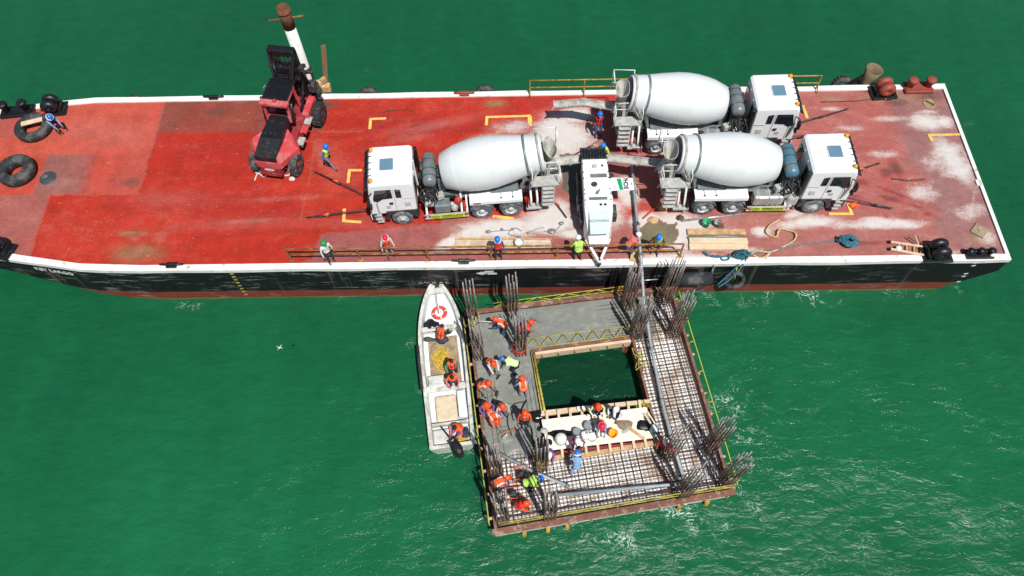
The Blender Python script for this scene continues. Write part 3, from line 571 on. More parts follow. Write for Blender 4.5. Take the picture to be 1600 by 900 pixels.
# ---------------------------------------------------------------- mixer trucks (front axle at the origin, x forward, y left)
def wheel(parent, x, y, side, dual=False, front=False):
    T = Matrix.Translation((x, y, .51)) @ Matrix.Rotation(-side * PI / 2, 4, 'X')   # z axis of the lathe points outwards
    w_ = .3; prof = [(.29, -w_ / 2), (.43, -w_ / 2), (.49, -w_ / 2 + .03), (.51, -w_ / 2 + .07), (.51, w_ / 2 - .07), (.49, w_ / 2 - .03), (.43, w_ / 2), (.29, w_ / 2 - .01)]
    b = MB(); b.lathe(prof, 32, T); 
    if dual: b.lathe(prof, 32, T @ Matrix.Translation((0, 0, -.34)))
    ty = b.build('wheel', M['dusty_rubber'] if not front else M['dusty_rubber'], parent)
    b = MB()
    if front: b.lathe([(.30, w_ / 2 - .03), (.285, w_ / 2 - .05), (.25, w_ / 2 - .06), (.17, w_ / 2 + .02), (.13, w_ / 2 + .02), (.12, w_ / 2 + .07), (.0, w_ / 2 + .08)], 28, T)
    else: b.lathe([(.30, w_ / 2 - .02), (.27, w_ / 2 - .05), (.23, w_ / 2 - .2), (.15, w_ / 2 - .22), (.14, w_ / 2 - .04), (.12, w_ / 2 - .02), (0, w_ / 2 - .01)], 28, T)
    for i in range(10): a = 2 * PI * i / 10; zz = w_ / 2 + (-.0 if front else -.19); b.cyl(T @ Vector((.2 * math.cos(a), .2 * math.sin(a), zz - .02)), T @ Vector((.2 * math.cos(a), .2 * math.sin(a), zz + .03)), .018, 6)
    b.build('rim', M['rim_steel'], ty)
def arc_fender(parent, x, y0, y1, r, mt, a0=10, a1=170, name='mudguard'):
    b = MB(); k = 12
    for i in range(k):
        A, B_ = R(a0 + (a1 - a0) * i / k), R(a0 + (a1 - a0) * (i + 1) / k)
        p = [(x + r * math.cos(A), .51 + r * math.sin(A)), (x + r * math.cos(B_), .51 + r * math.sin(B_))]
        vs = [(p[0][0], y0, p[0][1]), (p[1][0], y0, p[1][1]), (p[1][0], y1, p[1][1]), (p[0][0], y1, p[0][1])]
        q = [Vector(v) + Vector((0, 0, -.03)) for v in vs]; b.add(vs + q, [(0, 1, 2, 3), (4, 7, 6, 5), (0, 4, 5, 1), (1, 5, 6, 2), (2, 6, 7, 3), (3, 7, 4, 0)])
    return b.build(name, mt, parent)
def cab(root):
    # body as lofted side profile sections: x profile at given y insets
    o = bpy.data.objects.new('cab', None); col.objects.link(o); o.parent = root
    prof = [(-.76, .98), (-.82, 2.6), (-.80, 2.86), (-.70, 2.95), (1.00, 2.98), (1.17, 2.93), (1.25, 2.76), (1.39, 1.75), (1.42, 1.55), (1.44, 1.00)]
    secs = []
    for y, sx, dz in [(-1.15, .95, -.10), (-1.12, .98, -.03), (-1.02, 1, 0), (1.02, 1, 0), (1.12, .98, -.03), (1.15, .95, -.10)]:
        zc = lambda z: z + (dz if z > 2.6 else 0)
        secs.append([(.34 + (x - .34) * sx, y * (1 if z < 2 else 1 - .035 * (z - 2)), zc(z)) for x, z in prof])
    b = MB(); b.loft(secs); sh = b.build('cab_shell', M['white_clean'], o)
    # roof details
    b = MB(); b.box((.36, 0, 3.0), (.62, .66, .05), b=.05); b.build('roof_hatch', M['hatch_glass'], o)
    b = MB(); b.box((.36, 0, 2.985), (.70, .74, .03), b=.02); b.build('hatch_frame', M['white_paint'], o)
    b = MB()
    for yy in (-.86, -.43, 0, .43, .86): b.box((-.05, yy, 2.985), (1.1, .02, .015))
    b.build('roof_rib', M['white_paint'], o)
    # sun visor
    b = MB(); b.loft([[(1.22, y, 2.78), (1.42, y, 2.68), (1.45, y, 2.58), (1.26, y, 2.70)] for y in (-1.12, -.9, .9, 1.12)]); b.build('sun_visor', M['glass'], o)
    for yy in (-.55, -.18, .18, .55): b = MB(); b.tube([(1.05, yy, 2.99), (1.22, yy, 2.95), (1.40, yy, 2.72)], .02, 5); b.build('visor_bracket', M['black'], o)
    for yy in (-.88, .88):
        q = MB(); q.lathe([(0, 0), (.10, 0), (.10, .05), (.085, .06), (.085, .17), (.06, .2), (0, .21)], 14, Matrix.Translation((1.06, yy, 2.93))); q.build('beacon', M['amber'], o)
        q = MB(); q.lathe([(.105, .0), (.12, .0), (.12, .04), (.105, .04)], 14, Matrix.Translation((1.06, yy, 2.92)), closed=True); q.build('beacon_base', M['black'], o)
    # windscreen and front panel
    b = MB(); b.loft([[(1.255, y, 2.62), (1.39, y, 1.80), (1.41, y, 1.80), (1.28, y, 2.62)] for y in (-1.04, 1.04)]); b.build('windscreen', M['glass'], o)
    b = MB(); b.box((1.46, 0, 1.30), (.05, 1.7, .42)); b.box((1.46, 0, .98), (.06, 1.5, .14)); b.build('grille', M['black'], o)
    for yy in (-.45, .35): q = MB(); q.bar((1.30, yy - .35, 2.02), (1.40, yy + .35, 1.86), .025); q.build('wiper', M['black'], o)
    for s_ in (-1, 1):
        y = s_ * 1.155
        b = MB()
        def quad(pts, y0=y): b.add([(x, y0 * (1 if z < 2 else 1 - .03 * (z - 2)), z) for x, z in pts] + [(x, (y0 + s_ * .012) * (1 if z < 2 else 1 - .03 * (z - 2)), z) for x, z in pts], [tuple(range(len(pts))), tuple(range(len(pts), 2 * len(pts)))[::-1]] + [(i, (i + 1) % len(pts), len(pts) + (i + 1) % len(pts), len(pts) + i) for i in range(len(pts))])
        quad([(.24, 1.98), (.24, 2.58), (.98, 2.58), (1.14, 2.0), (1.14, 1.86), (.95, 1.80), (.7, 1.95)]); b.build('side_window', M['glass'], o)
        b = MB(); quad([(-.18, 1.98), (-.18, 2.52), (.08, 2.58), (.08, 1.98)]); b.build('rear_side_window', M['glass'], o)
        b = MB(); quad([(.16, 1.02), (.16, 2.60), (.18, 2.60), (.18, 1.02)]); quad([(-.72, 1.9), (-.72, 1.915), (-.2, 1.915), (-.2, 1.9)]); b.build('door_seam', M['steel'], o)
        b = MB(); b.box((.36, y + s_ * .02, 1.66), (.17, .05, .10), b=.01); b.build('door_handle', M['black'], o)
        b = MB(); quad([(.42, 1.35), (.42, 1.52), (.62, 1.52), (.62, 1.35)], y); b.build('door_emblem', mat('faded_emblem', (.50, .52, .53), .5), o)
        b = MB(); quad([(-.52, 1.42), (-.52, 1.66), (-.26, 1.66), (-.26, 1.42)], y); b.build('side_emblem', MATS['faded_emblem'], o)
        # lower black fender and steps
        b = MB()
        k = 10; 
        for i in range(k):
            A, B_ = R(-5 + 180 * i / k), R(-5 + 180 * (i + 1) / k)
            for (ra, rb) in ((.60, .80),):
                vs = [(ra * math.cos(A), s_ * 1.2, .5 + ra * math.sin(A)), (rb * math.cos(A) * 1.02, s_ * 1.2, .5 + min(rb * math.sin(A), .62)), (rb * math.cos(B_) * 1.02, s_ * 1.2, .5 + min(rb * math.sin(B_), .62)), (ra * math.cos(B_), s_ * 1.2, .5 + ra * math.sin(B_))]
                vi = [(x, s_ * .75, z) for x, _, z in vs]; b.add(vs + vi, [(0, 1, 2, 3), (4, 7, 6, 5), (0, 4, 5, 1), (1, 5, 6, 2), (2, 6, 7, 3), (3, 7, 4, 0)])
        b.box((-.45, s_ * .98, 1.08), (.6, .44, .10)); b.box((.0, s_ * .98, 1.10), (1.4, .42, .05)); b.build('wheel_arch', M['cab_grey'], o)
        b = MB(); b.box((1.12, s_ * 1.14, .83), (.34, .14, .14), b=.02); b.box((1.10, s_ * 1.18, .62), (.34, .16, .10), b=.02); b.box((1.06, s_ * 1.2, .42), (.30, .16, .07), b=.01); b.build('cab_step', M['steel'], o)
        b = MB(); b.box((1.30, s_ * 1.08, .72), (.26, .22, .5), b=.03); b.build('headlamp_box', M['cab_grey'], o)
        b = MB(); b.box((1.42, s_ * .95, .74), (.06, .26, .18), b=.02); b.build('headlight', M['alu'], o)
        # mirrors
        b = MB(); b.tube([(1.12, s_ * 1.14, 2.45), (1.30, s_ * 1.34, 2.42), (1.32, s_ * 1.38, 2.3)], .025, 6); b.box((1.30, s_ * 1.42, 2.15), (.12, .26, .42), b=.04); b.box((1.26, s_ * 1.38, 1.78), (.1, .22, .2), b=.03); b.build('mirror', M['black'], o)
        b = MB(); b.tube([(.98, s_ * 1.17, 1.15), (1.02, s_ * 1.22, 1.2), (1.02, s_ * 1.22, 1.75), (.98, s_ * 1.17, 1.8)], .015, 5); b.build('grab_rail', M['black'], o)
    b = MB(); b.box((1.36, 0, .62), (.28, 2.28, .40), b=.05); b.build('bumper', M['white_paint'], o)
    # rear wall
    for yy in (-.62, .62): b = MB(); b.box((-.83, yy, 2.1), (.05, .5, .85), b=.02); b.build('rear_window', M['glass'], o)
    for yy in (-.32, .32): q = MB(); q.box((-.82, yy, 1.9), (.06, .06, 1.7)); q.build('rear_rib', M['white_paint'], o)
    b = MB(); b.box((-.92, -1.0, 2.0), (.16, .22, 1.6), b=.05); b.build('air_intake', M['black'], o)
    for ch in [x for x in bpy.data.objects if x.parent == o]:
        for v in ch.data.vertices: v.co.z += .17 * min(max((v.co.z - 1.3) / .7, 0), 1)
    return o
def drum(root):
    A = Vector((-2.08, 0, 2.36)); B = Vector((-6.62, 0, 3.16)); L = (B - A).length; z = (B - A).normalized(); T = frame(A, (0, 1, 0), z.cross(Vector((0, 1, 0))));
    T = Matrix((Vector((0, 1, 0)), z.cross(Vector((0, 1, 0))), z)).transposed().to_4x4(); T.translation = A
    prof = [(0, 0), (.35, 0), (.72, .05), (.84, .10), (1.06, .70), (1.15, 1.1), (1.21, 1.55), (1.23, 2.0), (1.20, 2.5), (1.07, 3.3), (.93, 4.0), (.88, 4.35), (.82, 4.78), (.78, 4.82), (.73, 4.78), (.62, 4.2), (.3, 3.6), (0, 3.5)]
    b = MB(); b.lathe(prof, 48, T); d = b.build('drum', M['drum_white'], root)
    b = MB()
    for zz, rr in ((.75, 1.07), (1.55, 1.212), (2.5, 1.202), (3.3, 1.072)): b.lathe([(rr - .01, zz - .02), (rr + .008, zz - .012), (rr + .008, zz + .012), (rr - .01, zz + .02)], 48, T)
    b.build('drum_seam', M['drum_white'], d)
    b = MB(); b.lathe([(.92, 3.98), (.985, 3.99), (.985, 4.08), (.90, 4.09)], 48, T, closed=True); b.build('roller_ring', M['tank_grey'], d)
    b = MB(); b.lathe([(.80, 4.60), (.90, 4.60), (.89, 4.70), (.80, 4.70)], 40, T, closed=True); b.build('mouth_ring', M['conc_steel'], d)
    # inspection cover on the drum wall
    ang = R(150); c = T @ Vector((1.0 * math.cos(ang), 1.0 * math.sin(ang), .72))
    b = MB(); n_ = 24; pts = []
    for i in range(n_): a = 2 * PI * i / n_; th = ang + .19 * math.cos(a); zz = .80 + .19 * math.sin(a); rr = 1.075 + .3 * (zz - .75) * (.9 if zz < .75 else .5) + .008; pts.append(T @ Vector((rr * math.cos(th), rr * math.sin(th), zz)))
    b.tube(pts, .012, 5, closed=True); b.build('hatch_outline', M['tank_grey'], d)
    b = MB(); b.lathe([(0, -.35), (.3, -.35), (.34, -.1), (.34, .0), (0, .01)], 20, T); b.build('gearbox', M['dark_steel'], root)
    # spiral blades inside the mouth
    b = MB()
    for k in (0, 1):
        for i in range(14):
            a0, a1 = PI * k + i * .4, PI * k + (i + 1) * .4; z0, z1 = 4.0 + i * .05, 4.0 + (i + 1) * .05
            b.add([T @ Vector(v) for v in [(.6 * math.cos(a0), .6 * math.sin(a0), z0), (.3 * math.cos(a0), .3 * math.sin(a0), z0), (.3 * math.cos(a1), .3 * math.sin(a1), z1), (.6 * math.cos(a1), .6 * math.sin(a1), z1)]], [(0, 1, 2, 3)])
    b.build('mixing_blade', M['conc_steel'], d)
def trough(parent, pts, w0=.22, mt='conc_steel', name='chute', ribs=True):
    P = [Vector(p) for p in pts]; secs = []
    for i, p in enumerate(P):
        t = (P[min(i + 1, len(P) - 1)] - P[max(i - 1, 0)]).normalized(); s_ = t.cross(Vector((0, 0, 1))).normalized(); u = s_.cross(t)
        pr = [p + s_ * (w0 * math.cos(a)) - u * (w0 * .95 * math.sin(a)) for a in [PI * k / 8 for k in range(9)]]; pr2 = [p + s_ * ((w0 - .025) * math.cos(a)) - u * ((w0 * .95 - .025) * math.sin(a)) for a in [PI * k / 8 for k in range(8, -1, -1)]]
        secs.append(pr + pr2)
    b = MB(); b.loft(secs, sm=False); o = b.build(name, M[mt], parent)
    if ribs:
        b = MB()
        for p0, p1 in zip(P, P[1:]):
            for f in (.02, .5, .98):
                p = p0.lerp(p1, f); t = (p1 - p0).normalized(); s_ = t.cross(Vector((0, 0, 1))).normalized(); u = s_.cross(t)
                b.tube([p + s_ * ((w0 + .03) * math.cos(a)) - u * ((w0 + .03) * math.sin(a)) for a in [PI * k / 8 for k in range(9)]], .022, 5)
        b.build('chute_rib', M['steel'], o)
    return o
def mixer(label, pos, rz, ls, left_kit, chute, nm='mixer_truck', water_col='tank_grey'):
    root = thing(nm, label, 'mixer truck', pos, rz, 'concrete mixer trucks parked on the barge')
    mt = M
    b = MB()
    for s_ in (-1, 1): b.box((-2.9, s_ * .40, .92), (7.6, .09, .26))
    for x in (-7, -5.9, -4.5, -3, -1.8, -.3): b.box((x, 0, .92), (.12, .8, .18))
    for x in (-3.8, -5.2): b.box((x, 0, .52), (.2, 1.9, .2)); b.ell((x, 0, .52), (.28, .25, .26), 10, 8)
    b.box((0, 0, .5), (.16, 1.9, .14)); b.build('chassis', mt['dark_steel'], root)
    for s_ in (-1, 1):
        wheel(root, 0, s_ * 1.09, s_, front=True)
        for x in (-3.8, -5.2): wheel(root, x, s_ * 1.09, s_, dual=True)
        for x in (-3.8, -5.2): arc_fender(root, x, s_ * .78, s_ * 1.25, .60, mt['dusty_rubber'], 15, 165)
        b = MB(); b.box((-4.5, s_ * .93, 1.34), (2.5, .52, .07), b=.01); b.box((-4.5, s_ * 1.20, 1.24), (2.5, .03, .2)); dk = b.build('deck_panel', mt['white_paint'], root)
        for x in (-5.3, -4.75): q = MB(); q.bar((x, s_ * .75, 1.385), (x, s_ * 1.08, 1.385), .02); q.box((x, s_ * .75, 1.395), (.07, .05, .03)); q.box((x, s_ * 1.08, 1.395), (.09, .06, .04)); q.build('latch', mt['dark_steel'], dk)
        q = MB(); q.box((-3.6, s_ * 1.218, 1.25), (.35, .012, .11)); q.build('reflector', mt['red_part'], dk) if ls > 0 else None
    # sub-frame sloping bed under the drum
    b = MB()
    for s_ in (-1, 1): b.bar((-1.9, s_ * .45, 1.15), (-6.4, s_ * .45, 1.25), .12, .14); b.bar((-5.7, s_ * .55, 1.3), (-5.95, s_ * .72, 2.35), .12, .14); b.bar((-6.5, s_ * .5, 1.2), (-5.95, s_ * .72, 2.3), .08, .08)
    b.box((-5.9, 0, 2.18), (.22, 1.5, .2)); b.box((-5.9, .6, 2.38), (.2, .2, .25)); b.box((-5.9, -.6, 2.38), (.2, .2, .25))
    b.box((-2.0, 0, 1.65), (.3, .7, 1.1)); b.bar((-2.0, .4, 1.2), (-2.6, .4, 1.2), .1); b.loft([[(-2.6, y, 1.22), (-5.6, y * 1.05, 1.5), (-5.6, y * 1.05, 1.46), (-2.6, y, 1.18)] for y in (-.75, .75)])
    b.build('drum_frame', mt['tank_grey'], root)
    drum(root)
    # water tank and oil cooler between cab and drum
    b = MB(); b.lathe([(0, -.86), (.24, -.84), (.31, -.74), (.31, .74), (.24, .84), (0, .86)], 24, Matrix.Translation((-1.52, 0, 2.55)) @ Matrix.Rotation(PI / 2, 4, 'X')); wt = b.build('water_tank', M[water_col], root)
    b = MB()
    for yy in (-.42, .1, .5): b.lathe([(.315, -.02), (.325, -.02), (.325, .02), (.315, .02)], 24, Matrix.Translation((-1.52, yy, 2.55)) @ Matrix.Rotation(PI / 2, 4, 'X'), closed=True)
    b.build('tank_strap', mt['dark_steel'], wt)
    b = MB(); b.box((-1.52, 0, 1.75), (.5, 1.4, 1.0)); b.box((-1.2, ls * -.3, 2.3), (.25, .5, .5), b=.04)
    b.build('cooler_box', mt['dark_steel'], root)
    b = MB(); random.seed(5)
    for i in range(16):
        x0, y0 = -1.7 + random.random() * .6, ls * (.75 + random.random() * .35); b.tube(smooth_path([(x0, y0, 1.1 + random.random() * .5), (x0 + random.uniform(-.3, .3), y0 + random.uniform(-.2, .1), 1.5 + random.random() * .4), (x0 + random.uniform(-.3, .3), y0 - .2 * ls, 1.9 + random.random() * .3)], 3), .025, 5)
    b.build('hydraulic_hoses', mt['dark_steel'], root)
    b = MB(); b.box((-1.9, ls * .85, 1.62), (.35, .3, .3), b=.03, rot=.3); b.box((-1.35, ls * .95, 1.25), (.45, .3, .25), b=.03); b.build('valve_box', mt['steel'], root)
    # side kit between front wheel and rear mudguards
    for s_ in (-1, 1):
        kit = left_kit if s_ == ls else 'tank'
        b = MB()
        for x in (-1.15, -1.38) if kit == 'tank' else (-1.18, -2.85): b.bar((x, s_ * .5, 1.45), (x, s_ * .72, 1.4), .09); b.bar((x, s_ * .70, 1.42), (x, s_ * 1.17, .72), .085); b.bar((x, s_ * 1.17, .72), (x, s_ * 1.17, .34), .085)
        if kit != 'tank': b.bar((-3.1, s_ * .72, 1.35), (-3.1, s_ * 1.17, .5), .085)
        b.build('side_strut', mt['white_paint'], root)
        b = MB(); b.box((-2.1, s_ * 1.22, .62), (2.1, .05, .08)); b.box((-2.1, s_ * 1.22, .34), (2.1, .05, .08)); b.build('side_guard', mt['steel'], root)
        b = MB(); b.box((-2.15, s_ * 1.262, .49), (1.62, .02, .30)); bn = b.build('banner', mt['sign_green'], root)
        fr = Vector((-s_ * -1, 0, 0)); X = (1, 0, 0) if s_ < 0 else (-1, 0, 0)
        tl = Vector((-2.15, s_ * 1.276, .49))
        text('banner_text', 'PREMEZCLADOS', .155, mt['text_black'], bn, frame(tl + Vector(X) * .22 + Vector((0, 0, .045)), X, (0, 0, 1)), sx=.86, bold=.003)
        q = MB(); q.box(tl + Vector(X) * .22 + Vector((0, 0, -.075)), (1.0, .006, .025)); q.build('banner_line', mt['text_black'], bn)
        q = MB(); q.tube([tl - Vector(X) * .58 + Vector(X) * (.17 * math.cos(a)) + Vector((0, 0, .11 * math.sin(a))) for a in [2 * PI * i / 20 for i in range(20)]], .012, 5, closed=True)
        q.tube([tl - Vector(X) * .66, tl - Vector(X) * .60 + Vector((0, 0, .05)), tl - Vector(X) * .56 - Vector((0, 0, .04)), tl - Vector(X) * .50 + Vector((0, 0, .04))], .012, 5); q.build('banner_emblem', mt['text_black'], bn)
        if kit == 'tank':
            b = MB(); b.box((-2.25, s_ * .90, .98), (1.45, .62, .62), b=.12); tk = b.build('fuel_tank', mt['alu'], root)
            q = MB()
            for x in (-2.75, -2.25, -1.8): q.box((x, s_ * .90, .98), (.06, .66, .66), b=.05)
            q.build('tank_strap', mt['steel'], tk)
            q = MB(); q.lathe([(0, 0), (.07, 0), (.07, .05), (0, .06)], 12, Matrix.Translation((-2.1, s_ * .95, 1.29))); q.build('filler_cap', mt['dark_steel'], tk)
            q = MB(); q.box((-1.12, s_ * .92, .92), (.6, .55, .75), b=.14); q.build('air_filter', mt['steel'], root)
        else:
            b = MB(); b.box((-1.95, s_ * .93, .95), (.72, .52, .55), b=.05); b.box((-1.95, s_ * .93, 1.22), (.6, .42, .05), b=.02); b.build('battery_box', mt['tank_grey'], root)
            b = MB(); b.lathe([(0, -.16), (.13, -.14), (.13, .14), (0, .16)], 16, Matrix.Translation((-2.72, s_ * .86, 1.2)) @ Matrix.Rotation(R(90), 4, 'X')); b.lathe([(.15, .13), (.19, .14), (.19, .17), (.10, .18)], 10, Matrix.Translation((-2.72, s_ * .86, 1.2)) @ Matrix.Rotation(R(s_ * -50), 4, 'X')); b.build('red_pump', mt['red_part'], root)
            b = MB(); b.ell((-2.5, s_ * 1.0, .85), (.2, .2, .25), 12, 8); b.ell((-2.42, s_ * 1.0, 1.1), (.12, .12, .12)); b.build('filter_bowl', mt['steel'], root)
            b = MB(); b.box((-3.0, s_ * .9, .7), (.16, .35, .5), b=.03); b.build('tool_box', mt['red_part'], root)
    # rear: hopper, platform, ladder, mudflaps
    hp = bpy.data.objects.new('hopper', None); col.objects.link(hp); hp.parent = root
    b = MB(); rim = []; low = []; k = 16
    for i in range(k):
        a = 2 * PI * i / k; rim.append((-7.12 + .33 * math.cos(a), .62 * math.sin(a), 3.50 + .10 * math.cos(a) + .06 * math.sin(3 * a))); low.append((-7.08 + .18 * math.cos(a), .22 * math.sin(a), 2.72))
    sel = list(range(3, 14)); inn_r = [((x + 7.12) * .93 - 7.12, y * .93, z) for x, y, z in rim]; inn_l = [((x + 7.08) * .8 - 7.08, y * .8, z) for x, y, z in low]
    b.loft([rim, low], caps=False); b.loft([inn_r, inn_l], caps=False); b.add(rim + inn_r, [(i, (i + 1) % k, k + (i + 1) % k, k + i) for i in range(k)])
    b.build('funnel', M['conc_steel'], hp)
    b = MB(); 
    for s_ in (-1, 1): b.bar((-6.9, s_ * .58, 1.1), (-7.05, s_ * .58, 3.1), .10, .14); b.bar((-6.2, s_ * .7, 2.2), (-6.8, s_ * .62, 2.9), .08); b.bar((-7.45, s_ * .5, 1.3), (-6.85, s_ * .55, 2.6), .07)
    b.box((-6.85, 0, 2.75), (.12, 1.3, .16)); b.box((-7.0, 0, 1.2), (.5, 1.5, .3)); b.box((-7.15, 0, 2.2), (.35, .55, .5), b=.05); b.build('hopper_frame', M['conc_steel'], root)
    b = MB(); b.loft([[(-6.9, -.28, 2.75), (-6.9, .28, 2.75), (-7.25, .26, 2.7), (-7.25, -.26, 2.7)], [(-7.1, -.25, 2.1), (-7.1, .25, 2.1), (-7.5, .22, 2.05), (-7.5, -.22, 2.05)]]); b.build('discharge_spout', M['conc_steel'], hp)
    b = MB(); yb = ls * 1.2; ya = ls * .62; b.box((-6.82, ls * .93, 2.22), (1.35, .56, .05))
    pf = b.build('platform', M['steel'], root)
    b = MB()
    for x in (-7.48, -6.85, -6.2): b.tube([(x, ya, 2.24), (x, ya, 3.15)], .02, 5)
    b.tube([(-7.48, ya, 3.15), (-6.2, ya, 3.15)], .02, 5); b.tube([(-7.48, ya, 2.72), (-6.85, ya, 2.72)], .02, 5); b.tube([(-7.48, ya, 3.15), (-7.48, yb, 3.1), (-7.48, yb, 2.24)], .02, 5); b.tube([(-6.2, yb, 2.24), (-6.2, yb, 3.1), (-6.2, ya, 3.15)], .02, 5); b.tube([(-7.48, yb, 2.7), (-7.48, ya, 2.72)], .018, 5)
    b.build('guard_rail', M['white_paint'], pf)
    b = MB()
    for i in range(5): b.box((-6.95, ls * (1.22 + .03 * i), 2.05 - i * .27), (.52, .2, .035))
    for x in (-7.22, -6.68): b.bar((x, ls * 1.2, 2.2), (x, ls * 1.34, .85), .03, .07)
    b.build('ladder', M['steel'], root)
    b = MB(); b.tube([(-6.5, -ls * .95, 2.3), (-6.5, -ls * .95, 3.7), (-7.5, -ls * .95, 3.75), (-7.5, -ls * .95, 2.4)], .03, 5); b.tube([(-7.5, -ls * .95, 3.75), (-7.5, -ls * .5, 3.7), (-7.4, -ls * .5, 3.0)], .03, 5); b.tube([(-6.5, -ls * .95, 2.9), (-7.5, -ls * .95, 2.9)], .025, 5); b.build('far_rail', M['white_paint'], root)
    b = MB()
    for j in range(2): x = -6.15 - j * .3; b.tube([(x, ls * .62, 1.7), (x, ls * .78, 1.5), (x - .02, ls * 1.08, 1.0), (x, ls * 1.15, .62)], .055, 8)
    b.build('extension_bracket', M['white_paint'], root)
    b = MB(); b.box((-6.3, ls * 1.12, .55), (.75, .32, .12), b=.02); b.box((-7.0, 0, .7), (.1, 2.2, .3)); b.build('rear_bumper', M['steel'], root)
    for s_ in (-1, 1): b = MB(); b.box((-6.0, s_ * 1.0, .65), (.03, .55, .6)); b.build('mudflap', M['black'], root)
    # splash plate with crusted concrete beside the mouth
    b = MB(); b.loft([[(-6.35, ls * .55, 2.6), (-6.35, ls * 1.0, 2.55), (-6.25, ls * 1.0, 2.5)], [(-6.7, ls * .45, 3.2), (-6.65, ls * .72, 3.15), (-6.6, ls * .7, 3.1)]]); b.tube([(-6.2, ls * .9, 2.35), (-6.35, ls * .85, 2.9), (-6.6, ls * .75, 3.35)], .09, 8); b.build('splash_guard', M['conc_steel'], hp)
    cab(root)
    if chute: trough(root, chute, .24)
    return root
P3 = Vector((13.86, 21.50, DK)); P2 = Vector((11.98, 25.22, DK)); P1 = Vector((-5.80, 21.18, DK)); R1 = PI + R(4.5)
def loc(P, rz, w_): v = Matrix.Rotation(-rz, 4, 'Z') @ (Vector(w_) - P); return tuple(v)
HOP = Vector((3.55, 22.75, DK + 1.75))
c3 = [loc(P3, 0, q) for q in [(6.9, 21.75, DK + 2.15), (4.1, 22.65, DK + 1.55)]]
c2 = [loc(P2, 0, q) for q in [(4.9, 25.3, DK + 2.1), (3.1, 25.9, DK + 1.9), (1.6, 26.1, DK + 1.5)]]
c1 = [loc(P1, R1, q) for q in [(1.45, 22.0, DK + 2.1), (3.1, 22.6, DK + 1.6)]]
t3 = mixer('white mixer truck nearest the stern, with a blue-stained tank behind its cab', P3, 0, -1, 'tank', c3, water_col='tank_blue' if False else 'tank_grey')
t2 = mixer('white mixer truck parked farthest back, along the far edge railing', P2, 0, -1, 'tank', c2)
t1 = mixer('white mixer truck facing left toward the bow, lashed with straps', P1, R1, 1, 'battery', c1)
for o in bpy.data.objects:
    if o.parent == t3 and o.name.startswith('water_tank'):
        o.data.materials[0] = mat('tank_bluestain', (.17, .22, .24), .4, .2, .2, 4, (.06, .22, .34), .75, 2.0)

# ---------------------------------------------------------------- trailer concrete pump
pu = thing('concrete_pump', 'white trailer concrete pump with open side flap and black hopper grille', 'concrete pump', (3.48, 20.3, DK), R(1.0))
hw = .62
b = MB(); top = 2.05; bot = .62
body = [(-hw, 1.75), (hw, 1.75), (hw + .03, -1.0), (hw - .02, -1.0)]
b.loft([[(-.60, 1.85, bot), (.60, 1.85, bot), (.64, -1.55, bot), (.40, -2.15, bot), (-.40, -2.15, bot), (-.64, -1.55, bot)], [(-.60, 1.85, top - .07), (.60, 1.85, top - .07), (.64, -.95, top - .07), (.64, -1.0, top - .07), (-.64, -1.0, top - .07), (-.64, -.95, top - .07)]])
b.build('lower_body', M['white_paint'], pu)
b = MB(); b.loft([[(-.60, 1.88, top - .08), (.60, 1.88, top - .08), (.66, -.62, top - .08), (.50, -1.02, top - .08), (-.50, -1.02, top - .08), (-.66, -.62, top - .08)], [(-.56, 1.84, top), (.56, 1.84, top), (.62, -.6, top), (.46, -.98, top), (-.46, -.98, top), (-.62, -.6, top)]]); lid = b.build('canopy', M['white_clean'], pu)
pale = mat('pale_grey_paint', (.42, .50, .50), .5, 0, .08, 3)
b = MB()
b.loft([[(-.46, -1.0, top - .03), (.46, -1.0, top - .03), (.42, -1.95, top - .62), (-.42, -1.95, top - .62)], [(-.46, -1.0, top - .06), (.46, -1.0, top - .06), (.42, -1.95, top - .66), (-.42, -1.95, top - .66)]]); b.build('front_cover', pale, pu)
text('pump_nameplate', 'SCHWING', .16, M['dark_steel'], pu, frame((0, -1.45, top - .29), (1, 0, 0), (0, 1, .62)), sx=1.2)
for x0, y0, wx, wy in [(.12, .88, .78, .22), (0, -.42, .85, .16)]:
    b = MB(); b.box((x0, y0, top + .004), (wx, wy, .012))
    for i in range(14): b.box((x0 - wx / 2 + wx * (i + .5) / 14, y0, top + .014), (wx / 28, wy, .02))
    b.build('vent_grille', M['tank_grey'], lid)
for x, y, r_ in [(-.02, 1.42, .13), (-.12, .38, .15), (.1, -.77, .07), (.3, -.77, .07), (.33, 1.45, .06)]:
    q = MB(); q.lathe([(r_ * .4, .01), (r_ * .9, .01), (r_, .03), (r_ * .75, .06), (r_ * .3, .05), (0, .02)], 18, Matrix.Translation((x, y, top))); q.build('roof_cap', M['dark_steel'] if r_ != .13 else M['steel'], lid)
q = MB(); q.bar((0, .0, top + .03), (-.08, -.18, top + .03), .06); q.bar((-.02, -.18, top + .03), (.12, .08, top + .03), .06); q.build('exhaust_outlet', M['tank_grey'], lid)
for s_ in (-1, 1):
    for y in (1.6, 1.1, .75, .1, -.15, -.5): q = MB(); q.cyl((s_ * .58, y, top - .02), (s_ * .58, y, top + .03), .03, 8); q.build('bolt', M['dark_steel'], lid)
b = MB(); b.loft([[(-.60, 1.92, 1.25), (.60, 1.92, 1.25), (.52, 2.65, 1.15), (-.52, 2.65, 1.15)], [(-.62, 1.92, 1.85), (.62, 1.92, 1.85), (.62, 2.75, 1.72), (-.62, 2.75, 1.72)]]); hpp = b.build('hopper', M['black'], pu)
b = MB(); 
for i in range(9): b.bar((-.55 + i * .1375, 1.98, 1.87), (-.55 + i * .1375, 2.7, 1.76), .03)
b.box((0, 1.98, 1.90), (1.24, .08, .06)); b.box((0, 2.72, 1.77), (1.24, .08, .06)); b.build('grate', M['dark_steel'], hpp)
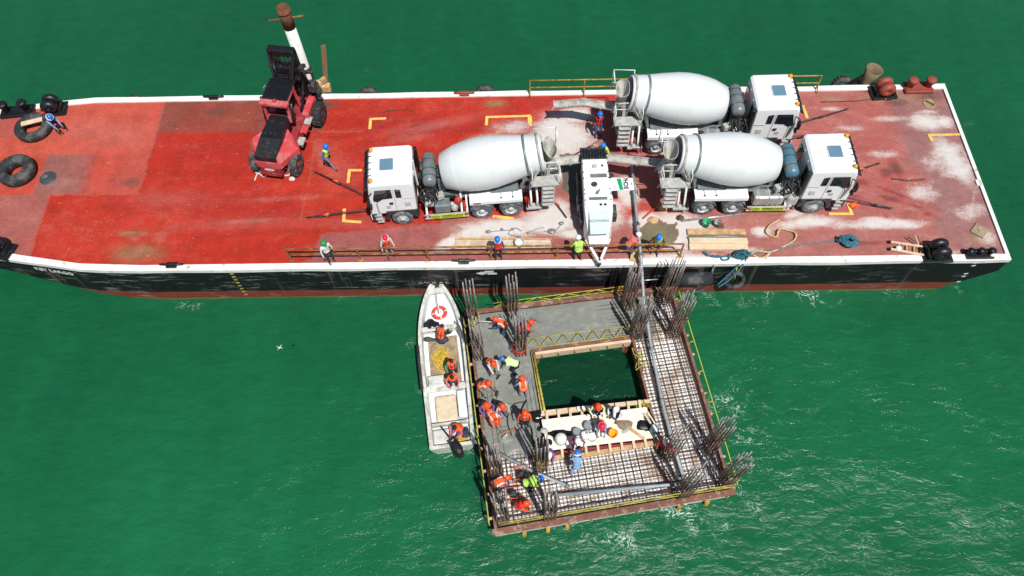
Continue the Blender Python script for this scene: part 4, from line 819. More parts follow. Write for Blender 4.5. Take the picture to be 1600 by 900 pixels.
b = MB(); b.box((0, .2, .48), (.8, 4.0, .18)); b.build('chassis', M['white_paint'], pu)
for s_ in (-1, 1):
    b = MB(); b.bar((s_ * .55, -1.7, .55), (0, -2.95, .52), .12, .14); b.build('drawbar', M['white_paint'], pu)
    T = Matrix.Translation((s_ * .68, .2, .36)) @ Matrix.Rotation(PI / 2, 4, 'Y'); q = MB(); q.lathe([(.2, -.1), (.33, -.1), (.36, -.06), (.36, .06), (.33, .1), (.2, .1), (.18, .05), (0, .05)], 22, T); q.build('wheel', M['old_rubber'], pu)
    q = MB(); q.box((s_ * .74, .2, .78), (.26, .95, .05)); q.build('mudguard', M['white_paint'], pu)
b = MB(); b.cyl((0, -2.8, 0), (0, -2.8, .6), .06); b.cyl((0, -3.02, .5), (0, -2.85, .5), .07); b.build('jockey_leg', M['dark_steel'], pu)
for s_ in (-1, 1): q = MB(); q.cyl((s_ * .5, 2.2, 0), (s_ * .5, 2.2, 1.2), .05); q.cyl((s_ * .5, 2.2, 0), (s_ * .5, 2.2, .05), .14); q.build('support_leg', M['dark_steel'], pu)
b = MB(); b.cyl((.75, 1.35, .9), (.75, 1.35, 1.4), .2, 16); b.build('oil_filter', M['dark_steel'], pu); b = MB(); b.cyl((.75, .95, .8), (.75, .95, 1.15), .12, 12); b.build('oil_filter', M['dark_steel'], pu); b = MB(); b.box((.8, -.4, .8), (.3, .7, .5), b=.03); b.build('battery_box', M['dark_steel'], pu)
b = MB(); b.box((-.72, .9, 1.0), (.2, 1.6, .5)); b.box((-.7, -.6, .9), (.16, .9, .4)); 
for i in range(5): b.tube(smooth_path([(-.7, 1.7 - i * .5, .8), (-.86, 1.5 - i * .5, 1.1), (-.72, 1.2 - i * .5, 1.4)], 4), .03, 6)
b.build('hydraulic_block', M['dark_steel'], pu)
# side flap standing open to the right with its lettering
fl = bpy.data.objects.new('side_flap', None); col.objects.link(fl); fl.parent = pu
b = MB(); b.loft([[(.64, .12, 1.86), (.64, .92 - .12, 1.86)] + [(.64, .80, 1.82), (.64, .12, 1.82)], [(.76, .12, 1.90), (.76, .86, 1.90), (.76, .86, 1.87), (.76, .12, 1.87)], [(1.72, .12, 1.90), (1.72, .80, 1.90), (1.72, .80, 1.87), (1.72, .12, 1.87)]]); b.build('flap_panel', M['white_clean'], fl)
b = MB(); b.add([(1.06, .13, 1.908), (1.22, .13, 1.908), (1.15, .79, 1.908), (.96, .79, 1.908)], [(0, 1, 2, 3)]); b.build('green_stripe', M['flap_green'], fl)
b = MB(); b.add([(1.225, .13, 1.908), (1.255, .13, 1.908), (1.20, .79, 1.908), (1.155, .79, 1.908)], [(0, 1, 2, 3)]); b.build('pale_stripe', M['flap_light'], fl)
text('flap_text', 'SCH', .29, M['text_black'], fl, frame((1.38, .44, 1.906), (0, 1, 0), (-1, 0, 0)), sx=.98, bold=.012)
q = MB(); q.bar((1.36, .74, 1.912), (1.50, .78, 1.912), .05, .004); q.bar((1.28, .78, 1.912), (1.46, .72, 1.911), .045, .004); q.build('cut_off_letter', M['text_black'], fl)
q = MB(); q.box((1.64, .47, 1.906), (.03, .16, .006)); q.build('small_print', M['text_black'], fl)

# ---------------------------------------------------------------- forklift and the pile
fk = thing('heavy_forklift', 'faded red heavy forklift with black bonnet and tall black mast at the far deck edge', 'forklift', (-12.05, 25.0, DK), R(-9.5))
def fk_wheel(x, y, r_, w_, s_, mt='old_rubber'):
    T = Matrix.Translation((x, y, r_)) @ Matrix.Rotation(s_ * PI / 2, 4, 'Y'); b = MB()
    b.lathe([(r_ * .5, -w_ / 2), (r_ * .85, -w_ / 2), (r_ * .97, -w_ / 2 + .05), (r_, -w_ / 2 + .09), (r_, w_ / 2 - .09), (r_ * .97, w_ / 2 - .05), (r_ * .85, w_ / 2), (r_ * .5, w_ / 2 - .02)], 32, T)
    for i in range(18): a = 2 * PI * i / 18; b.box((0, 0, 0), (.03, .03, w_ * .9), m=Matrix.Identity(4)) if False else b.bar(T @ Vector((r_ * math.cos(a) * 1.003, r_ * math.sin(a) * 1.003, -w_ / 2 + .03)), T @ Vector((r_ * math.cos(a + .12) * 1.003, r_ * math.sin(a + .12) * 1.003, w_ / 2 - .03)), .07, .03)
    ty = b.build('wheel', M[mt], fk); q = MB(); q.lathe([(r_ * .5, w_ / 2 - .04), (r_ * .42, w_ / 2 - .09), (r_ * .25, w_ / 2 - .1), (r_ * .22, w_ / 2 - .02), (0, w_ / 2 - .01)], 20, T)
    for i in range(8): a = 2 * PI * i / 8; q.cyl(T @ Vector((r_ * .33 * math.cos(a), r_ * .33 * math.sin(a), w_ / 2 - .1)), T @ Vector((r_ * .33 * math.cos(a), r_ * .33 * math.sin(a), w_ / 2 - .05)), .025, 6)
    q.build('rim', M['rust'] if y < 0 else M['dark_steel'], ty)
fk_wheel(1.02, -1.55, .56, .42, 1, 'rubber'); fk_wheel(-1.02, -1.55, .56, .42, -1, 'rubber'); fk_wheel(1.27, 1.75, .62, .42, 1); fk_wheel(-1.27, 1.75, .62, .42, -1)
b = MB(); cw = [(-1.08, -.9), (-1.25, -1.15), (-.62, -2.22), (.62, -2.22), (1.25, -1.15), (1.08, -.75), (.6, -.3), (-.6, -.3)]
cw2 = [(x * .92, y * .97) for x, y in cw]; cw3 = [(x * 1.0, y) for x, y in cw]
b.loft([[(x * .8, y * .95, .75) for x, y in cw], [(x, y, .95) for x, y in cw], [(x, y, 1.32) for x, y in cw], [(x * .86, y * .94, 1.62) for x, y in cw]]); b.build('counterweight', M['fk_red'], fk)
b = MB(); b.box((0, -2.05, .72), (1.05, .5, .62), b=.05); b.box((0, -2.32, .55), (1.1, .08, .22), b=.02); rp = b.build('rear_panel', M['fk_dkred'], fk)
b = MB(); n_ = 20; vs = [(.26 * math.cos(2 * PI * i / n_), -2.32, .90 + .10 * math.sin(2 * PI * i / n_)) for i in range(n_)]; b.add(vs, [tuple(range(n_))]); b.add([(x, -2.325, z) for x, y, z in vs], [tuple(range(n_))]); b.build('oval_badge', M['text_white'], rp)
q = MB(); q.tube([(-.14 + .04 * i, -2.332, .90 + .018 * (-1) ** i) for i in range(8)], .007, 4); q.build('badge_print', M['red_part'], rp)
b = MB(); b.loft([[(-.60, -2.20, 1.66), (.50, -2.20, 1.66), (.50, -2.2, 1.0), (-.60, -2.2, 1.0)], [(-.58, -1.1, 1.88), (.54, -1.1, 1.88), (.5, -1.1, 1.0), (-.5, -1.1, 1.0)], [(-.46, .25, 1.98), (.44, .25, 1.98), (.44, .25, 1.0), (-.46, .25, 1.0)]]); bo = b.build('bonnet', M['black'], fk)
q = MB()
for i in range(12): t = i / 11; y = -2.15 + t * .95; z = 1.68 + t * .20; q.bar((-.56, y, z), (.48, y, z), .03, .03)
for i in range(9): q.bar((-.5 + i * .12, -2.15, 1.69), (-.5 + i * .12, -1.2, 1.89), .014, .03)
for i in range(3): q.box((-.3 + i * .25, -.95, 1.98), (.04, .15, .06))
q.build('cooling_grille', M['dark_steel'], bo)
b = MB(); b.box((0, .3, .85), (1.3, 4.2, .45)); b.loft([[(.62, -.6, .6), (.9, -.6, .62), (.9, 1.2, .62), (.62, 1.2, .6)], [(.55, -.5, 1.25), (.84, -.5, 1.15), (.84, 1.2, 1.15), (.55, 1.2, 1.25)]]); b.box((-.85, .4, .9), (.5, 1.6, .5), b=.05); b.build('frame', M['fk_dkred'], fk)
for i, (y, z, c) in enumerate([(-.35, 1.05, 'steel'), (.35, 1.15, 'fk_red'), (.95, 1.12, 'steel')]): q = MB(); q.box((.98, y, z - .15), (.42, .5, .08), b=.02); q.bar((.8, y, z - .1), (1.12, y, z - .35), .4, .04); q.build('side_step', M[c], fk)
for s_ in (-1, 1): b = MB(); b.loft([[(s_ * .72, 1.1, 1.26), (s_ * 1.05, 1.1, 1.26), (s_ * 1.05, 1.05, .9), (s_ * .72, 1.05, .9)], [(s_ * .72, 2.3, 1.30), (s_ * 1.05, 2.3, 1.30), (s_ * 1.05, 2.35, 1.0), (s_ * .72, 2.35, 1.0)]]); b.build('front_fender', M['fk_red'], fk)
# operator cab
cb = bpy.data.objects.new('operator_cab', None); col.objects.link(cb); cb.parent = fk
b = MB(); x0, x1, y0, y1 = -.66, .56, .28, 1.5
b.bar((x0, y0 - .05, 1.6), (x0, y0 + .1, 2.75), .12); b.bar((x1, y0 - .05, 1.6), (x1, y0 + .1, 2.75), .12); b.bar((x0, y1, 1.3), (x0, y1 - .1, 2.75), .10); b.bar((x1, y1, 1.3), (x1, y1 - .1, 2.75), .10)
b.box(((x0 + x1) / 2, y0 + .02, 2.76), (1.45, .34, .2), b=.04); b.box((x0, (y0 + y1) / 2, 2.76), (.1, 1.2, .14)); b.box((x1, (y0 + y1) / 2, 2.76), (.1, 1.2, .14)); b.box(((x0 + x1) / 2, y0, 1.75), (1.25, .1, .3)); b.build('cab_post', M['fk_red'], cb)
b = MB(); b.box(((x0 + x1) / 2, 1.12, 2.86), (1.32, 1.35, .06), b=.02)
for i in range(9): b.box((x0 + .1 + i * .128, 1.12, 2.91), (.03, 1.2, .04))
b.build('cab_roof', M['black'], cb)
b = MB(); b.box((x0 + .2, 1.5, 1.95), (.04, .04, 1.2)); b.box((0, .75, 1.6), (.5, .5, .12), b=.04); b.box((0, .52, 1.85), (.5, .1, .45), b=.04); b.build('seat', M['black'], cb)
b = MB(); b.tube([(x1 + .12, y0 - .1, 1.55), (x1 + .16, y0 + .25, 2.65)], .08, 10); b.build('exhaust_stack', M['black'], fk); b = MB(); b.tube([(x0 - .14, y0 - .05, 1.6), (x0 - .2, y0 + .4, 2.7)], .07, 10); b.build('exhaust_stack', M['black'], fk)
q = MB(); q.lathe([(0, 0), (.09, 0), (.09, .1), (.05, .15), (0, .16)], 12, Matrix.Translation((0, y0 + .08, 2.84))); q.build('beacon', M['red_part'], cb)
for s_ in (-1, 1): q = MB(); q.bar((s_ * .7, 1.4, 2.6), (s_ * .95 - .05, 1.45, 2.6), .04); q.box((s_ * .98, 1.45, 2.45), (.06, .26, .34), b=.03); q.build('mirror', M['tank_grey'] if s_ < 0 else M['black'], cb)
# mast
ms = bpy.data.objects.new('mast', None); col.objects.link(ms); ms.parent = fk
for s_ in (-1, 1):
    b = MB(); b.box((s_ * .58, 2.55, 2.15), (.20, .30, 3.9)); b.build('upright', M['black'], ms)
    b = MB(); b.cyl((s_ * .26, 2.45, .5), (s_ * .26, 2.45, 3.2), .07); b.cyl((s_ * .26, 2.45, 3.2), (s_ * .26, 2.45, 3.95), .045); b.build('lift_cylinder', M['dark_steel'], ms)
    b = MB(); b.tube([(s_ * .62, 2.45, 2.2), (s_ * .62, 1.3, 1.2)], .07, 8); b.build('tilt_cylinder', M['black'], ms)
b = MB(); b.box((0, 2.52, 4.05), (1.36, .40, .36), b=.06); b.box((-.5, 2.4, 4.18), (.25, .3, .18), b=.03); b.box((.45, 2.42, 4.18), (.2, .25, .14), b=.03); b.build('top_crossbeam', M['black'], ms)
for s_ in (-1, 1):
    b = MB(); b.bar((s_ * .62, 2.35, 3.95), (s_ * .45, 1.75, 2.95), .12, .14); b.cyl((s_ * .50, 2.25, 3.6), (s_ * .30, 1.8, 2.95), .06); b.build('link_arm', M['black'], ms)
    b = MB(); b.box((s_ * .78, 2.45, 3.1), (.22, .3, .3), b=.05); b.cyl((s_ * .85, 2.4, 3.1), (s_ * .85, 2.45, 2.2), .05); b.build('side_shift_cylinder', M['dark_steel'], ms)
b = MB(); b.box((0, 2.5, 2.95), (1.5, .44, .42), b=.06); b.box((0, 2.44, 2.3), (1.3, .3, .7)); b.box((.1, 2.2, 2.62), (1.2, .3, .2), b=.05); b.build('crossbeam', M['black'], ms); b = MB(); b.box((0, 2.5, 1.0), (1.3, .25, .3)); b.build('crossbeam', M['black'], ms)
b = MB()
for i, (x, c) in enumerate([(-.16, 0), (-.08, 0), (.06, 0), (.14, 0)]): b.tube([(x, 2.42, 4.0), (x + .02, 2.36, 3.0), (x, 2.4, 1.2)], .028, 6)
for i in range(6): x = .75 + random.random() * .25; b.tube(smooth_path([(x, 2.6, .6), (x + .15, 2.5, 1.5), (x - .2, 2.6, 2.4), (x - .3, 2.5, 3.0)], 4), .035, 6)
b.build('hoses', M['black'], ms)
b = MB(); b.box((.1, 2.85, 1.3), (2.1, .16, .9), b=.02)
for x in (-.6, -.2, .2, .6, 1.0): b.box((x, 2.84, 2.0), (.08, .12, .9))
b.box((.1, 2.84, 2.45), (2.0, .14, .12)); b.box((.95, 2.62, 1.7), (.35, .5, .5), b=.05); b.box((1.1, 2.7, 1.2), (.3, .4, .4), b=.05); b.build('fork_carriage', M['dark_steel'], fk)
for s_ in (-1, 1): b = MB(); b.box((s_ * .5 + .1, 2.98, .9), (.16, .1, 1.4)); b.box((s_ * .5 + .1, 3.5, .25), (.16, 1.1, .07)); b.build('fork', M['dark_steel'], fk)
pl = thing('spud_pile', 'upright white steel pile with a rusty top standing beyond the far edge', 'pile', (-11.50, 29.25, 0))
pz = 7.95
b = MB(); b.lathe([(.27, -2), (.29, -2), (.29, pz - 1.15), (.27, pz - 1.15)], 28, closed=True); b.build('shaft', M['pole'], pl)
b = MB(); b.lathe([(.30, pz - 1.2), (.31, pz - 1.2), (.31, pz), (.27, pz), (.27, pz - 1.2)], 28, closed=True); b.lathe([(.31, pz - .28), (.34, pz - .28), (.34, pz - .2), (.31, pz - .2)], 28, closed=True); b.build('rusty_sleeve', M['rust'], pl)
b = MB(); b.tube([(-.85, -.1, pz - .72), (.85, .1, pz - .62)], .045, 8); b.build('cross_bar', M['rail_rust'], pl)
b = MB(); b.lathe([(.31, 3.9), (.36, 3.9), (.36, 4.1), (.31, 4.1)], 20, closed=True); b.box((.12, -.29, 4.45), (.22, .04, .22), b=.01); b.build('pile_band', M['dark_steel'], pl)
b = MB(); p0 = at(483, 130, 3.5); b.bar((-10.6, 28.95, 2.6), (-10.15, 29.35, 5.4), .06, .26); tag(b.build('timber_plank', M['timber_wet']), 'brown plank leaning upright beside the white pile', 'plank')
b = MB(); b.box((-10.45, 28.62, 3.15), (.5, .35, .45), b=.06); b.box((-10.75, 28.6, 3.5), (.3, .3, .3), b=.05, rot=.4); b.box((-10.5, 28.7, 3.62), (.32, .22, .3), b=.05, rot=.7); tag(b.build('timber_block', M['timber']), 'tan timber blocks wedged at the foot of the white pile', 'timber block')
# ---------------------------------------------------------------- people
def ik(a, b, l1, l2, hint):
    a, b = Vector(a), Vector(b); d = b - a; L = min(d.length, (l1 + l2) * .999); dn = d.normalized(); b = a + dn * L
    x = (l1 * l1 - l2 * l2 + L * L) / (2 * L); h = math.sqrt(max(l1 * l1 - x * x, 0)); hv = Vector(hint); hv = (hv - dn * hv.dot(dn)); hv = hv.normalized() if hv.length > 1e-4 else dn.orthogonal().normalized()
    return a + dn * x + hv * h, b
POSE = dict(
 stand=dict(ph=.90, lean=1, feet=((.12, .03), (-.12, -.03)), hands=((.28, .14, .86), (-.28, .10, .84)), hp=15),
 look=dict(ph=.88, lean=18, feet=((.13, .0), (-.13, .08)), hands=((.20, .38, 1.0), (-.20, .36, 1.0)), hp=30),
 work=dict(ph=.86, lean=38, feet=((.16, .10), (-.16, -.12)), hands=((.12, .55, .72), (-.14, .50, .80)), hp=30),
 bend=dict(ph=.82, lean=68, feet=((.18, .10), (-.18, -.08)), hands=((.14, .62, .30), (-.14, .58, .34)), hp=25),
 crouch=dict(ph=.42, lean=32, feet=((.16, .22), (-.16, .05)), hands=((.14, .55, .35), (-.14, .52, .38)), hp=15),
 kneel=dict(ph=.50, lean=48, feet=((.16, .15), (-.14, -.35)), hands=((.12, .60, .2), (-.16, .60, .22)), hp=20),
 sit=dict(ph=.45, lean=20, feet=((.14, .50), (-.14, .46)), hands=((.16, .42, .55), (-.16, .40, .55)), hp=25),
 stride=dict(ph=.86, lean=14, feet=((.12, .34), (-.12, -.32)), hands=((.34, .28, .95), (-.34, -.10, .9)), hp=10),
 reach=dict(ph=.87, lean=25, feet=((.14, .18), (-.14, -.16)), hands=((.05, .60, 1.0), (-.28, .30, .9)), hp=20),
)
VOX = .019
def person(label, hpx, z0, face, pose, shirt, legs, vest=None, helmet='orange', brim=None, H=1.76, group=None, thick=.022, tape=True, hands=None, straps=False):
    q = dict(POSE[pose]); k = H / 1.70
    if hands: q['hands'] = hands
    ph, lean = q['ph'] * k, R(q['lean']); up = Vector((0, math.sin(lean), math.cos(lean))); pel = Vector((0, -.10 * math.sin(lean) * 1.2, ph))
    neck = pel + up * .50 * k; hpitch = lean * .75 + R(q['hp']) * .6; hup = Vector((0, math.sin(hpitch), math.cos(hpitch))); hfw = Vector((0, math.cos(hpitch), -math.sin(hpitch))); head = neck + Vector((0, math.sin(lean) * .6 + .05, math.cos(lean) * .9)).normalized() * .17 * k + Vector((0, .03, .03))
    mb = MB(); bones = []
    def cap(a, b, r0, r1, cls, n=12):
        a, b = Vector(a), Vector(b); d = (b - a); L = d.length; dn = d.normalized(); pts = []; rr = []
        for i in range(4): t = i / 4; pts.append(a - dn * r0 * math.cos(t * PI / 2)); rr.append(max(r0 * math.sin(t * PI / 2), .002))
        pts += [a, b]; rr += [r0, r1]
        for i in range(1, 5): t = i / 4; pts.append(b + dn * r1 * math.sin(t * PI / 2)); rr.append(max(r1 * math.cos(t * PI / 2), .002))
        mb.tube(pts, rr, n); bones.append((a, b, r0, r1, cls))
    TT = Matrix((Vector((1, 0, 0)), up.cross(Vector((1, 0, 0))), up)).transposed()
    Tt = Matrix((Vector((1, 0, 0)), -Vector((1, 0, 0)).cross(up), up)).transposed()
    T3_ = Matrix.Rotation(-lean, 3, 'X')
    for f, rx, ry, rz_ in [(.06, .165, .125, .13), (.22, .155, .115, .15), (.38, .185, .125, .15)]: mb.ell(pel + up * f * k, (rx * k, ry * k, rz_ * k), 16, 12, T=T3_)
    cap(pel + up * .46 * k + Vector((-.13, 0, 0)) * k, pel + up * .46 * k + Vector((.13, 0, 0)) * k, .065 * k, .065 * k, 'torso'); bones.append((pel + up * .02, neck, .13, .13, 'torso'))
    cap(neck - up * .03, head, .055, .052, 'skin')
    HT = Matrix.Rotation(-hpitch, 3, 'X')
    mb.ell(head + hup * .02, (.078, .098, .118), 16, 12, T=HT); bones.append((head, head + hup * .05, .09, .09, 'skin'))
    mb.ell(head + hfw * .10 - hup * .01, (.016, .022, .026), 8, 6, T=HT); mb.ell(head - hup * .065 + hfw * .04, (.05, .055, .04), 10, 8, T=HT)
    for s_ in (-1, 1): mb.ell(head + Vector((s_ * .08, 0, 0)), (.012, .022, .034), 8, 6, T=HT)
    hands_o = []
    for i, s_ in enumerate((1, -1)):
        sh = neck - up * .045 * k + Vector((s_ * .19 * k, 0, 0)); hx = Vector(q['hands'][i]) * k
        el, wr = ik(sh, hx, .28 * k, .25 * k, (s_ * .7, -.5, -.5)); cap(sh, el, .054 * k, .043 * k, 'arm'); cap(el, wr, .042 * k, .030 * k, 'fore')
        dn = (wr - el).normalized(); palm = wr + dn * .05; cap(wr, palm, .028, .034, 'skin'); hands_o.append((wr, dn, palm, s_))
        hp_ = pel + Vector((s_ * .09 * k, 0, -.02)); fx, fy = q['feet'][i]; ft = Vector((fx * k, fy * k, .085)); kn, an = ik(hp_, ft, .43 * k, .41 * k, (s_ * .15, 1, .1))
        cap(hp_, kn, .088 * k, .060 * k, 'leg'); cap(kn, an, .058 * k, .042 * k, 'leg'); cap(an + Vector((0, -.03, -.035)), an + Vector((s_ * .02, .15, -.05)), .042, .035, 'boot')
    ob = mb.build('body', M['skin']); md = ob.modifiers.new('r', 'REMESH'); md.mode = 'VOXEL'; md.voxel_size = VOX; md.use_smooth_shade = True
    bpy.context.view_layer.update(); me = bpy.data.meshes.new_from_object(ob.evaluated_get(bpy.context.evaluated_depsgraph_get())); old = ob.data; ob.data = me; ob.modifiers.clear(); bpy.data.meshes.remove(old)
    nv = len(me.vertices); co = np.zeros(nv * 3, np.float32); me.vertices.foreach_get('co', co); co = co.reshape(-1, 3)
    # one pass of smoothing and light cloth folds
    nf = len(me.polygons); cen = np.zeros(nf * 3, np.float32); me.polygons.foreach_get('center', cen); cen = cen.reshape(-1, 3)
    best = np.full(nf, 1e9); cls = np.zeros(nf, int); names = ['torso', 'arm', 'fore', 'skin', 'leg', 'boot']
    for a, b, r0, r1, c in bones:
        a = np.array(a); b = np.array(b); d = b - a; L = d @ d; t = np.clip(((cen - a) @ d) / max(L, 1e-6), 0, 1); ds = np.linalg.norm(cen - a - t[:, None] * d, axis=1) - (r0 + (r1 - r0) * t)
        m = ds < best; best[m] = ds[m]; cls[m] = names.index(c)
    upn = np.array(up); s_t = (cen - np.array(pel)) @ upn
    cls[(cls == 0) & (s_t < .03)] = 4
    me.materials.clear()
    for m_ in (CL[shirt], CL[shirt], CL[shirt], M['skin'], CL[legs], M['boot']): me.materials.append(m_)
    me.polygons.foreach_set('material_index', cls.astype(np.int32)); me.polygons.foreach_set('use_smooth', [True] * nf)
    # fingers, joined into the same body mesh
    fm = MB()
    for wr, dn, palm, s_ in hands_o:
        sdv = dn.cross(Vector((0, 0, 1))); sdv = sdv.normalized() if sdv.length > .1 else Vector((1, 0, 0)); nrm = sdv.cross(dn)
        for j, L in enumerate((.065, .075, .07, .055)):
            a = palm + sdv * (-.027 + .018 * j) + dn * .015; b1 = a + dn * L * .55 - nrm * .008; b2 = b1 + dn * L * .3 - nrm * .03; fm.tube([a, b1, b2], [.0095, .0085, .007], 6, 3)
        a = palm - sdv * s_ * .03 - dn * .02; fm.tube([a, a - sdv * s_ * .028 + dn * .025, a - sdv * s_ * .03 + dn * .055 - nrm * .012], [.011, .010, .008], 6, 3)
    for s_ in (-1, 1): fm.ell(head + hfw * .088 + Vector((s_ * .03, 0, 0)) + hup * .02, (.012, .008, .007), 8, 6, 5)
    fm.tube([head + hfw * .088 - hup * .055 + Vector((x, 0, 0)) for x in (-.022, 0, .022)], .005, 5, 5)
    bm = bmesh.new(); bm.from_mesh(me); vv = [bm.verts.new(v) for v in fm.v]
    for f, mi in zip(fm.f, fm.mi):
        try: nf_ = bm.faces.new([vv[i] for i in f]); nf_.material_index = mi; nf_.smooth = True
        except ValueError: pass
    # vest shell
    vest_o = None
    if vest:
        bm.normal_update(); sel = [f for f in bm.faces if f.index >= 0 and f.material_index == 0 and (f.calc_center_median() - pel).dot(up) > .0]
        vb = bmesh.new(); vmap = {}
        for f in sel:
            vs = []
            for v in f.verts:
                if v.index not in vmap or vmap[v.index] is None: vmap[v.index] = vb.verts.new(v.co + v.normal * thick)
                vs.append(vmap[v.index])
            nf_ = vb.faces.new(vs); nf_.smooth = True; c = f.calc_center_median() - pel; s1 = c.dot(up); x1 = c.x
            if tape and (.16 < s1 < .215 or (.10 < abs(x1) < .145 and s1 > .2)): nf_.material_index = 1
            if straps and (abs(abs(x1) - .07) < .014 or .25 < s1 < .275): nf_.material_index = 2
        r_ = bmesh.ops.extrude_edge_only(vb, edges=[e for e in vb.edges if e.is_boundary]); 
        for v in [g for g in r_['geom'] if isinstance(g, bmesh.types.BMVert)]:
            cx = pel + up * ((v.co - pel).dot(up)); v.co += (cx - v.co).normalized() * thick
        vme = bpy.data.meshes.new('vest'); vb.to_mesh(vme); vb.free(); vme.materials.append(CL[vest]); vme.materials.append(CL['tape'] if vest != 'lime' else CL['pale_lime']); vme.materials.append(CL['dark'])
        vest_o = bpy.data.objects.new('vest', vme); col.objects.link(vest_o)
    bm.to_mesh(me); bm.free()
    kids = [vest_o] if vest_o else []
    HH = HT.to_4x4(); HH.translation = head + hup * .035 - hfw * .005
    if helmet == 'hair' or helmet == 'cap':
        b = MB(); prof = [(.088 * math.sin(t), .10 * math.cos(t) + .02) for t in [PI * .58 * i / 8 for i in range(8, -1, -1)]]; b.lathe(prof, 18, HH @ Matrix.Diagonal((1, 1.18, 1.05, 1))); kids.append(b.build('hair', M['hair']))
    elif helmet:
        b = MB(); prof = [(.130 * math.sin(t) ** .9, .135 * math.cos(t) + .02) for t in [PI / 2 * i / 8 for i in range(8, -1, -1)]]; prof = [(.138, .0)] + prof
        b.lathe(prof, 22, HH @ Matrix.Diagonal((1, 1.18, 1, 1))); b.loft([[HH @ Vector((x * math.cos(0), y, z)) for x, y, z in s3] for s3 in [[(-.09, .10, .01), (.09, .10, .01), (.09, .10, .0), (-.09, .10, .0)], [(-.05, .20, -.012), (.05, .20, -.012), (.05, .20, -.02), (-.05, .20, -.02)]]]); b.tube([HH @ Vector((0, 1.18 * .12 * math.sin(t), .02 + .13 * math.cos(t))) for t in [-1.1 + 2.2 * i / 8 for i in range(9)]], .012, 6)
        he = b.build('helmet', HM[helmet]); kids.append(he)
        if brim:
            b = MB(); b.lathe([(.118, .012), (.178, -.035), (.18, -.045), (.118, .0)], 24, HH @ Matrix.Diagonal((1, 1.12, 1, 1))); br = b.build('sun_brim', CL[brim]); br.parent = he
    rz_ = R(face) - PI / 2; Rz = Matrix.Rotation(rz_, 4, 'Z'); hw_ = at(hpx[0], hpx[1], z0 + head.z + .09); off = Rz @ Vector((head.x, head.y, 0)); pos = Vector((hw_.x - off.x, hw_.y - off.y, z0))
    root = thing('person', label, 'person', pos, rz_, group); ob.parent = root; ob.name = 'body'
    for o_ in kids: o_.parent = root
    return root, hands_o, pos, Rz
PZ = 1.0
G1 = 'workers on the barge deck'; G2 = 'workers casting concrete on the float'; G3 = 'men in the small boat'
person('person in blue helmet bent over the big tyre beside its plank', (76, 181), DK + .25, -35, 'crouch', 'lightblue', 'navy', 'navy', 'blue', 'white', group=G1, tape=False)
person('person in blue helmet and blue shirt striding beside the red forklift', (508, 228), DK, -20, 'stride', 'blue', 'grey', 'lime', 'blue', group=G1)
person('person in green helmet and white shirt looking over the railing', (505, 379), DK, -50, 'stand', 'white', 'dark', None, 'green', group=G1)
person('person in red and white hard hat and orange vest near the railing', (601, 370), DK, -70, 'stand', 'white', 'grey', 'orange', 'red', 'white', group=G1, tape=False, straps=True)
person('person in blue helmet with white brim and red vest by the planks', (777, 373), DK, -90, 'stand', 'denim', 'dark', 'red', 'blue', 'white', group=G1, tape=False)
person('person in white helmet and bright lime jacket left of the pump drawbar', (904, 371), DK, 100, 'look', 'lime', 'dark', 'lime', 'white', group=G1, thick=.03)
person('person in blue helmet and lime vest behind the pump hopper', (943, 226), DK, -120, 'look', 'lime', 'dark', 'lime', 'blue', group=G1, thick=.03)
person('person in red vest standing in the shade under the far truck chute', (938, 177), DK, -90, 'stand', 'dark', 'blue', 'red', 'blue', group=G1, tape=False, straps=True)
person('person in white helmet and pink shirt leaning on the grey delivery pipe', (997, 366), DK, 20, 'work', 'pink', 'denim', None, 'white', group=G1)
person('person in blue helmet with maroon sleeves beside the wet grout patch', (1030, 369), DK, -100, 'look', 'maroon', 'brown', 'lime', 'blue', group=G1, tape=False)
BZ = .25
person('person without a helmet sitting in the boat bow, orange life vest and black trousers', (690, 509), BZ + .1, 60, 'sit', 'dark', 'dark', 'orange', 'hair', group=G3, thick=.045, tape=False, straps=True)
person('person in teal shirt and orange life vest in the boat, nearer the bow', (705, 563), BZ, -70, 'stand', 'teal', 'dark', 'orange', 'hair', group=G3, thick=.045, tape=False, straps=True)
person('person in pink and orange vest in the boat beside the yellow rope', (706, 588), BZ, -80, 'look', 'pink', 'navy', 'orange', 'hair', group=G3, thick=.04, tape=False)
person('person in pink shirt with orange vest at the boat stern by the outboard', (711, 667), BZ + .05, -120, 'sit', 'pink', 'purple', 'orange', 'hair', group=G3, thick=.045, tape=False)
r_pole = person('person in orange helmet and blue sleeves pushing a long pole at the top left corner', (775, 498), PZ, 175, 'work', 'blue', 'denim', 'orange', 'orange', group=G2)
r_scr = person('person in orange helmet smoothing concrete right of a rebar cage', (829, 503), PZ, 15, 'kneel', 'orange', 'dark', 'red', 'orange', group=G2, tape=False)
person('person in orange helmet left of the one in the pale lime vest', (771, 567), PZ, -60, 'work', 'white', 'purple', 'orange', 'orange', group=G2)
person('person in blue helmet and pale lime vest bent over the concrete', (786, 560), PZ, 170, 'bend', 'pale_lime', 'dark', 'pale_lime', 'blue', group=G2, tape=False)
person('person in orange helmet with khaki sleeves at the left edge of the concrete', (763, 598), PZ, -20, 'work', 'khaki', 'khaki', 'orange', 'orange', group=G2)
person('person in orange helmet and grey sleeves beside the opening', (816, 591), PZ, 100, 'look', 'lightblue', 'grey', 'orange', 'orange', group=G2)
person('person in orange helmet and purple shirt at the left edge rail, lower group', (760, 632), PZ, -75, 'look', 'purple', 'purple', 'orange', 'orange', group=G2)
person('person in orange helmet, right hand one of the lower group of three', (785, 634), PZ, -60, 'look', 'pale', 'purple', 'orange', 'orange', group=G2)
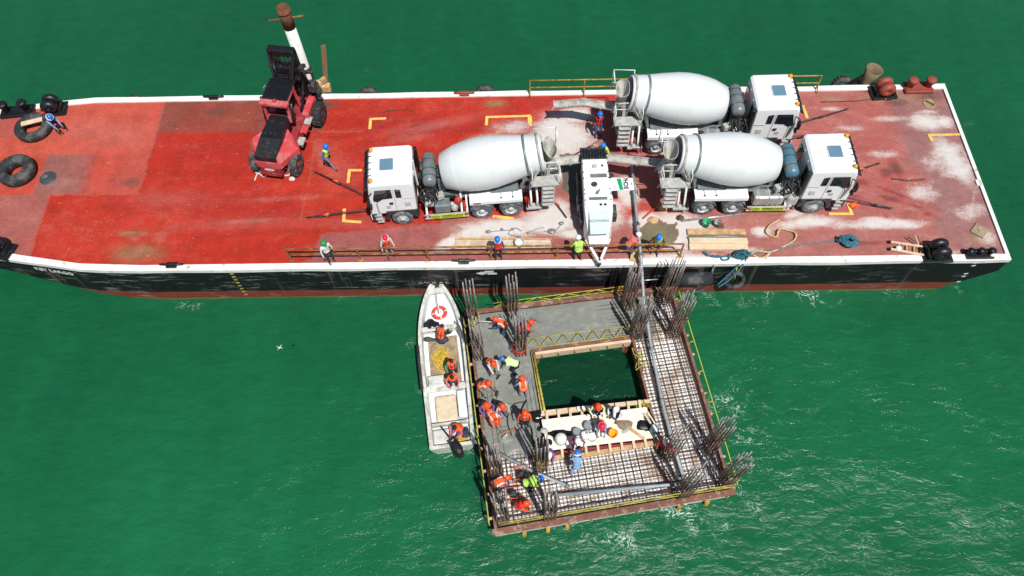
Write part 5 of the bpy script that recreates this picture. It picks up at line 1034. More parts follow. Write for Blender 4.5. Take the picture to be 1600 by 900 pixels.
person('person in orange helmet stooping, lowest of the group of three', (776, 657), PZ, -60, 'bend', 'orange', 'purple', 'orange', 'orange', group=G2)
person('person in orange helmet and harness standing beside the open water corner', (820, 645), PZ, -90, 'stand', 'orange', 'dark', 'orange', 'orange', group=G2, tape=False, straps=True)
person('person in orange helmet bent over at the lower left rail', (792, 746), PZ, 20, 'bend', 'purple', 'dark', 'orange', 'orange', group=G2)
person('person in orange helmet beside the bottom yellow rail', (822, 786), PZ, -10, 'crouch', 'orange', 'grey', 'red', 'orange', group=G2, tape=False)
person('person in blue helmet and lime vest crouching under the slanting pipe', (843, 747), PZ - .1, 10, 'bend', 'lime', 'dark', 'lime', 'blue', group=G2, tape=False)
person('person in blue helmet with white brim and light blue overalls by the work table', (902, 708), PZ, 90, 'work', 'lightblue', 'lightblue', None, 'blue', 'white', group=G2, tape=False)
TZ = 1.45
person('person in white helmet at the front edge of the work table', (903, 688), PZ + .1, -80, 'look', 'purple', 'dark', 'red', 'white', group=G2, tape=False)
person('person in red helmet with pink brim crouching on the plywood table', (941, 665), TZ, -90, 'crouch', 'lightblue', 'denim', 'pink', 'red', 'pink', group=G2, tape=False)
person('person in orange helmet and pale lime shirt standing on the plywood table', (935, 634), TZ, -80, 'look', 'pale_lime', 'navy', 'orange', 'orange', group=G2, tape=False)
person('person in white helmet and navy vest standing on the plywood table', (963, 638), TZ, -120, 'look', 'white', 'navy', 'navy', 'white', group=G2, tape=False)
person('person in white helmet standing in the shadow of the right inner rebar cage', (1041, 689), PZ - .3, -100, 'stand', 'red', 'dark', None, 'white', H=1.6, group=G2)
person('person in white helmet half hidden behind a rebar cage at the table end', (858, 710), PZ - .1, -100, 'crouch', 'purple', 'dark', None, 'white', group=G2)
# tools held
def tool(name, label, cat, a, b, r_, mt, head=None, hm='dark_steel'):
    t = thing(name, label, cat, a); L = Vector(b) - Vector(a); q = MB(); q.tube([(0, 0, 0), L], r_, 6); q.build('handle', M[mt], t)
    if head:
        q = MB(); d = L.normalized(); s_ = d.cross(Vector((0, 0, 1))).normalized(); q.bar(L - s_ * head, L + s_ * head, .12, .03, up=d.cross(s_)); q.build('blade', M[hm], t)
    return t
tool('pole_float', 'pale pole held out level by the person at the top left corner', 'float tool', at(770, 503, PZ + 1.0), at(737, 501, PZ + .75), .022, 'white_rope')
tool('screed_float', 'short screed blade held by the kneeling person', 'float tool', at(832, 507, PZ + .35), at(838, 500, PZ + .08), .02, 'timber', .28, 'alu')
tool('shovel', 'shovel with a pale blade held by the lower stooping worker', 'shovel', at(779, 668, PZ + .6), at(789, 682, PZ + .12), .02, 'timber', .14, 'conc_steel')
tool('shovel', 'shovel held over the mesh by the worker beside the pale lime vest', 'shovel', at(776, 580, PZ + .7), at(779, 589, PZ + .12), .02, 'timber_wet', .13)
tool('shovel', 'shovel held low by the khaki sleeved worker', 'shovel', at(769, 606, PZ + .7), at(777, 615, PZ + .12), .02, 'timber_wet', .13)
tool('steel_bar', 'long dark bar leaning by the pink-shirted person', 'bar', at(990, 388, DK + .05), at(997, 346, DK + .5), .03, 'dark_steel')
# ---------------------------------------------------------------- the formwork float with its rebar
TL, TR, BR_, BL = Vector((-2.72, 16.0, 0)), Vector((7.22, 17.25, 0)), Vector((8.75, 7.42, 0)), Vector((-1.30, 5.85, 0))
def Q(u, v, z=0): p = (TL * (1 - u) + TR * u) * (1 - v) + (BL * (1 - u) + BR_ * u) * v; return Vector((p.x, p.y, z))
ff = thing('formwork_float', 'square casting form with an open water hole, rebar mesh and half poured concrete', 'formwork', (0, 0, 0))
U0, U1, V0, V1 = .285, .745, .24, .685     # the opening
def qbox(b, u0, u1, v0, v1, z0, z1, mi=0):
    b.add([Q(u, v, z) for z in (z0, z1) for u, v in ((u0, v0), (u1, v0), (u1, v1), (u0, v1))], [(0, 3, 2, 1), (4, 5, 6, 7), (0, 1, 5, 4), (1, 2, 6, 5), (2, 3, 7, 6), (3, 0, 4, 7)], mi)
b = MB(); t = .012
qbox(b, 0, 1, 1 - t, 1, .70, 1.12); qbox(b, 0, 1, 0, t, .3, 1.12); qbox(b, 0, t, t, 1 - t, .3, 1.1); qbox(b, 1 - t, 1, t, 1 - t, .3, 1.12)
for v in (0, 1): qbox(b, -.01, 1.01, v - .012, v + .012, 1.0, 1.08)
b.build('outer_form', M['rust_beam'], ff)
b = MB(); qbox(b, U0, U1, V0 - t, V0, .3, 1.1); qbox(b, U0 - t, U0, V0 - t, V1 + t, .3, 1.1); qbox(b, U1, U1 + t, V0 - t, V1 + t, .3, 1.1); qbox(b, U0, U1, V1, V1 + t, .3, 1.05); b.build('inner_form', M['rust_beam'], ff)
b = MB(); qbox(b, U0 + .005, U1 - .004, V0 + .001, V0 + .014, .55, 1.03); 
b.build('form_panel', M['ply'], ff); b = MB()
qbox(b, .0, .99, .990, 1.006, .42, .69); b.build('form_panel', mat('pink_form_board', (.60, .50, .43), .8, 0, .15, 2, (.72, .70, .66), .5, 1.5), ff)
b = MB()
for (u0, u1, v0, v1) in ((t, 1 - t, t, V0 - t), (t, 1 - t, V1 + t, 1 - t), (t, U0 - t, V0 - t, V1 + t), (U1 + t, 1 - t, V0 - t, V1 + t)): qbox(b, u0, u1, v0, v1, .28, .73)
b.build('form_floor', mat('form_floor', (.88, .84, .80), .8, 0, .12, 1.2, (.45, .31, .22), .35, .9), ff)
def bracket(p, z, d): b = MB(); b.box((p.x, p.y, z), d, R(8), .015); b.build('form_bracket', M['timber'], ff)
for i in range(11): bracket(Q(.02 + .096 * i, 1.008), .72, (.07, .10, .30))
for i in range(10): v = .06 + .098 * i; bracket(Q(-.013, v), .95, (.20, .11, .12)); bracket(Q(1.010, v), .9, (.14, .10, .16))
for i in range(6): bracket(Q(U0 + (U1 - U0) * (i + .5) / 6, V0 + .02), .90, (.05, .10, .2))
b = MB()
for (u, v) in [(.06, 1.0), (.35, 1.0), (.66, 1.0), (.95, 1.0), (.0, .02), (1.0, .02), (.5, 0), (.02, .5), (.98, .5), (.29, .7), (.73, .7), (.29, .24), (.73, .24)]:
    p = Q(min(max(u, .03), .97), min(max(v, .03), .97)); b = MB(); b.cyl((p.x, p.y, -2.5), (p.x, p.y, .3), .22, 14); b.build('support_pile', M['rust'], ff)
for (u, v) in [(.12, 1.012), (.22, 1.012), (.78, 1.012), (.9, 1.012), (.30, 1.012)]:
    p = Q(u, v); q = MB(); q.cyl((p.x, p.y, -1.2), (p.x, p.y, .5), .09, 10); q.build('mooring_stake', M['rail_yel'], ff)
# rebar mesh: bars both ways, two levels
def hole_spans(fix, along_u, eps=.014):
    """spans of the free coordinate of a bar, leaving out the opening"""
    a, c, lo, hi = (U0, U1, V0, V1)
    if along_u:    # bar runs along u at fixed v
        return [(eps, 1 - eps)] if not (V0 - .013 < fix < V1 + .013) else [(eps, U0 - .013), (U1 + .013, 1 - eps)]
    return [(eps, 1 - eps)] if not (U0 - .013 < fix < U1 + .013) else [(eps, V0 - .013), (V1 + .013, 1 - eps)]
rnd = random.Random(3)
for lvl, (z, sp, r_) in enumerate([(.90, .0165, .0125), (.80, .033, .012)]):
    b = MB(); k = int((1 - .04) / sp)
    for i in range(k + 1):
        f = .02 + i * sp + rnd.uniform(-.0015, .0015)
        for s0, s1 in hole_spans(f, True): b.tube([Q(s0, f + rnd.uniform(-.001, .001), z), Q((s0 + s1) / 2, f + rnd.uniform(-.0015, .0015), z + rnd.uniform(-.012, .006)), Q(s1, f + rnd.uniform(-.001, .001), z)], r_, 4, caps=False)
        for s0, s1 in hole_spans(f, False): b.tube([Q(f, s0, z - .03), Q(f + rnd.uniform(-.0015, .0015), (s0 + s1) / 2, z - .03 + rnd.uniform(-.012, .006)), Q(f, s1, z - .03)], r_, 4, caps=False)
    tag(b.build('rebar_mesh', M['rebar'], ff), kind='stuff')
b = MB()
for i in range(90):
    u, v = rnd.random(), rnd.random()
    if U0 - .03 < u < U1 + .03 and V0 - .03 < v < V1 + .03: continue
    p = Q(min(max(u, .03), .97), min(max(v, .03), .97)); b.tube([(p.x, p.y, .74), (p.x + .02, p.y, .93)], .012, 4)
tag(b.build('mesh_ties', M['rebar'], ff), kind='stuff')
# heavy cluster bars along the column lines
b = MB()
for cu in (.045, .065, .085, .215, .235, .255, .80, .82, .945, .965):
    for s0, s1 in hole_spans(cu, False): b.tube([Q(cu, max(s0, .02), .93), Q(cu, s1, .93)], .018, 4)
for cv in (.045, .065, .215, .80, .83, .95, .97):
    for s0, s1 in hole_spans(cv, True): b.tube([Q(max(s0, .02), cv, .95), Q(s1, cv, .95)], .016, 4)
tag(b.build('main_bars', M['rebar'], ff), kind='stuff')
# poured concrete: sheet that dips below the mesh where the pour ends
nu, nv = 150, 150; us = np.linspace(.013, .987, nu); vs_ = np.linspace(.013, .987, nv); UU, VV = np.meshgrid(us, vs_, indexing='ij')
nz_ = vnoise(UU, VV, 22, 31); edge = (nz_ - .5) * .05
top_arm = (VV < V0) ; left = (UU < U0)
d1 = np.where(VV < V0, (.60 + edge * .7 - .10 * (VV / V0) - UU) / .05, -9)        # pour edge in the upper arm
d2 = np.where(UU < U0, (.665 + edge - VV) / .03, -9)                              # pour edge in the left arm
h1 = np.clip(.99 + np.clip(d1, -9, 0) * .035, .30, .99); h2 = np.clip(1.0 + np.clip(d2, -9, 0) * .12, .30, 1.0)
h2 = np.where((VV > .30), np.minimum(h2, 1.0 - np.clip((VV - .28) / .12, 0, 1) * .086), h2)
H_ = np.maximum(np.where(VV < V0, h1, .3), np.where(UU < U0, h2, .3)); H_ = H_ + (vnoise(UU, VV, 60, 7) - .5) * .018 + (vnoise(UU, VV, 25, 17) - .5) * .018
inh = (UU > U0 - .005) & (UU < U1 + .005) & (VV > V0 - .01) & (VV < V1 + .005)
ok = (~inh) & (H_ > .74)
keep = ok[:-1, :-1] & ok[1:, :-1] & ok[1:, 1:] & ok[:-1, 1:]; idx = np.arange(nu * nv).reshape(nu, nv); F = np.stack([idx[:-1, :-1], idx[1:, :-1], idx[1:, 1:], idx[:-1, 1:]], -1)[keep]; used = np.unique(F); rem = -np.ones(nu * nv, int); rem[used] = np.arange(len(used))
V = [tuple(Q(u, v, z)) for u, v, z in zip(UU.ravel()[used], VV.ravel()[used], H_.ravel()[used])]
b = MB(); b.add(V, rem[F].tolist(), 0, True); b.build('poured_concrete', M['wet_conc'], ff)
# cages: 3.6 m starter bars of sixteen columns
cage0 = None
def build_cage(seed):
    rn = random.Random(seed); c = bpy.data.objects.new('rebar_cage', None); col.objects.link(c)
    w_ = .225; k = 0
    for i in range(4):
        for j in range(4):
            if i in (1, 2) and j in (1, 2): continue
            x, y = -w_ + 2 * w_ * i / 3, -w_ + 2 * w_ * j / 3; h = 3.62 + rn.uniform(-.07, .07) - (.14 if (i + j) % 2 else 0); b = MB(); mid = h * .48; lx, ly = rn.uniform(-.012, .012), rn.uniform(-.012, .012)
            b.tube([(x, y, -.15), (x, y, mid)], .025, 6, 1); b.tube([(x, y, mid), (x + lx, y + ly, h)], .027, 6, 0); b.tube([(x + .03, y + .01, mid - .35), (x + .03, y + .01, mid + .25)], .018, 5, 1)
            b.build('bar', [M['rebar_grey'], M['rebar_brown']], c); k += 1
    for i in range(7):
        z = .05 + i * .22; b = MB(); ww = w_ + .02; b.tube([(-ww, -ww, z), (ww, -ww, z), (ww, ww, z), (-ww, ww, z)], .014, 4, closed=True); b.build('stirrup', M['rebar'], c)
    return c
CG = [((740, 500), 'leftmost cage of tall rebar at the top left corner, tied with yellow tape'), ((748, 556), 'cage of tall rebar on the left edge, second down from the top left corner'),
 ((801, 492), 'cage of tall rebar on the top edge, right of the top left corner'), ((813, 550), 'cage of tall rebar by the inner top left corner, wrapped with a red cord'),
 ((978, 477), 'cage of tall rebar on the top edge just left of the delivery pipe'), ((1038, 468), 'cage of tall rebar at the top right corner nearest the barge'),
 ((992, 524), 'cage of tall rebar by the inner top right corner, crossed by the pipe'), ((1052, 520), 'cage of tall rebar on the right edge below the top right corner'),
 ((1107, 700), 'cage of tall rebar on the right edge above the bottom right corner'), ((1130, 754), 'cage of tall rebar at the bottom right corner'),
 ((1042, 711), 'cage of rebar beside the work table end with a red cord round it'), ((1064, 772), 'cage of tall rebar on the bottom edge at the end of the level pipe'),
 ((776, 739), 'cage of rebar on the left edge above the bottom left corner'), ((785, 810), 'cage of rebar at the bottom left corner'),
 ((845, 729), 'cage of rebar tied with yellow at the left end of the work table'), ((857, 806), 'cage of rebar on the bottom edge, second from the bottom left corner')]
protos = [build_cage(s_) for s_ in (1, 2, 3)]
for i, ((px, py), lab) in enumerate(CG):
    c = protos[i] if i < 3 else copy_tree(protos[i % 3]); p = at(px, py, .98); c.location = (p.x, p.y, .98); c.rotation_euler = (R([.4, -.3, .2, -.5][i % 4]), R([-.3, .4, .1, .5][i % 4] + (1.5 if px > 950 else 0)), R(8))
    tag(c, lab, 'rebar cage', 'rebar cages standing on the float')
# yellow lattice and rails
def lattice(name, lab, p, q, dz, r_=.022, mt='yellow', n_=8, horiz=None):
    t_ = thing(name, lab, 'railing', p); p, q = Vector(p), Vector(q); off = Vector(horiz) if horiz else Vector((0, 0, dz)); b = MB(); O = p
    b.tube([p - O, q - O], r_, 6); b.tube([p + off - O, q + off - O], r_, 6); b.build('rail', M[mt], t_); b = MB()
    for i in range(n_): a0 = p.lerp(q, i / n_) + (off if i % 2 else Vector()); a1 = p.lerp(q, (i + 1) / n_) + (Vector() if i % 2 else off); b.tube([a0 - O, a1 - O], r_ * .8, 5)
    b.build('diagonal', M[mt], t_)
    for f in (.08, .5, .92):
        b = MB(); m_ = p.lerp(q, f) - O; b.tube([m_, m_ - Vector((0, 0, p.z - .95))], r_, 5); b.build('prop', M[mt], t_)
lattice('lattice_girder', 'yellow lattice girder along the top edge nearest the barge', Q(.13, .0, 1.35), Q(.76, -.005, 1.35), .38, n_=9)
g = lattice('lattice_girder', 'yellow lattice girder over the fresh concrete at the hole', at(822, 544, 1.12), at(986, 524, 1.12), 0, n_=14, horiz=at(822, 529, 1.12) - at(822, 544, 1.12))
lattice('guard_rail', 'yellow double guard rail along the bottom edge', Q(.02, .985, 1.55), Q(1.0, .99, 1.55), .42, .02, n_=8)
def rail_line(name, lab, pts, r_, mt, cat='railing', posts=True, parent=None):
    b = MB(); P = smooth_path(pts, 4); b.tube(P, r_, 6); 
    if posts:
        for p in pts[::1]: b.tube([p, (p[0] * 1.0, p[1], .9)], r_ * .9, 5)
    return tag(b.build(name, M[mt], parent), lab, cat)
rail_line('guard_rail', 'yellow tube rail on the outer left edge', [Q(-.018, v, 1.35) for v in (.04, .18, .34, .5, .66, .8, .97)], .03, 'yellow')
rail_line('guard_line', 'yellow green line strung outside the right edge', [Q(1.022, v, 1.25) for v in (.03, .16, .3, .45, .6, .75, .97)], .026, 'ygreen', 'safety line')
for v in (.08, .16, .3, .45, .6, .75, .88): b = MB(); p = Q(1.0, v, 1.0); b.tube(smooth_path([p, p + Vector((.1, 0, .2)), p + Vector((.22, .02, .16)), p + Vector((.2, .05, -.05))], 4), .03, 6); b.build('line_hook', M['yellow'], ff)
b = MB(); b.tube([Q(U0 - .004, V0 + .02, 1.18), Q(U0 + .002, V1 - .04, 1.2)], .05, 10); b.tube([Q(U0 - .014, V0, 1.14), Q(U0 - .012, V1 - .04, 1.16)], .025, 8); tag(b.build('inner_beam', M['yellow']), 'yellow steel beam down the left side of the water opening', 'beam')
b = MB(); b.bar(at(846, 645, 1.2), at(1016, 627, 1.2), .16, .12); tag(b.build('timber_beam', M['ply']), 'long pale timber across the lower part of the opening', 'timber beam')
b = MB(); b.bar(at(902, 639, 1.36), at(921, 637, 1.36), .2, .06); tag(b.build('timber_offcut', M['ply_pale']), 'short pale board on the long timber by the opening', 'board')
# work table over the opening
tb = thing('work_table', 'long plywood work table on timber joists beside the opening', 'work platform', (0, 0, 0))
A, B_, C_, D_ = at(846, 656, TZ), at(1010, 636, TZ), at(1024, 684, TZ), at(850, 704, TZ)
A2, D2 = at(846, 656, TZ), at(856, 704, TZ)
b = MB(); vs2 = [A2, B_, C_, D2]; b.add([v - Vector((0, 0, .03)) for v in vs2] + vs2, [(0, 1, 2, 3), (4, 5, 6, 7), (0, 1, 5, 4), (1, 2, 6, 5), (2, 3, 7, 6), (3, 0, 4, 7)]); b.build('table_top', M['ply_pale'], tb)
ax = (B_ - A).normalized(); ay = (D_ - A).normalized(); LL = (B_ - A).length
for i in range(9): b = MB(); p = A + ax * (LL * (i + .5) / 9); b.bar(p - ay * .38 - Vector((0, 0, .10)), p + ay * (1.75) - Vector((0, 0, .10)), .11, .12); b.build('joist', M['ply'], tb)
b = MB(); b.bar(D_ + ay * .10 - Vector((0, 0, .26)), C_ + ay * .1 - Vector((0, 0, .26)), .1, .22); b.build('red_bearer', M['fk_dkred'], tb)
b = MB(); b.bar(A - ax * .0 - ay * .28 - Vector((0, 0, .22)), B_ - ay * .28 - Vector((0, 0, .22)), .1, .12); b.build('rear_bearer', M['ply'], tb)
b = MB()
for i in range(9):
    for j in range(3): p = A + ax * (LL * (i + .5) / 9) + ay * (.25 + j * .5); b.cyl(p - Vector((0, 0, .01)), p + Vector((0, 0, .008)), .018, 6)
b.build('nail_heads', M['rust'], tb)
b = MB(); b.bar(at(908, 712, 1.25), at(1027, 692, 1.25), .2, .12); tag(b.build('timber_beam', M['timber']), 'brown timber lying below the front of the work table', 'timber beam')
b = MB(); b.bar(at(852, 720, 1.25), at(880, 713, 1.25), .2, .12); tag(b.build('timber_beam', M['timber']), 'short brown timber right of the yellow-tied rebar cage', 'timber beam')
for (p, q, lab) in [((1006, 646), (1022, 670), 'plywood'), ((1012, 644), (1027, 668), 'x')]:
    b = MB(); b.bar(at(*p, TZ + .05), at(*q, TZ + .05), .10 if lab == 'plywood' else .05, .05); tag(b.build('batten', M['ply'] if lab == 'plywood' else M['ply_pale']), 'wider batten at the right end of the work table' if lab == 'plywood' else 'thin pale batten at the right end of the work table, nearest the pail', 'batten')
b = MB(); b.bar(at(985, 670, TZ + .04), at(1007, 686, TZ + .04), .13, .05); tag(b.build('batten', M['timber']), 'thick batten lying slantwise at the front of the table', 'batten')
def lump(name, lab, cat, px, py, z, r_, mt, n_=3, seed=1, sq=.5, group=None):
    rn = random.Random(seed); b = MB(); c = at(px, py, z); b.ell((0, 0, 0), (r_, r_ * (.75 if name != 'plastic_sheet' or sq > .2 else .3), r_ * sq), 22, 14)
    for i, v in enumerate(b.v): p = Vector(v); k = 1 + .35 * (noise.noise(p * (2.2 / r_ * .5) + Vector((seed * 3, 0, 0)))) + .18 * noise.noise(p * (5 / r_) + Vector((seed, 0, 0))); b.v[i] = tuple(Vector((p.x * k, p.y * k, max(p.z * k, -r_ * .05))) + c)
    return tag(b.build(name, M[mt]), lab, cat, group)
lump('mortar_heap', 'brown heap of mortar on the plywood', 'mortar', 976, 665, TZ, .33, 'dry_conc', seed=4, sq=.25)
t_ = thing('shovel', 'grey shovel stuck in the heap of mortar', 'shovel', at(976, 664, TZ + .1)); o_ = t_.location; b = MB(); b.tube([(0, 0, 0), at(987, 668, TZ + .12) - o_], .02, 6); b.build('handle', M['timber'], t_); b = MB(); b.bar(at(972, 676, TZ + .03) - o_, at(984, 670, TZ + .08) - o_, .12, .03); b.build('blade', M['steel'], t_)
lump('dark_cloth', 'dark brown cloth heap next to the pail at the table end', 'cloth', 1006, 664, TZ, .32, 'black', seed=9, sq=.3)
lump('plastic_sheet', 'crumpled black plastic sheet at the left end of the work table', 'plastic sheet', 860, 697, TZ - .2, .50, 'tarp', seed=2, sq=.45)
lump('plastic_sheet', 'strip of black plastic across the left half of the plywood', 'plastic sheet', 878, 677, TZ + .0, .62, 'tarp', seed=12, sq=.12)
lump('plastic_sheet', 'small grey plastic bundle at the far left of the plywood', 'plastic sheet', 850, 673, TZ + .02, .18, 'steel', seed=14, sq=.5)
def bucket(lab, px, py, z, r_, h, mt, inner='dark_steel', cat='bucket', full=None):
    t_ = thing('bucket', lab, cat, at(px, py, z)); b = MB(); b.lathe([(0, 0), (r_ * .8, 0), (r_, h), (r_ * 1.06, h), (r_ * 1.06, h - .03), (r_ * .93, h - .03), (r_ * .75, .04), (0, .04)], 22); b.build('shell', M[mt], t_)
    q = MB(); q.lathe([(0, h * (full or .25)), (r_ * .86, h * (full or .25))], 18); q.build('contents', M[inner], t_)
    q = MB(); q.tube([(r_ * 1.03 * math.cos(a), r_ * 1.03 * math.sin(a) * .9 + .02, h + .02 - r_ * .2 * math.sin(a)) for a in [PI * i / 10 for i in range(11)]], .008, 4); q.build('handle', M['dark_steel'], t_)
bucket('orange bucket on the plywood beside the red helmet', 957, 680, TZ, .19, .34, 'orange_pail', 'orange_pail')
bucket('grey pail at the right end of the work table', 1021, 673, TZ, .19, .30, 'pail_grey', 'pail_white', full=.9)
bucket('dark blue pail on the plywood behind the white tub', 919, 668, TZ, .2, .28, 'pail_grey', 'pail_grey', full=.8)
bucket('dark blue pail left of the white tub on the plywood', 901, 677, TZ, .17, .28, 'pail_grey', 'pail_grey', full=.8)
bucket('round white lidded tub in front of the square white tub', 925, 686, TZ, .19, .30, 'pail_white', 'pail_white', 'tub', .98)
t_ = thing('tub', 'tall white squarish tub standing on the plywood', 'tub', at(914, 683, TZ)); b = MB(); b.box((0, 0, .22), (.36, .34, .42), R(15), .08); b.build('shell', M['pail_white'], t_); b = MB(); b.cyl((.05, .05, .42), (.05, .05, .47), .06, 12); b.build('cap', M['pail_grey'], t_)
t_ = thing('drum', 'fat white plastic barrel lying at the left of the plywood', 'barrel', at(876, 689, TZ)); b = MB(); b.lathe([(0, 0), (.2, .0), (.25, .06), (.26, .35), (.2, .5), (.1, .54), (0, .54)], 22); b.build('shell', M['pail_white'], t_); b = MB(); b.cyl((0, 0, .53), (0, 0, .58), .06, 10); b.build('cap', M['pail_white'], t_)
# plate wacker boxes, orange frames
def vib(px, py, lab):
    t_ = thing('poker_vibrator', lab, 'concrete vibrator', at(px, py, 1.0), R(5)); b = MB(); w_, d_, h_ = .3, .28, .42
    for x in (-w_, w_):
        for y in (-d_, d_): b.tube([(x, y, 0), (x, y, h_)], .018, 6)
    for z in (0, h_): b.tube([(-w_, -d_, z), (w_, -d_, z), (w_, d_, z), (-w_, d_, z)], .018, 6, closed=True)
    b.build('cage_frame', M['orange'], t_); b = MB(); b.box((0, 0, .16), (.3, .26, .24), b=.04); b.cyl((-.1, 0, .28), (.1, 0, .34), .07); b.build('engine', M['dark_steel'], t_)
vib(814, 742, 'orange framed vibrator engine, the one nearer the slanting pipe'); vib(801, 772, 'orange framed vibrator engine, the one nearer the bottom left corner')
rail_line('vibrator_hose', 'black vibrator hose looping over the mesh on the left arm', [at(x, y, 1.02) for x, y in [(819, 628), (805, 631), (797, 640), (793, 655), (795, 668), (800, 680)]], .02, 'black', 'hose', False)
rail_line('vibrator_hose', 'black hose trailing beside the opening from the harnessed worker', [at(x, y, 1.05) for x, y in [(823, 625), (816, 638), (812, 655), (818, 662), (830, 668), (833, 690), (840, 712)]], .025, 'black', 'hose', False)
lump('hose_heap', 'black heap of hose by the lower left corner of the opening', 'hose', 839, 650, 1.05, .38, 'tarp', seed=22, sq=.5)
for (px, py), lab, zz in [((811, 543), 'red cord wrapped round the inner top left rebar cage', 1.5), ((1045, 692), 'red cord wrapped round the rebar cage by the table end', 1.7)]:
    b = MB(); c = at(px, py, zz)
    for i in range(3): b.tube([c + Vector((.34 * math.cos(a), .34 * math.sin(a), i * .06 + .12 * math.cos(a + i))) for a in [2 * PI * j / 16 for j in range(16)]], .014, 5, closed=True)
    b.tube(smooth_path([c + Vector((.3, 0, 0)), c + Vector((.35, -.2, -.4)), c + Vector((.3, -.3, -.7))], 4), .014, 5)
    tag(b.build('cord', M['red_wire']), lab, 'cord')
for (px, py), lab, zz in [((741, 500), 'yellow tape tying the leftmost top rebar cage', 1.3), ((845, 722), 'yellow tape round the rebar cage at the left end of the work table', 1.2), ((1005, 640), 'tangle of yellow tape at the lower right corner of the opening', 1.15), ((1003, 572), 'loose yellow tape hanging inside the right arm', 1.05), ((997, 552), 'yellow tape trailing from the inner top right rebar cage', 1.05)]:
    b = MB(); c = at(px, py, zz); rn = random.Random(px); pts = [c + Vector((rn.uniform(-.3, .3), rn.uniform(-.4, .4), rn.uniform(-.08, .3))) for i in range(14)]; b.tube(smooth_path(pts, 4), .02, 5); tag(b.build('tape', M['yellow']), lab, 'tape')
b = MB(); P = [at(830, 752, 1.0)]; tag(rail_line('cord', 'short red cord beside the grey pipe near the yellow-tied cage', [at(x, y, 1.05) for x, y in [(828, 712), (832, 710), (834, 714), (829, 718), (827, 715)]], .02, 'red_wire', 'cord', False))
# delivery pipes
def pipe(lab, pts, r_=.075, joints=True, nm='delivery_pipe', cat='pipe', mt='pipe', grp=None):
    t_ = thing(nm, lab, cat, pts[0], 0, grp); O = Vector(pts[0]); P = [Vector(p) - O for p in pts]; b = MB(); b.tube(P, r_, 12); b.build('tube', M[mt], t_)
    if joints:
        for p, q in zip(P, P[1:]):
            n_ = max(1, int((q - p).length / 3)); d = (q - p).normalized()
            for i in range(1, n_ + 1): b = MB(); c = p.lerp(q, i / (n_ + .0)); b.cyl(c - d * .06, c + d * .06, r_ * 1.35, 12); b.box(c + Vector((r_ * 1.3, 0, 0)), (.07, .07, .07)); b.build('coupling', M['tank_grey'], t_)
pipe('long grey delivery pipe running from the pump over the rail and down the right arm', [at(987, 258, DK + .3), at(991, 300, DK + .3), at(996, 350, DK + .35), at(1001, 398, DK + .75), at(1006, 470, 1.6), at(1018, 545, 1.15), at(1034, 625, 1.12), at(1050, 690, 1.12), at(1068, 745, 1.1)])
pipe('grey delivery pipe lying level along the bottom arm', [at(866, 774, 1.1), at(1050, 757, 1.1), at(1072, 757, 1.1)])
pipe('grey delivery pipe lying slantwise across the lower left mesh', [at(781, 709, 1.15), at(835, 738, 1.15), at(886, 759, 1.1)])
pipe('short grey pipe slanting down to the crossing pipe beside the work table', [at(812, 672, 1.1), at(820, 700, 1.08), at(826, 714, 1.08)], joints=False)
pipe('white pipe offcut beside the delivery pipe near the inner top right cage', [at(1004, 510, 1.02), at(1015, 528, 1.02)], .045, False, mt='white_rope')
pipe('pale railing tube crossing the delivery pipe over the gap to the barge', [at(995, 439, 2.2), at(1030, 436, 2.2)], .03, False, 'scaffold_tube', 'tube', 'alu')
lump('spill', 'grey spatter of concrete where the shovels work on the left arm', 'concrete spill', 790, 683, .93, .35, 'wet_conc', seed=5, sq=.14)
b = MB(); b.bar(at(787, 676, 1.0), at(807, 670, 1.0), .12, .04); tag(b.build('wood_offcut', M['timber_wet']), 'small wet board at the pour edge on the left arm', 'board')

# ---------------------------------------------------------------- the boat
bo_ = at(681, 440, .9); st_ = at(707, 698, .8); ax_ = (st_ - bo_); LB = Vector((ax_.x, ax_.y)).length; bang = math.atan2(-ax_.x, ax_.y * -1.0)
bt = thing('skiff', 'open white work skiff moored between the barge and the float with four people aboard', 'boat', (bo_.x, bo_.y, 0), math.atan2(ax_.y, ax_.x) + PI / 2)
# local: bow at y=0, stern at y=-LB
def hw_(t): return 1.08 * (1 - (1 - min(t / .42, 1)) ** 2.1) ** .75 * (1 - .10 * max(0, (t - .5) / .5))
secs = []; secs_i = []; NS = 26
for i in range(NS + 1):
    t = max(i / NS, .004); y = -LB * t; w_ = max(hw_(t), .03); sheer = .78 + .42 * (1 - t) ** 2.2; fl_ = .30 if t > .3 else .30 + (.3 - t) * 1.0
    secs.append([(-w_, y, sheer), (-w_ * .93, y, .35 + .2 * (1 - t) ** 3), (-w_ * .72, y, -.05), (0, y, -.22 + .3 * (1 - t) ** 6), (w_ * .72, y, -.05), (w_ * .93, y, .35 + .2 * (1 - t) ** 3), (w_, y, sheer)])
    wi = max(w_ - .13, .01); secs_i.append([(-wi, y if i < NS else y + .12, sheer), (-wi * .96, y if i < NS else y + .12, fl_), (wi * .96, y if i < NS else y + .12, fl_), (wi, y if i < NS else y + .12, sheer)])
b = MB(); b.loft(secs, sm=True, caps=False, opn=True); b.add(secs[-1], [tuple(range(7))]); b.build('hull', M['boat_white'], bt)
b = MB(); b.loft(secs_i, caps=False, opn=True); b.add(secs_i[-1], [(0, 1, 2, 3)]); b.build('inner_liner', M['boat_in'], bt)
b = MB()
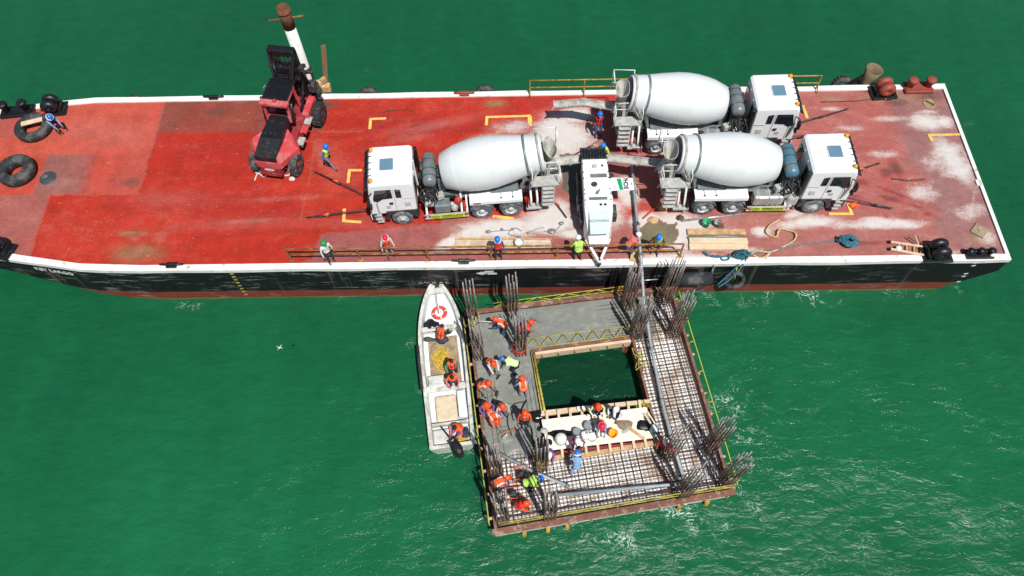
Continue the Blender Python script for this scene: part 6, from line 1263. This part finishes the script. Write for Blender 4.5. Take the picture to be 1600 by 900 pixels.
for s_, k_, ki in ((-1, 0, 0), (1, 6, 3)):
    vs3 = []
    for o_, i_ in zip(secs, secs_i): a, c = Vector(o_[k_]), Vector(i_[ki]); vs3 += [a + Vector((s_ * .03, 0, -.05)), a + Vector((s_ * .03, 0, .03)), c + Vector((0, 0, .03)), c + Vector((0, 0, -.02))]
    b.add(vs3, [(i * 4 + j, i * 4 + j + 1, i * 4 + 5 + j, i * 4 + 4 + j) for i in range(NS) for j in range(3)])
b.box((0, -LB + .06, .80), (hw_(1) * 2, .16, .10)); b.build('gunwale', M['boat_white'], bt)
for s_ in (-1, 1):
    b = MB(); b.tube([(s_ * (hw_(t) + .07), -LB * t, .80 + .42 * (1 - t) ** 2.2) for t in ([.40, .5, .6, .66] if s_ < 0 else [.26, .4, .5, .62])], .08, 8); b.build('rubbing_strake', M['old_rubber'], bt)
b = MB(); b.prism([(-.7, -LB * .33), (.7, -LB * .33), (.72, -LB * .63), (-.72, -LB * .63)], .30, .325); b.build('floor_board', M['boat_floor'], bt)
for y, d_, h_ in [(-.295, .24, .74), (-.655, .30, .62)]: b = MB(); b.box((0, LB * y, h_), (hw_(-y) * 2 - .1, d_, .08), b=.02); b.box((0, LB * y, h_ / 2 + .1), (hw_(-y) * 1.7, d_ * .5, h_ - .25)); b.build('thwart', M['boat_white'], bt)
b = MB(); b.prism([(-hw_(.10) * .8, -LB * .09), (hw_(.10) * .8, -LB * .09), (.02, -.12), (-.02, -.12)], 1.02, 1.08); b.build('foredeck', M['boat_white'], bt)
b = MB(); b.box((-.12, -LB * .77, .42), (.98, 1.25, .2), b=.08); b.box((-.36, -LB * .77, .53), (.42, 1.0, .05), b=.02); b.build('stern_locker', M['cream'], bt)
b = MB(); b.box((.62, -LB * .76, .52), (.4, 1.3, .25), b=.05); b.build('side_locker', M['boat_in'], bt)
b = MB(); b.box((0, -LB * .865, .58), (1.65, .1, .3)); b.box((-.45, -LB * .93, .5), (.75, .7, .2), b=.08); b.box((.4, -LB * .93, .4), (.8, .7, .1)); b.build('stern_bench', M['boat_white'], bt)
b = MB(); b.tube([(-.05, -.3, 1.1), (-.04, -LB * .14, .95), (-.02, -LB * .2, .7)], .018, 5); b.box((.05, -.32, 1.12), (.18, .3, .06), b=.02); b.build('bow_line', M['dark_steel'], bt)
b = MB(); b.box((-.45, -LB * .615, .55), (.72, .55, .36), b=.04); c_ = b.build('cooler', M['boat_white']); c_.matrix_world = bt.matrix_world; 
Mbt = Matrix.Translation(bt.location) @ Matrix.Rotation(bt.rotation_euler.z, 4, 'Z'); c_.data.transform(Mbt); tag(c_, 'white cooler box on the rear thwart of the skiff', 'cooler box')
om = thing('outboard_motor', 'black outboard motor tilted on the skiff stern', 'outboard motor', Mbt @ Vector((.12, -LB - .02, .95)), bt.rotation_euler.z + R(25))
b = MB(); b.loft([[(.0 + x * k, y - .1, z) for x, y, z in [(-.1, -.35, 0), (.1, -.35, 0), (.2, 0, 0), (.14, .32, 0), (-.14, .32, 0), (-.2, 0, 0)]] for k, z in [(1, 0)]] and [[(x * k, y * k - .12, z) for x, y in [(-.10, -.42), (.10, -.42), (.21, -.1), (.17, .3), (-.17, .3), (-.21, -.1)]] for k, z in [(.9, -.1), (1, .0), (1, .22), (.75, .34), (.4, .37)]], sm=False); b.build('cowling', M['black'], om)
b = MB(); b.box((0, -.05, -.55), (.14, .26, .9), b=.04); b.cyl((0, -.28, -1.0), (0, .1, -1.0), .07, 12); b.box((0, -.05, -.8), (.34, .3, .03)); b.build('leg', M['black'], om)
b = MB(); b.tube([(0, .15, .1), (-.03, .45, .16), (-.08, .85, .2)], [.05, .035, .03], 8); b.build('tiller', M['black'], om)
q = MB(); q.box((0, .12, .375), (.10, .06, .012)); q.build('badge', M['alu'], om)
om.scale = (1.15, 1.15, 1.15)
def inb(x, t, z): return Mbt @ Vector((x, -LB * t, z))
b = MB(); c = inb(0.03, .20, .78); tl_ = Matrix.Translation(c) @ Matrix.Rotation(R(6), 4, 'X')
lb_ = thing('lifebuoy', 'red and white lifebuoy lying in the skiff bow', 'lifebuoy', c)
b.lathe([(.30 + .075 * math.cos(a), .06 * math.sin(a)) for a in [2 * PI * i / 12 for i in range(12)]], 32, closed=True); b.build('ring', mat('buoy_red', (.80, .05, .03), .5, 0, .1, 6), lb_)
for i in range(4): q = MB(); a0 = PI / 2 * i + .3; pts = [(.30 * math.cos(a0 + d), .30 * math.sin(a0 + d), 0) for d in (-.1, 0, .1)]; q.tube(pts, .081, 12); q.build('white_band', M['cloth_w'], lb_)
def heap(name, lab, cat, p, r_, mt, seed, sq, ry=.75):
    b = MB(); b.ell((0, 0, 0), (r_, r_ * ry, r_ * sq), 20, 14)
    for i, v in enumerate(b.v): q = Vector(v); k = 1 + .45 * noise.noise(q * (1.3 / r_) + Vector((seed * 3, 0, 0))) + .2 * noise.noise(q * (4 / r_) + Vector((seed, 0, 0))); b.v[i] = tuple(Vector((q.x * k, q.y * k, max(q.z * k, -r_ * .1))) + Vector(p))
    return tag(b.build(name, M[mt]), lab, cat)
heap('plastic_sheet', 'shiny black plastic heaped behind the skiff bow, left of the sitting person', 'plastic sheet', inb(-.42, .265, .62), .42, 'tarp', 3, .45)
heap('bag', 'olive green bag lying at the left of the skiff floor', 'bag', inb(-.62, .345, .5), .28, 'olive', 5, .5, .4)
heap('bag', 'navy blue bag on the skiff floor under the thwart', 'bag', inb(.02, .36, .48), .30, 'navy', 6, .5, .6)
def rope_pile(name, lab, c, rx, ry, mt, n_=10, seed=1, r_=.02, h=.15, parent=None):
    rn = random.Random(seed); pts = []
    for i in range(n_ * 8): a = i * .8 + rn.uniform(-.3, .3); k = rn.uniform(.05, 1); pts.append(Vector(c) + Vector((rx * k * math.cos(a), ry * k * math.sin(a), .02 + h * i / (n_ * 8) * (1.1 - k) * 2 + rn.uniform(0, .03))))
    b = MB(); b.tube(smooth_path(pts, 3), r_, 5); return tag(b.build(name, M[mt]), lab, 'rope')
rope_pile('rope_heap', 'loose heap of yellow rope on the skiff floor', inb(-.12, .47, .33), .45, .75, 'yel_rope', 16, 2, .016, .10)
rope_pile('rope_heap', 'small heap of yellow rope in the skiff stern corner', inb(.35, .955, .48), .42, .2, 'yel_rope', 8, 4, .016, .08)
t_ = thing('fuel_can', 'dark fuel can in the right stern corner of the skiff', 'fuel can', inb(.62, .925, .46), bt.rotation_euler.z); b = MB(); b.box((0, 0, .12), (.32, .42, .24), b=.05); b.build('tank', M['navy'], t_); b = MB(); b.cyl((0, .1, .24), (0, .1, .29), .05, 12); b.build('cap', M['black'], t_)

# ---------------------------------------------------------------- things lying on the deck
def tyre(name, lab, p, rO, rI, w_, rot=(0, 0, 0), mt='old_rubber', grp=None, tread=22):
    t_ = tag(bpy.data.objects.new(name, None), lab, 'tyre', grp); col.objects.link(t_); t_.location = p; t_.rotation_euler = rot
    b = MB(); k = (rO - rI) / 2; m_ = (rO + rI) / 2; prof = []
    for i in range(16): a = 2 * PI * i / 16; cx, sx = math.cos(a), math.sin(a); prof.append((m_ + k * math.copysign(abs(cx) ** .7, cx), w_ / 2 * math.copysign(abs(sx) ** .7, sx)))
    b.lathe(prof, 44, closed=True); b.build('carcass', M[mt], t_)
    if tread:
        b = MB()
        for i in range(tread):
            a = 2 * PI * i / tread
            for s_ in (-1, 1): c_, sn = math.cos(a), math.sin(a); b.bar((rO * 1.0 * c_, rO * 1.0 * sn, s_ * .02), (rO * .985 * math.cos(a + .1), rO * .985 * math.sin(a + .1), s_ * w_ * .42), .07, .05, up=(c_, sn, 0))
        b.build('tread', M[mt], t_)
tyre('big_tyre', 'huge worn tyre lying flat on the bow deck beside the round hatch', at(31, 272) + Vector((0, 0, .30)), .94, .38, .56, tread=0)
tyre('big_tyre', 'big black tyre lying near the bow with a plank across it', at(56, 203) + Vector((0, 0, .22)), .95, .45, .42, tread=0)
b = MB(); b.bar(at(33, 194, DK + .5), at(66, 186, DK + .5), .28, .05); tag(b.build('plank', M['ply']), 'short pale plank laid across the black tyre', 'plank')
b = MB(); b.ell(at(66, 178, DK + .3), (.2, .17, .15)); tag(b.build('red_float', M['red_part']), 'small red float beside the person on the tyre', 'float')
for px, lab in [(575, 'tyre fender hung on the far side, leftmost of three'), (757, 'tyre fender hung on the far side, middle one of three'), (1320, 'knobbly tyre fender hung on the far side by the stern')]:
    p = at(px, 138, DK - .28); tyre('tyre_fender', lab, (p.x, 28.85, DK - (.74 if px < 1000 else .55)), .62, .3, .35, (R(60), 0, 0), grp='tyre fenders')
for px in (235,): tyre('tyre_fender', 'tyre fender barely showing over the far bow edge', (at(205, 146).x, 28.72, DK - .75), .55, .28, .3, (R(75), 0, 0), grp='tyre fenders', tread=0)
d = Matrix(RC) @ Vector((1147 - 800, -(437 - 450), -FPX)); q_ = CAM + d * ((NY - .25) / d.y); tyre('tyre_fender', 'old tyre hung on the near side under the blue ropes', (q_.x, NY - .26, q_.z), .52, .3, .28, (R(62), 0, R(4)), grp='tyre fenders', tread=0)
b = MB(); d0 = Matrix(RC) @ Vector((1052 - 800, -(436 - 450), -FPX)); a0 = CAM + d0 * ((NY - .35) / d0.y); d1 = Matrix(RC) @ Vector((1112 - 800, -(434 - 450), -FPX)); a1 = CAM + d1 * ((NY - .35) / d1.y); a1.z = a0.z
b.cyl(a0, a1, .33, 22); b.cyl(a0 - Vector((.01, 0, 0)), a1 + Vector((.01, 0, 0)), .12, 14); tag(b.build('roll_fender', M['old_rubber']), 'thick black cylindrical fender on the near side', 'fender')
b = MB()
for i in range(9): c = Vector((at(1114, 404).x + (i % 2) * .02, NY - .10 - .02 * i, DK - .05 - i * .17)); b.tube([c + Vector((.05 * math.cos(a), 0, .11 * math.sin(a))) if i % 2 else c + Vector((0, .05 * math.cos(a), .11 * math.sin(a))) for a in [2 * PI * j / 10 for j in range(10)]], .02, 5, closed=True)
tag(b.build('chain', M['alu']), 'pale chain hanging down the near side to the black fender', 'chain')
def line(name, lab, pts, r_, mt, cat, k=4): b = MB(); b.tube(smooth_path(pts, k), r_, 6); return tag(b.build(name, M[mt]), lab, cat)
SD = lambda px, py, y=NY - .3: CAM + (Matrix(RC) @ Vector((px - 800, -(py - 450), -FPX))) * (y / (Matrix(RC) @ Vector((px - 800, -(py - 450), -FPX))).y)
rope_pile('rope_heap', 'heap of blue rope at the near rim above the hanging tyre', at(1158, 400, DK + .08), .45, .22, 'blue_rope', 10, 5, .035, .3)
line('rope', 'blue rope end looped on the rim left of the rope heap', [at(x, y, DK + .1) for x, y in [(1150, 402), (1135, 400), (1118, 402), (1104, 396), (1100, 393), (1106, 399), (1125, 400), (1128, 406), (1138, 405), (1140, 397)]], .04, 'blue_rope', 'rope')
line('rope', 'blue mooring line dropping to the water, the left one of two', [at(1160, 404, DK + .1), at(1155, 412, DK), SD(1140, 428, NY - .6), SD(1120, 446, NY - 1.0)], .035, 'blue_rope', 'rope')
line('rope', 'blue mooring line dropping to the water, the right one of two', [at(1166, 404, DK + .1), at(1162, 412, DK), SD(1145, 433, NY - .6), SD(1122, 449, NY - 1.0)], .035, 'blue_rope', 'rope')
line('rope', 'thin yellow line holding the hanging tyre', [at(1154, 408, DK), SD(1150, 425), SD(1148, 436)], .025, 'yel_rope', 'rope')
rope_pile('rope_float', 'bright blue rope knot floating on the water by the float', at(1097, 452, .1), .28, .12, 'blue', 8, 8, .035, .15)
line('rope', 'blue line floating from the knot to the top right cage', [at(1095, 453, .12), at(1080, 458, .4), at(1066, 466, 1.2)], .02, 'blue_rope', 'rope')
rp = MB(); c = at(1327, 379, DK + .05); pts = []
for i in range(64): a = i * .42; k = .38 - .27 * (i / 64); pts.append(c + Vector((k * 1.1 * math.cos(a), k * math.sin(a), .04 + .14 * ((i * .42 / 6.28) % 1) + i * .002)))
rp.tube(smooth_path(pts, 2), .05, 7); tag(rp.build('rope_coil', M['blue_rope']), 'blue green coil of thick rope on the deck near the ladder', 'rope coil')
rope_pile('rope_heap', 'blue rope lashing knot just left of the rope coil', at(1313, 375, DK + .1), .2, .16, 'blue_rope', 6, 11, .045, .2)
line('rope', 'straight grey blue rope running along the deck to the rope coil', [at(x, y, DK + .06) for x, y in [(1312, 374), (1275, 379), (1240, 384), (1200, 392), (1172, 399)]], .035, 'rope_grey', 'rope')
line('webbing_strap', 'tan webbing strap snaking over the deck near the near rim', [at(x, y, DK + z) for x, y, z in [(1218, 343, .05), (1203, 352, .1), (1197, 362, .12), (1206, 369, .05), (1214, 369, .1), (1218, 358, .18), (1232, 360, .05), (1244, 365, .15), (1240, 376, .05), (1222, 386, .04), (1203, 394, .05), (1185, 392, .15), (1174, 396, .05), (1190, 403, .06), (1203, 395, .15), (1196, 404, .05)]], .042, 'tan_strap', 'strap')
# planks by the rail
b = MB()
for i, (y0, y1) in enumerate([(359.5, 368.5)]): A = [at(1073, y0), at(1163, y0 + .3), at(1165, y1), at(1074, y1)]; b.prism([(p.x, p.y) for p in A], DK + .01, DK + .12)
tag(b.build('plank', M['timber']), 'narrow plank, the farther one of the stack right of the rail end', 'plank')
b = MB()
for y0, y1, z in [(374, 383, .16), (383.3, 392, .15)]: A = [at(1076, y0), at(1166, y0 + .5), at(1168, y1 + .5), at(1077, y1)]; b.prism([(p.x, p.y) for p in A], DK + .01, DK + z)
tag(b.build('plank_stack', M['ply']), 'pair of wide planks right of the rail end', 'planks')
pipe('grey pipe lying between the planks right of the rail end', [at(1075, 371, DK + .1), at(1130, 369, DK + .1), at(1170, 372, DK + .1)], .07, False, mt='tank_grey')
pipe('pale pipe lying along the wheels of the near right truck', [at(1065, 345, DK + .05), at(1163, 334, DK + .05)], .06, False, mt='alu')
for pxs, lab in [([(712, 373), (860, 374), (862, 390), (711, 390)], 'wide weathered boards behind the rail under the blue helmet')]:
    A = [at(*p) for p in pxs]; b = MB(); b.prism([(p.x, p.y) for p in A], DK + .01, DK + .06); tag(b.build('deck_boards', mat('weathered_board', (.50, .38, .27), .85, 0, .25, 1.5, (.62, .56, .48), .5, 1.2)), lab, 'boards')
b = MB(); b.bar(at(712, 373, DK + .09), at(862, 374, DK + .09), .07, .07); tag(b.build('batten', M['timber']), 'thin batten along the back of the weathered boards', 'batten')
b = MB(); b.bar(at(953, 320, DK + .03), at(957, 344, DK + .03), .45, .05); tag(b.build('plank', M['ply']), 'plank beside the pump under the open flap', 'plank')
b = MB(); b.bar(at(996, 393, DK + .35), at(992, 409, DK + .1), .5, .05); tag(b.build('plank', M['timber']), 'short board sloping over the rim beside the delivery pipe', 'plank')
b = MB(); b.bar(at(1073, 236, DK + .03), at(1030, 241, DK + .03), .25, .05); tag(b.build('plank', M['timber']), 'plank under the far truck near wheel', 'plank')
bucket('grey bucket on the weathered boards', 811, 383, DK + .06, .2, .3, 'steel', 'pail_white', full=.7)
bucket('green bucket by the planks under the near right truck', 1102, 352, DK, .2, .36, 'green', 'green', full=.1)
bucket('small black bucket right of the green bucket', 1119, 352, DK, .16, .28, 'tank_grey', 'black', full=.1)
for pts in [[(762, 362), (775, 360), (800, 358), (806, 356), (815, 361)], [(794, 365), (806, 370), (812, 372)], [(826, 362), (838, 357), (850, 355)]]: pass
b = MB()
for pts in [[(762, 363), (775, 361), (800, 359), (806, 356), (815, 361)], [(800, 359), (794, 365), (806, 369), (814, 371)], [(824, 363), (832, 361), (838, 358), (850, 355)], [(850, 362), (860, 361), (868, 360), (876, 352), (880, 346)]]: b.tube(smooth_path([at(x, y, DK + .04) for x, y in pts], 4), .018, 5)
for x, y, r_ in [(763, 362, .14), (784, 358, .08), (801, 358, .1), (825, 364, .08), (811, 370, .1), (862, 361, .22), (877, 349, .14)]: b.ell(at(x, y, DK + .04), (r_, r_ * .7, .07), 8, 6)
tag(b.build('cord', M['tank_grey']), 'tangled grey cord with clods lying in front of the pump', 'cord')
b = MB(); b.tube(smooth_path([at(x, y, DK + .05) for x, y in [(866, 315), (874, 325), (880, 333), (885, 340)]], 3), .045, 6); tag(b.build('hose', M['dark_steel']), 'short dark hose behind the left truck', 'hose')
line('red_hose', 'short red hose behind the left truck ladder', [at(x, y, DK + .07) for x, y in [(862, 312), (868, 317), (874, 322)]], .045, 'red_wire', 'hose')
line('grabber_bar', 'thin grey bar leaning toward the pump hopper', [at(895, 243, DK + .05), at(937, 219, DK + .9)], .025, 'dark_steel', 'bar', 1)
b = MB(); b.bar(at(1005, 341, DK + .1), at(1028, 321, DK + .1), .07, .05)
tag(b.build('red_shore', M['red_wire']), 'red painted steel prop lying right of the delivery pipe', 'prop')
for (px, py), lab, sd in [((1035, 324), 'tan sack nearer the truck ladder', 4), ((1020, 344), 'tan sack nearer the wet patch', 8)]: lump('sack', lab, 'sack', px, py, DK, .28, 'timber', seed=sd, sq=.35)
lump('rusty_hook', 'rust brown lump hanging at the foot of the near right truck ladder', 'hook', 1063, 340, DK + .1, .17, 'rust', seed=3, sq=.8)
t_ = thing('red_chock', 'small red marker lying by the yellow corner mark at the near right truck', 'chock', at(1333, 322)); b = MB(); b.box((0, 0, .08), (.4, .22, .14), R(20), .03); b.build('body', M['orange'], t_); b = MB(); b.bar((-.1, -.2, .05), (.28, .15, .16), .08); b.build('handle', M['red_part'], t_)
# wooden ladder
t_ = thing('wooden_ladder', 'pale wooden ladder lying on the deck by the near rim', 'ladder', at(1388, 383)); O = t_.location
for p, q_ in [((1390, 378), (1443, 386)), ((1390, 389), (1443, 399))]: b = MB(); b.bar(at(*p, DK + .1) - O, at(*q_, DK + .1) - O, .09, .1); b.build('stile', M['ply'], t_); b = MB(); b.box(at(*p, DK + .1) - O, (.08, .12, .12)); b.build('end_cap', M['black'], t_)
for f in (.28, .5, .72, .92): b = MB(); p = at(1390, 378, DK + .08).lerp(at(1443, 386, DK + .08), f); q_ = at(1390, 389, DK + .08).lerp(at(1443, 399, DK + .08), f); b.bar(p - O, q_ - O, .05, .05); b.build('rung', M['timber'], t_)
t_ = thing('timber_prop', 'thin timber prop beside the wooden ladder top', 'prop', at(1430, 368, DK)); O = t_.location; b = MB(); b.bar(at(1430, 368, DK + .6) - O, at(1436, 385, DK + .05) - O, .05); b.build('stick', M['ply'], t_); b = MB(); b.bar(at(1433, 368, DK + .5) - O, at(1442, 384, DK + .05) - O, .04); b.build('brace', M['timber_wet'], t_)
b = MB(); b.lathe([(0, 0), (.13, 0), (.13, .06), (0, .07)], 16, Matrix.Translation(at(1404, 388, DK + .14))); tag(b.build('white_lid', M['white_clean']), 'small white lid on the wooden ladder', 'lid')
# steel horn beyond the far edge
t_ = thing('steel_horn', 'wide rusty brown pipe mouth standing at the far edge beside the red fairlead', 'pipe horn', (at(1358, 138).x - .1, 28.75, DK - .3)); b = MB(); b.lathe([(.30, 0), (.33, .6), (.46, 1.2), (.42, 1.2), (.28, .6), (.25, 0)], 28, Matrix.Rotation(R(8), 4, 'Y')); b.build('bell', mat('horn_brown', (.20, .15, .085), .85, 0, .3, 5, (.1, .06, .04), .3, 5), t_); b = MB(); b.bar((-.9, 0, .05), (-.2, 0, .8), .12); b.box((0, 0, .05), (1.3, .5, .2)); b.build('bracket', M['black'], t_)
lump('plastic_sheet', 'crumpled black plastic on the deck below the red fairlead', 'plastic sheet', 1383, 149, DK, .5, 'tarp', seed=7, sq=.25)
for (x, y, mt, r_, lab) in [(1456, 136, 'white_clean', .1, 'small white ball beside the red mooring posts'), (1550, 398, 'ply_pale', .12, 'small pale block on the rim at the stern corner')]: b = MB(); b.ell(at(x, y, DK + .15), (r_, r_, r_)); tag(b.build('buoy' if x < 1500 else 'block', M[mt]), lab, 'float' if x < 1500 else 'block')
# lashings of the trucks
def lash(lab, a, b_, mid, red=True):
    t_ = thing('lashing_strap', lab, 'lashing', a, 0, 'lashings holding the trucks'); a, b_ = Vector(a), Vector(b_); q = MB(); q.tube([(0, 0, 0), b_ - a], .022, 5); q.tube([(.02, .05, 0), b_ - a + Vector((.02, .06, 0))], .016, 5); q.build('chain', M['dark_steel'], t_)
    q = MB(); c = (b_ - a) * mid; dd = (b_ - a).normalized(); q.tube([c - dd * .35, c + dd * .35], .05, 6); q.build('tensioner', M['dark_steel'], t_)
    if red: q = MB(); q.tube([c - dd * .1, c + dd * .22 + Vector((0, .05, .05))], .05, 6); q.bar(c, c + Vector((.2, -.12, .1)), .05, .02); q.build('red_handle', M['orange'], t_)
    q = MB(); q.tube([(.09 * math.cos(t), .07 * math.sin(t), .03) for t in [2 * PI * i / 10 for i in range(10)]], .02, 5, closed=True); q.build('deck_eye', M['rail_rust'], t_)
F1 = Vector((-7.3, 20.9, DK + .62))
lash('lashing from the left truck front to the deck, the farther of its two', at(489, 268, DK + .03), F1 + Vector((0, .25, 0)), .38); lash('lashing from the left truck front to the deck, the nearer of its two', at(476, 341, DK + .03), F1 + Vector((.1, -.4, 0)), .3)
F2 = P2 + Vector((1.5, 0, .6)); F3 = P3 + Vector((1.5, 0, .6))
lash('lashing from the far truck front to the stern deck, the farther one', at(1324, 171, DK + .03), F2 + Vector((0, .0, 0)), .35, False); lash('lashing from the far truck front running behind the near right cab', at(1290, 210, DK + .03), F2 + Vector((0, -.7, 0)), .5, False)
lash('lashing from the near right truck front, the farther one', at(1373, 256, DK + .03), F3 + Vector((0, .5, 0)), .4); lash('lashing from the near right truck front, the nearer one', at(1392, 326, DK + .03), F3 + Vector((0, -.7, 0)), .2, False)
line('loose_cable', 'long thin dark cable on the stern deck running to the black plastic', [at(x, y, DK + .03) for x, y in [(1283, 159), (1330, 158), (1370, 154), (1400, 151)]], .025, 'rust', 'cable')
line('chain', 'rusty chain lying on the stern deck in front of the near right truck', [at(x, y, DK + .04) for x, y in [(1393, 279), (1410, 281), (1421, 282), (1445, 280)]], .04, 'rust', 'chain')
line('loose_bar', 'bent dark bar on the red deck beyond the left truck, the longer one', [at(x, y, DK + .03) for x, y in [(597, 176), (605, 173), (620, 172), (638, 171), (648, 175)]], .025, 'rust', 'bar')
line('loose_bar', 'bent dark bar on the red deck beyond the left truck, the shorter one', [at(x, y, DK + .03) for x, y in [(640, 199), (645, 196), (657, 195)]], .025, 'rust', 'bar')
# ropes and chocks behind the forklift
for (x, y), lab in [((397, 258), 'timber chock behind the left rear wheel of the forklift'), ((463, 268), 'timber chock behind the right rear wheel of the forklift')]: b = MB(); b.bar(at(x, y - 3, DK + .09), at(x - 2, y + 5, DK + .09), .26, .16); tag(b.build('wheel_chock', M['ply']), lab, 'chock', 'forklift chocks')
line('rope', 'white rope with a loop lying behind the forklift, left one', [at(x, y, DK + z) for x, y, z in [(407, 248, .7), (403, 262, .1), (400, 270, .05), (410, 268, .05), (417, 272, .05), (412, 276, .05), (403, 271, .05), (398, 282, .05)]], .035, 'white_rope', 'rope')
line('strap', 'yellow strap tied to the forklift rear left', [at(x, y, DK + z) for x, y, z in [(408, 247, .8), (405, 256, .5), (403, 264, .1)]], .05, 'yellow', 'strap')
line('rope', 'white rope with a loop lying behind the forklift, right one', [at(x, y, DK + z) for x, y, z in [(448, 246, .7), (451, 262, .2), (453, 272, .05), (445, 274, .05), (443, 266, .05), (449, 264, .05), (458, 276, .05), (455, 282, .05)]], .035, 'white_rope', 'rope')
lump('rope_knot', 'frayed end of white rope behind the forklift right wheel', 'rope', 456, 279, DK, .16, 'white_rope', seed=3, sq=.4)
# red frame lying between the two right trucks
t_ = thing('barrier_frame', 'flat red steel frame on the deck between the two right trucks', 'steel frame', at(985, 236)); O = t_.location; b = MB(); C4 = [at(978, 230, DK + .05) - O, at(1005, 232, DK + .05) - O, at(1018, 243, DK + .05) - O, at(982, 242, DK + .05) - O]; b.tube(C4, .035, 6, closed=True); b.tube([(C4[0] + C4[1]) / 2, (C4[2] + C4[3]) / 2], .03, 5); b.build('tube_frame', M['fk_red'], t_)
# quadcopter over the water
dz = 6.0; t_ = thing('quadcopter', 'tiny white quadcopter hovering over the green water', 'drone', at(437, 543, dz), R(20)); t_.scale = (.62, .62, .62); b = MB(); b.box((0, 0, 0), (.16, .09, .05), b=.02); b.build('body', M['white_clean'], t_)
for sx_, sy_ in ((1, 1), (1, -1), (-1, 1), (-1, -1)):
    b = MB(); b.bar((sx_ * .05, sy_ * .03, 0), (sx_ * .14, sy_ * .12, .01), .02, .015); b.cyl((sx_ * .14, sy_ * .12, -.01), (sx_ * .14, sy_ * .12, .03), .018, 8); b.build('arm', M['white_clean'], t_)
    b = MB(); b.bar((sx_ * .14 - .06, sy_ * .12 - .02, .034), (sx_ * .14 + .06, sy_ * .12 + .02, .034), .014, .003); b.build('propeller', M['alu'], t_)
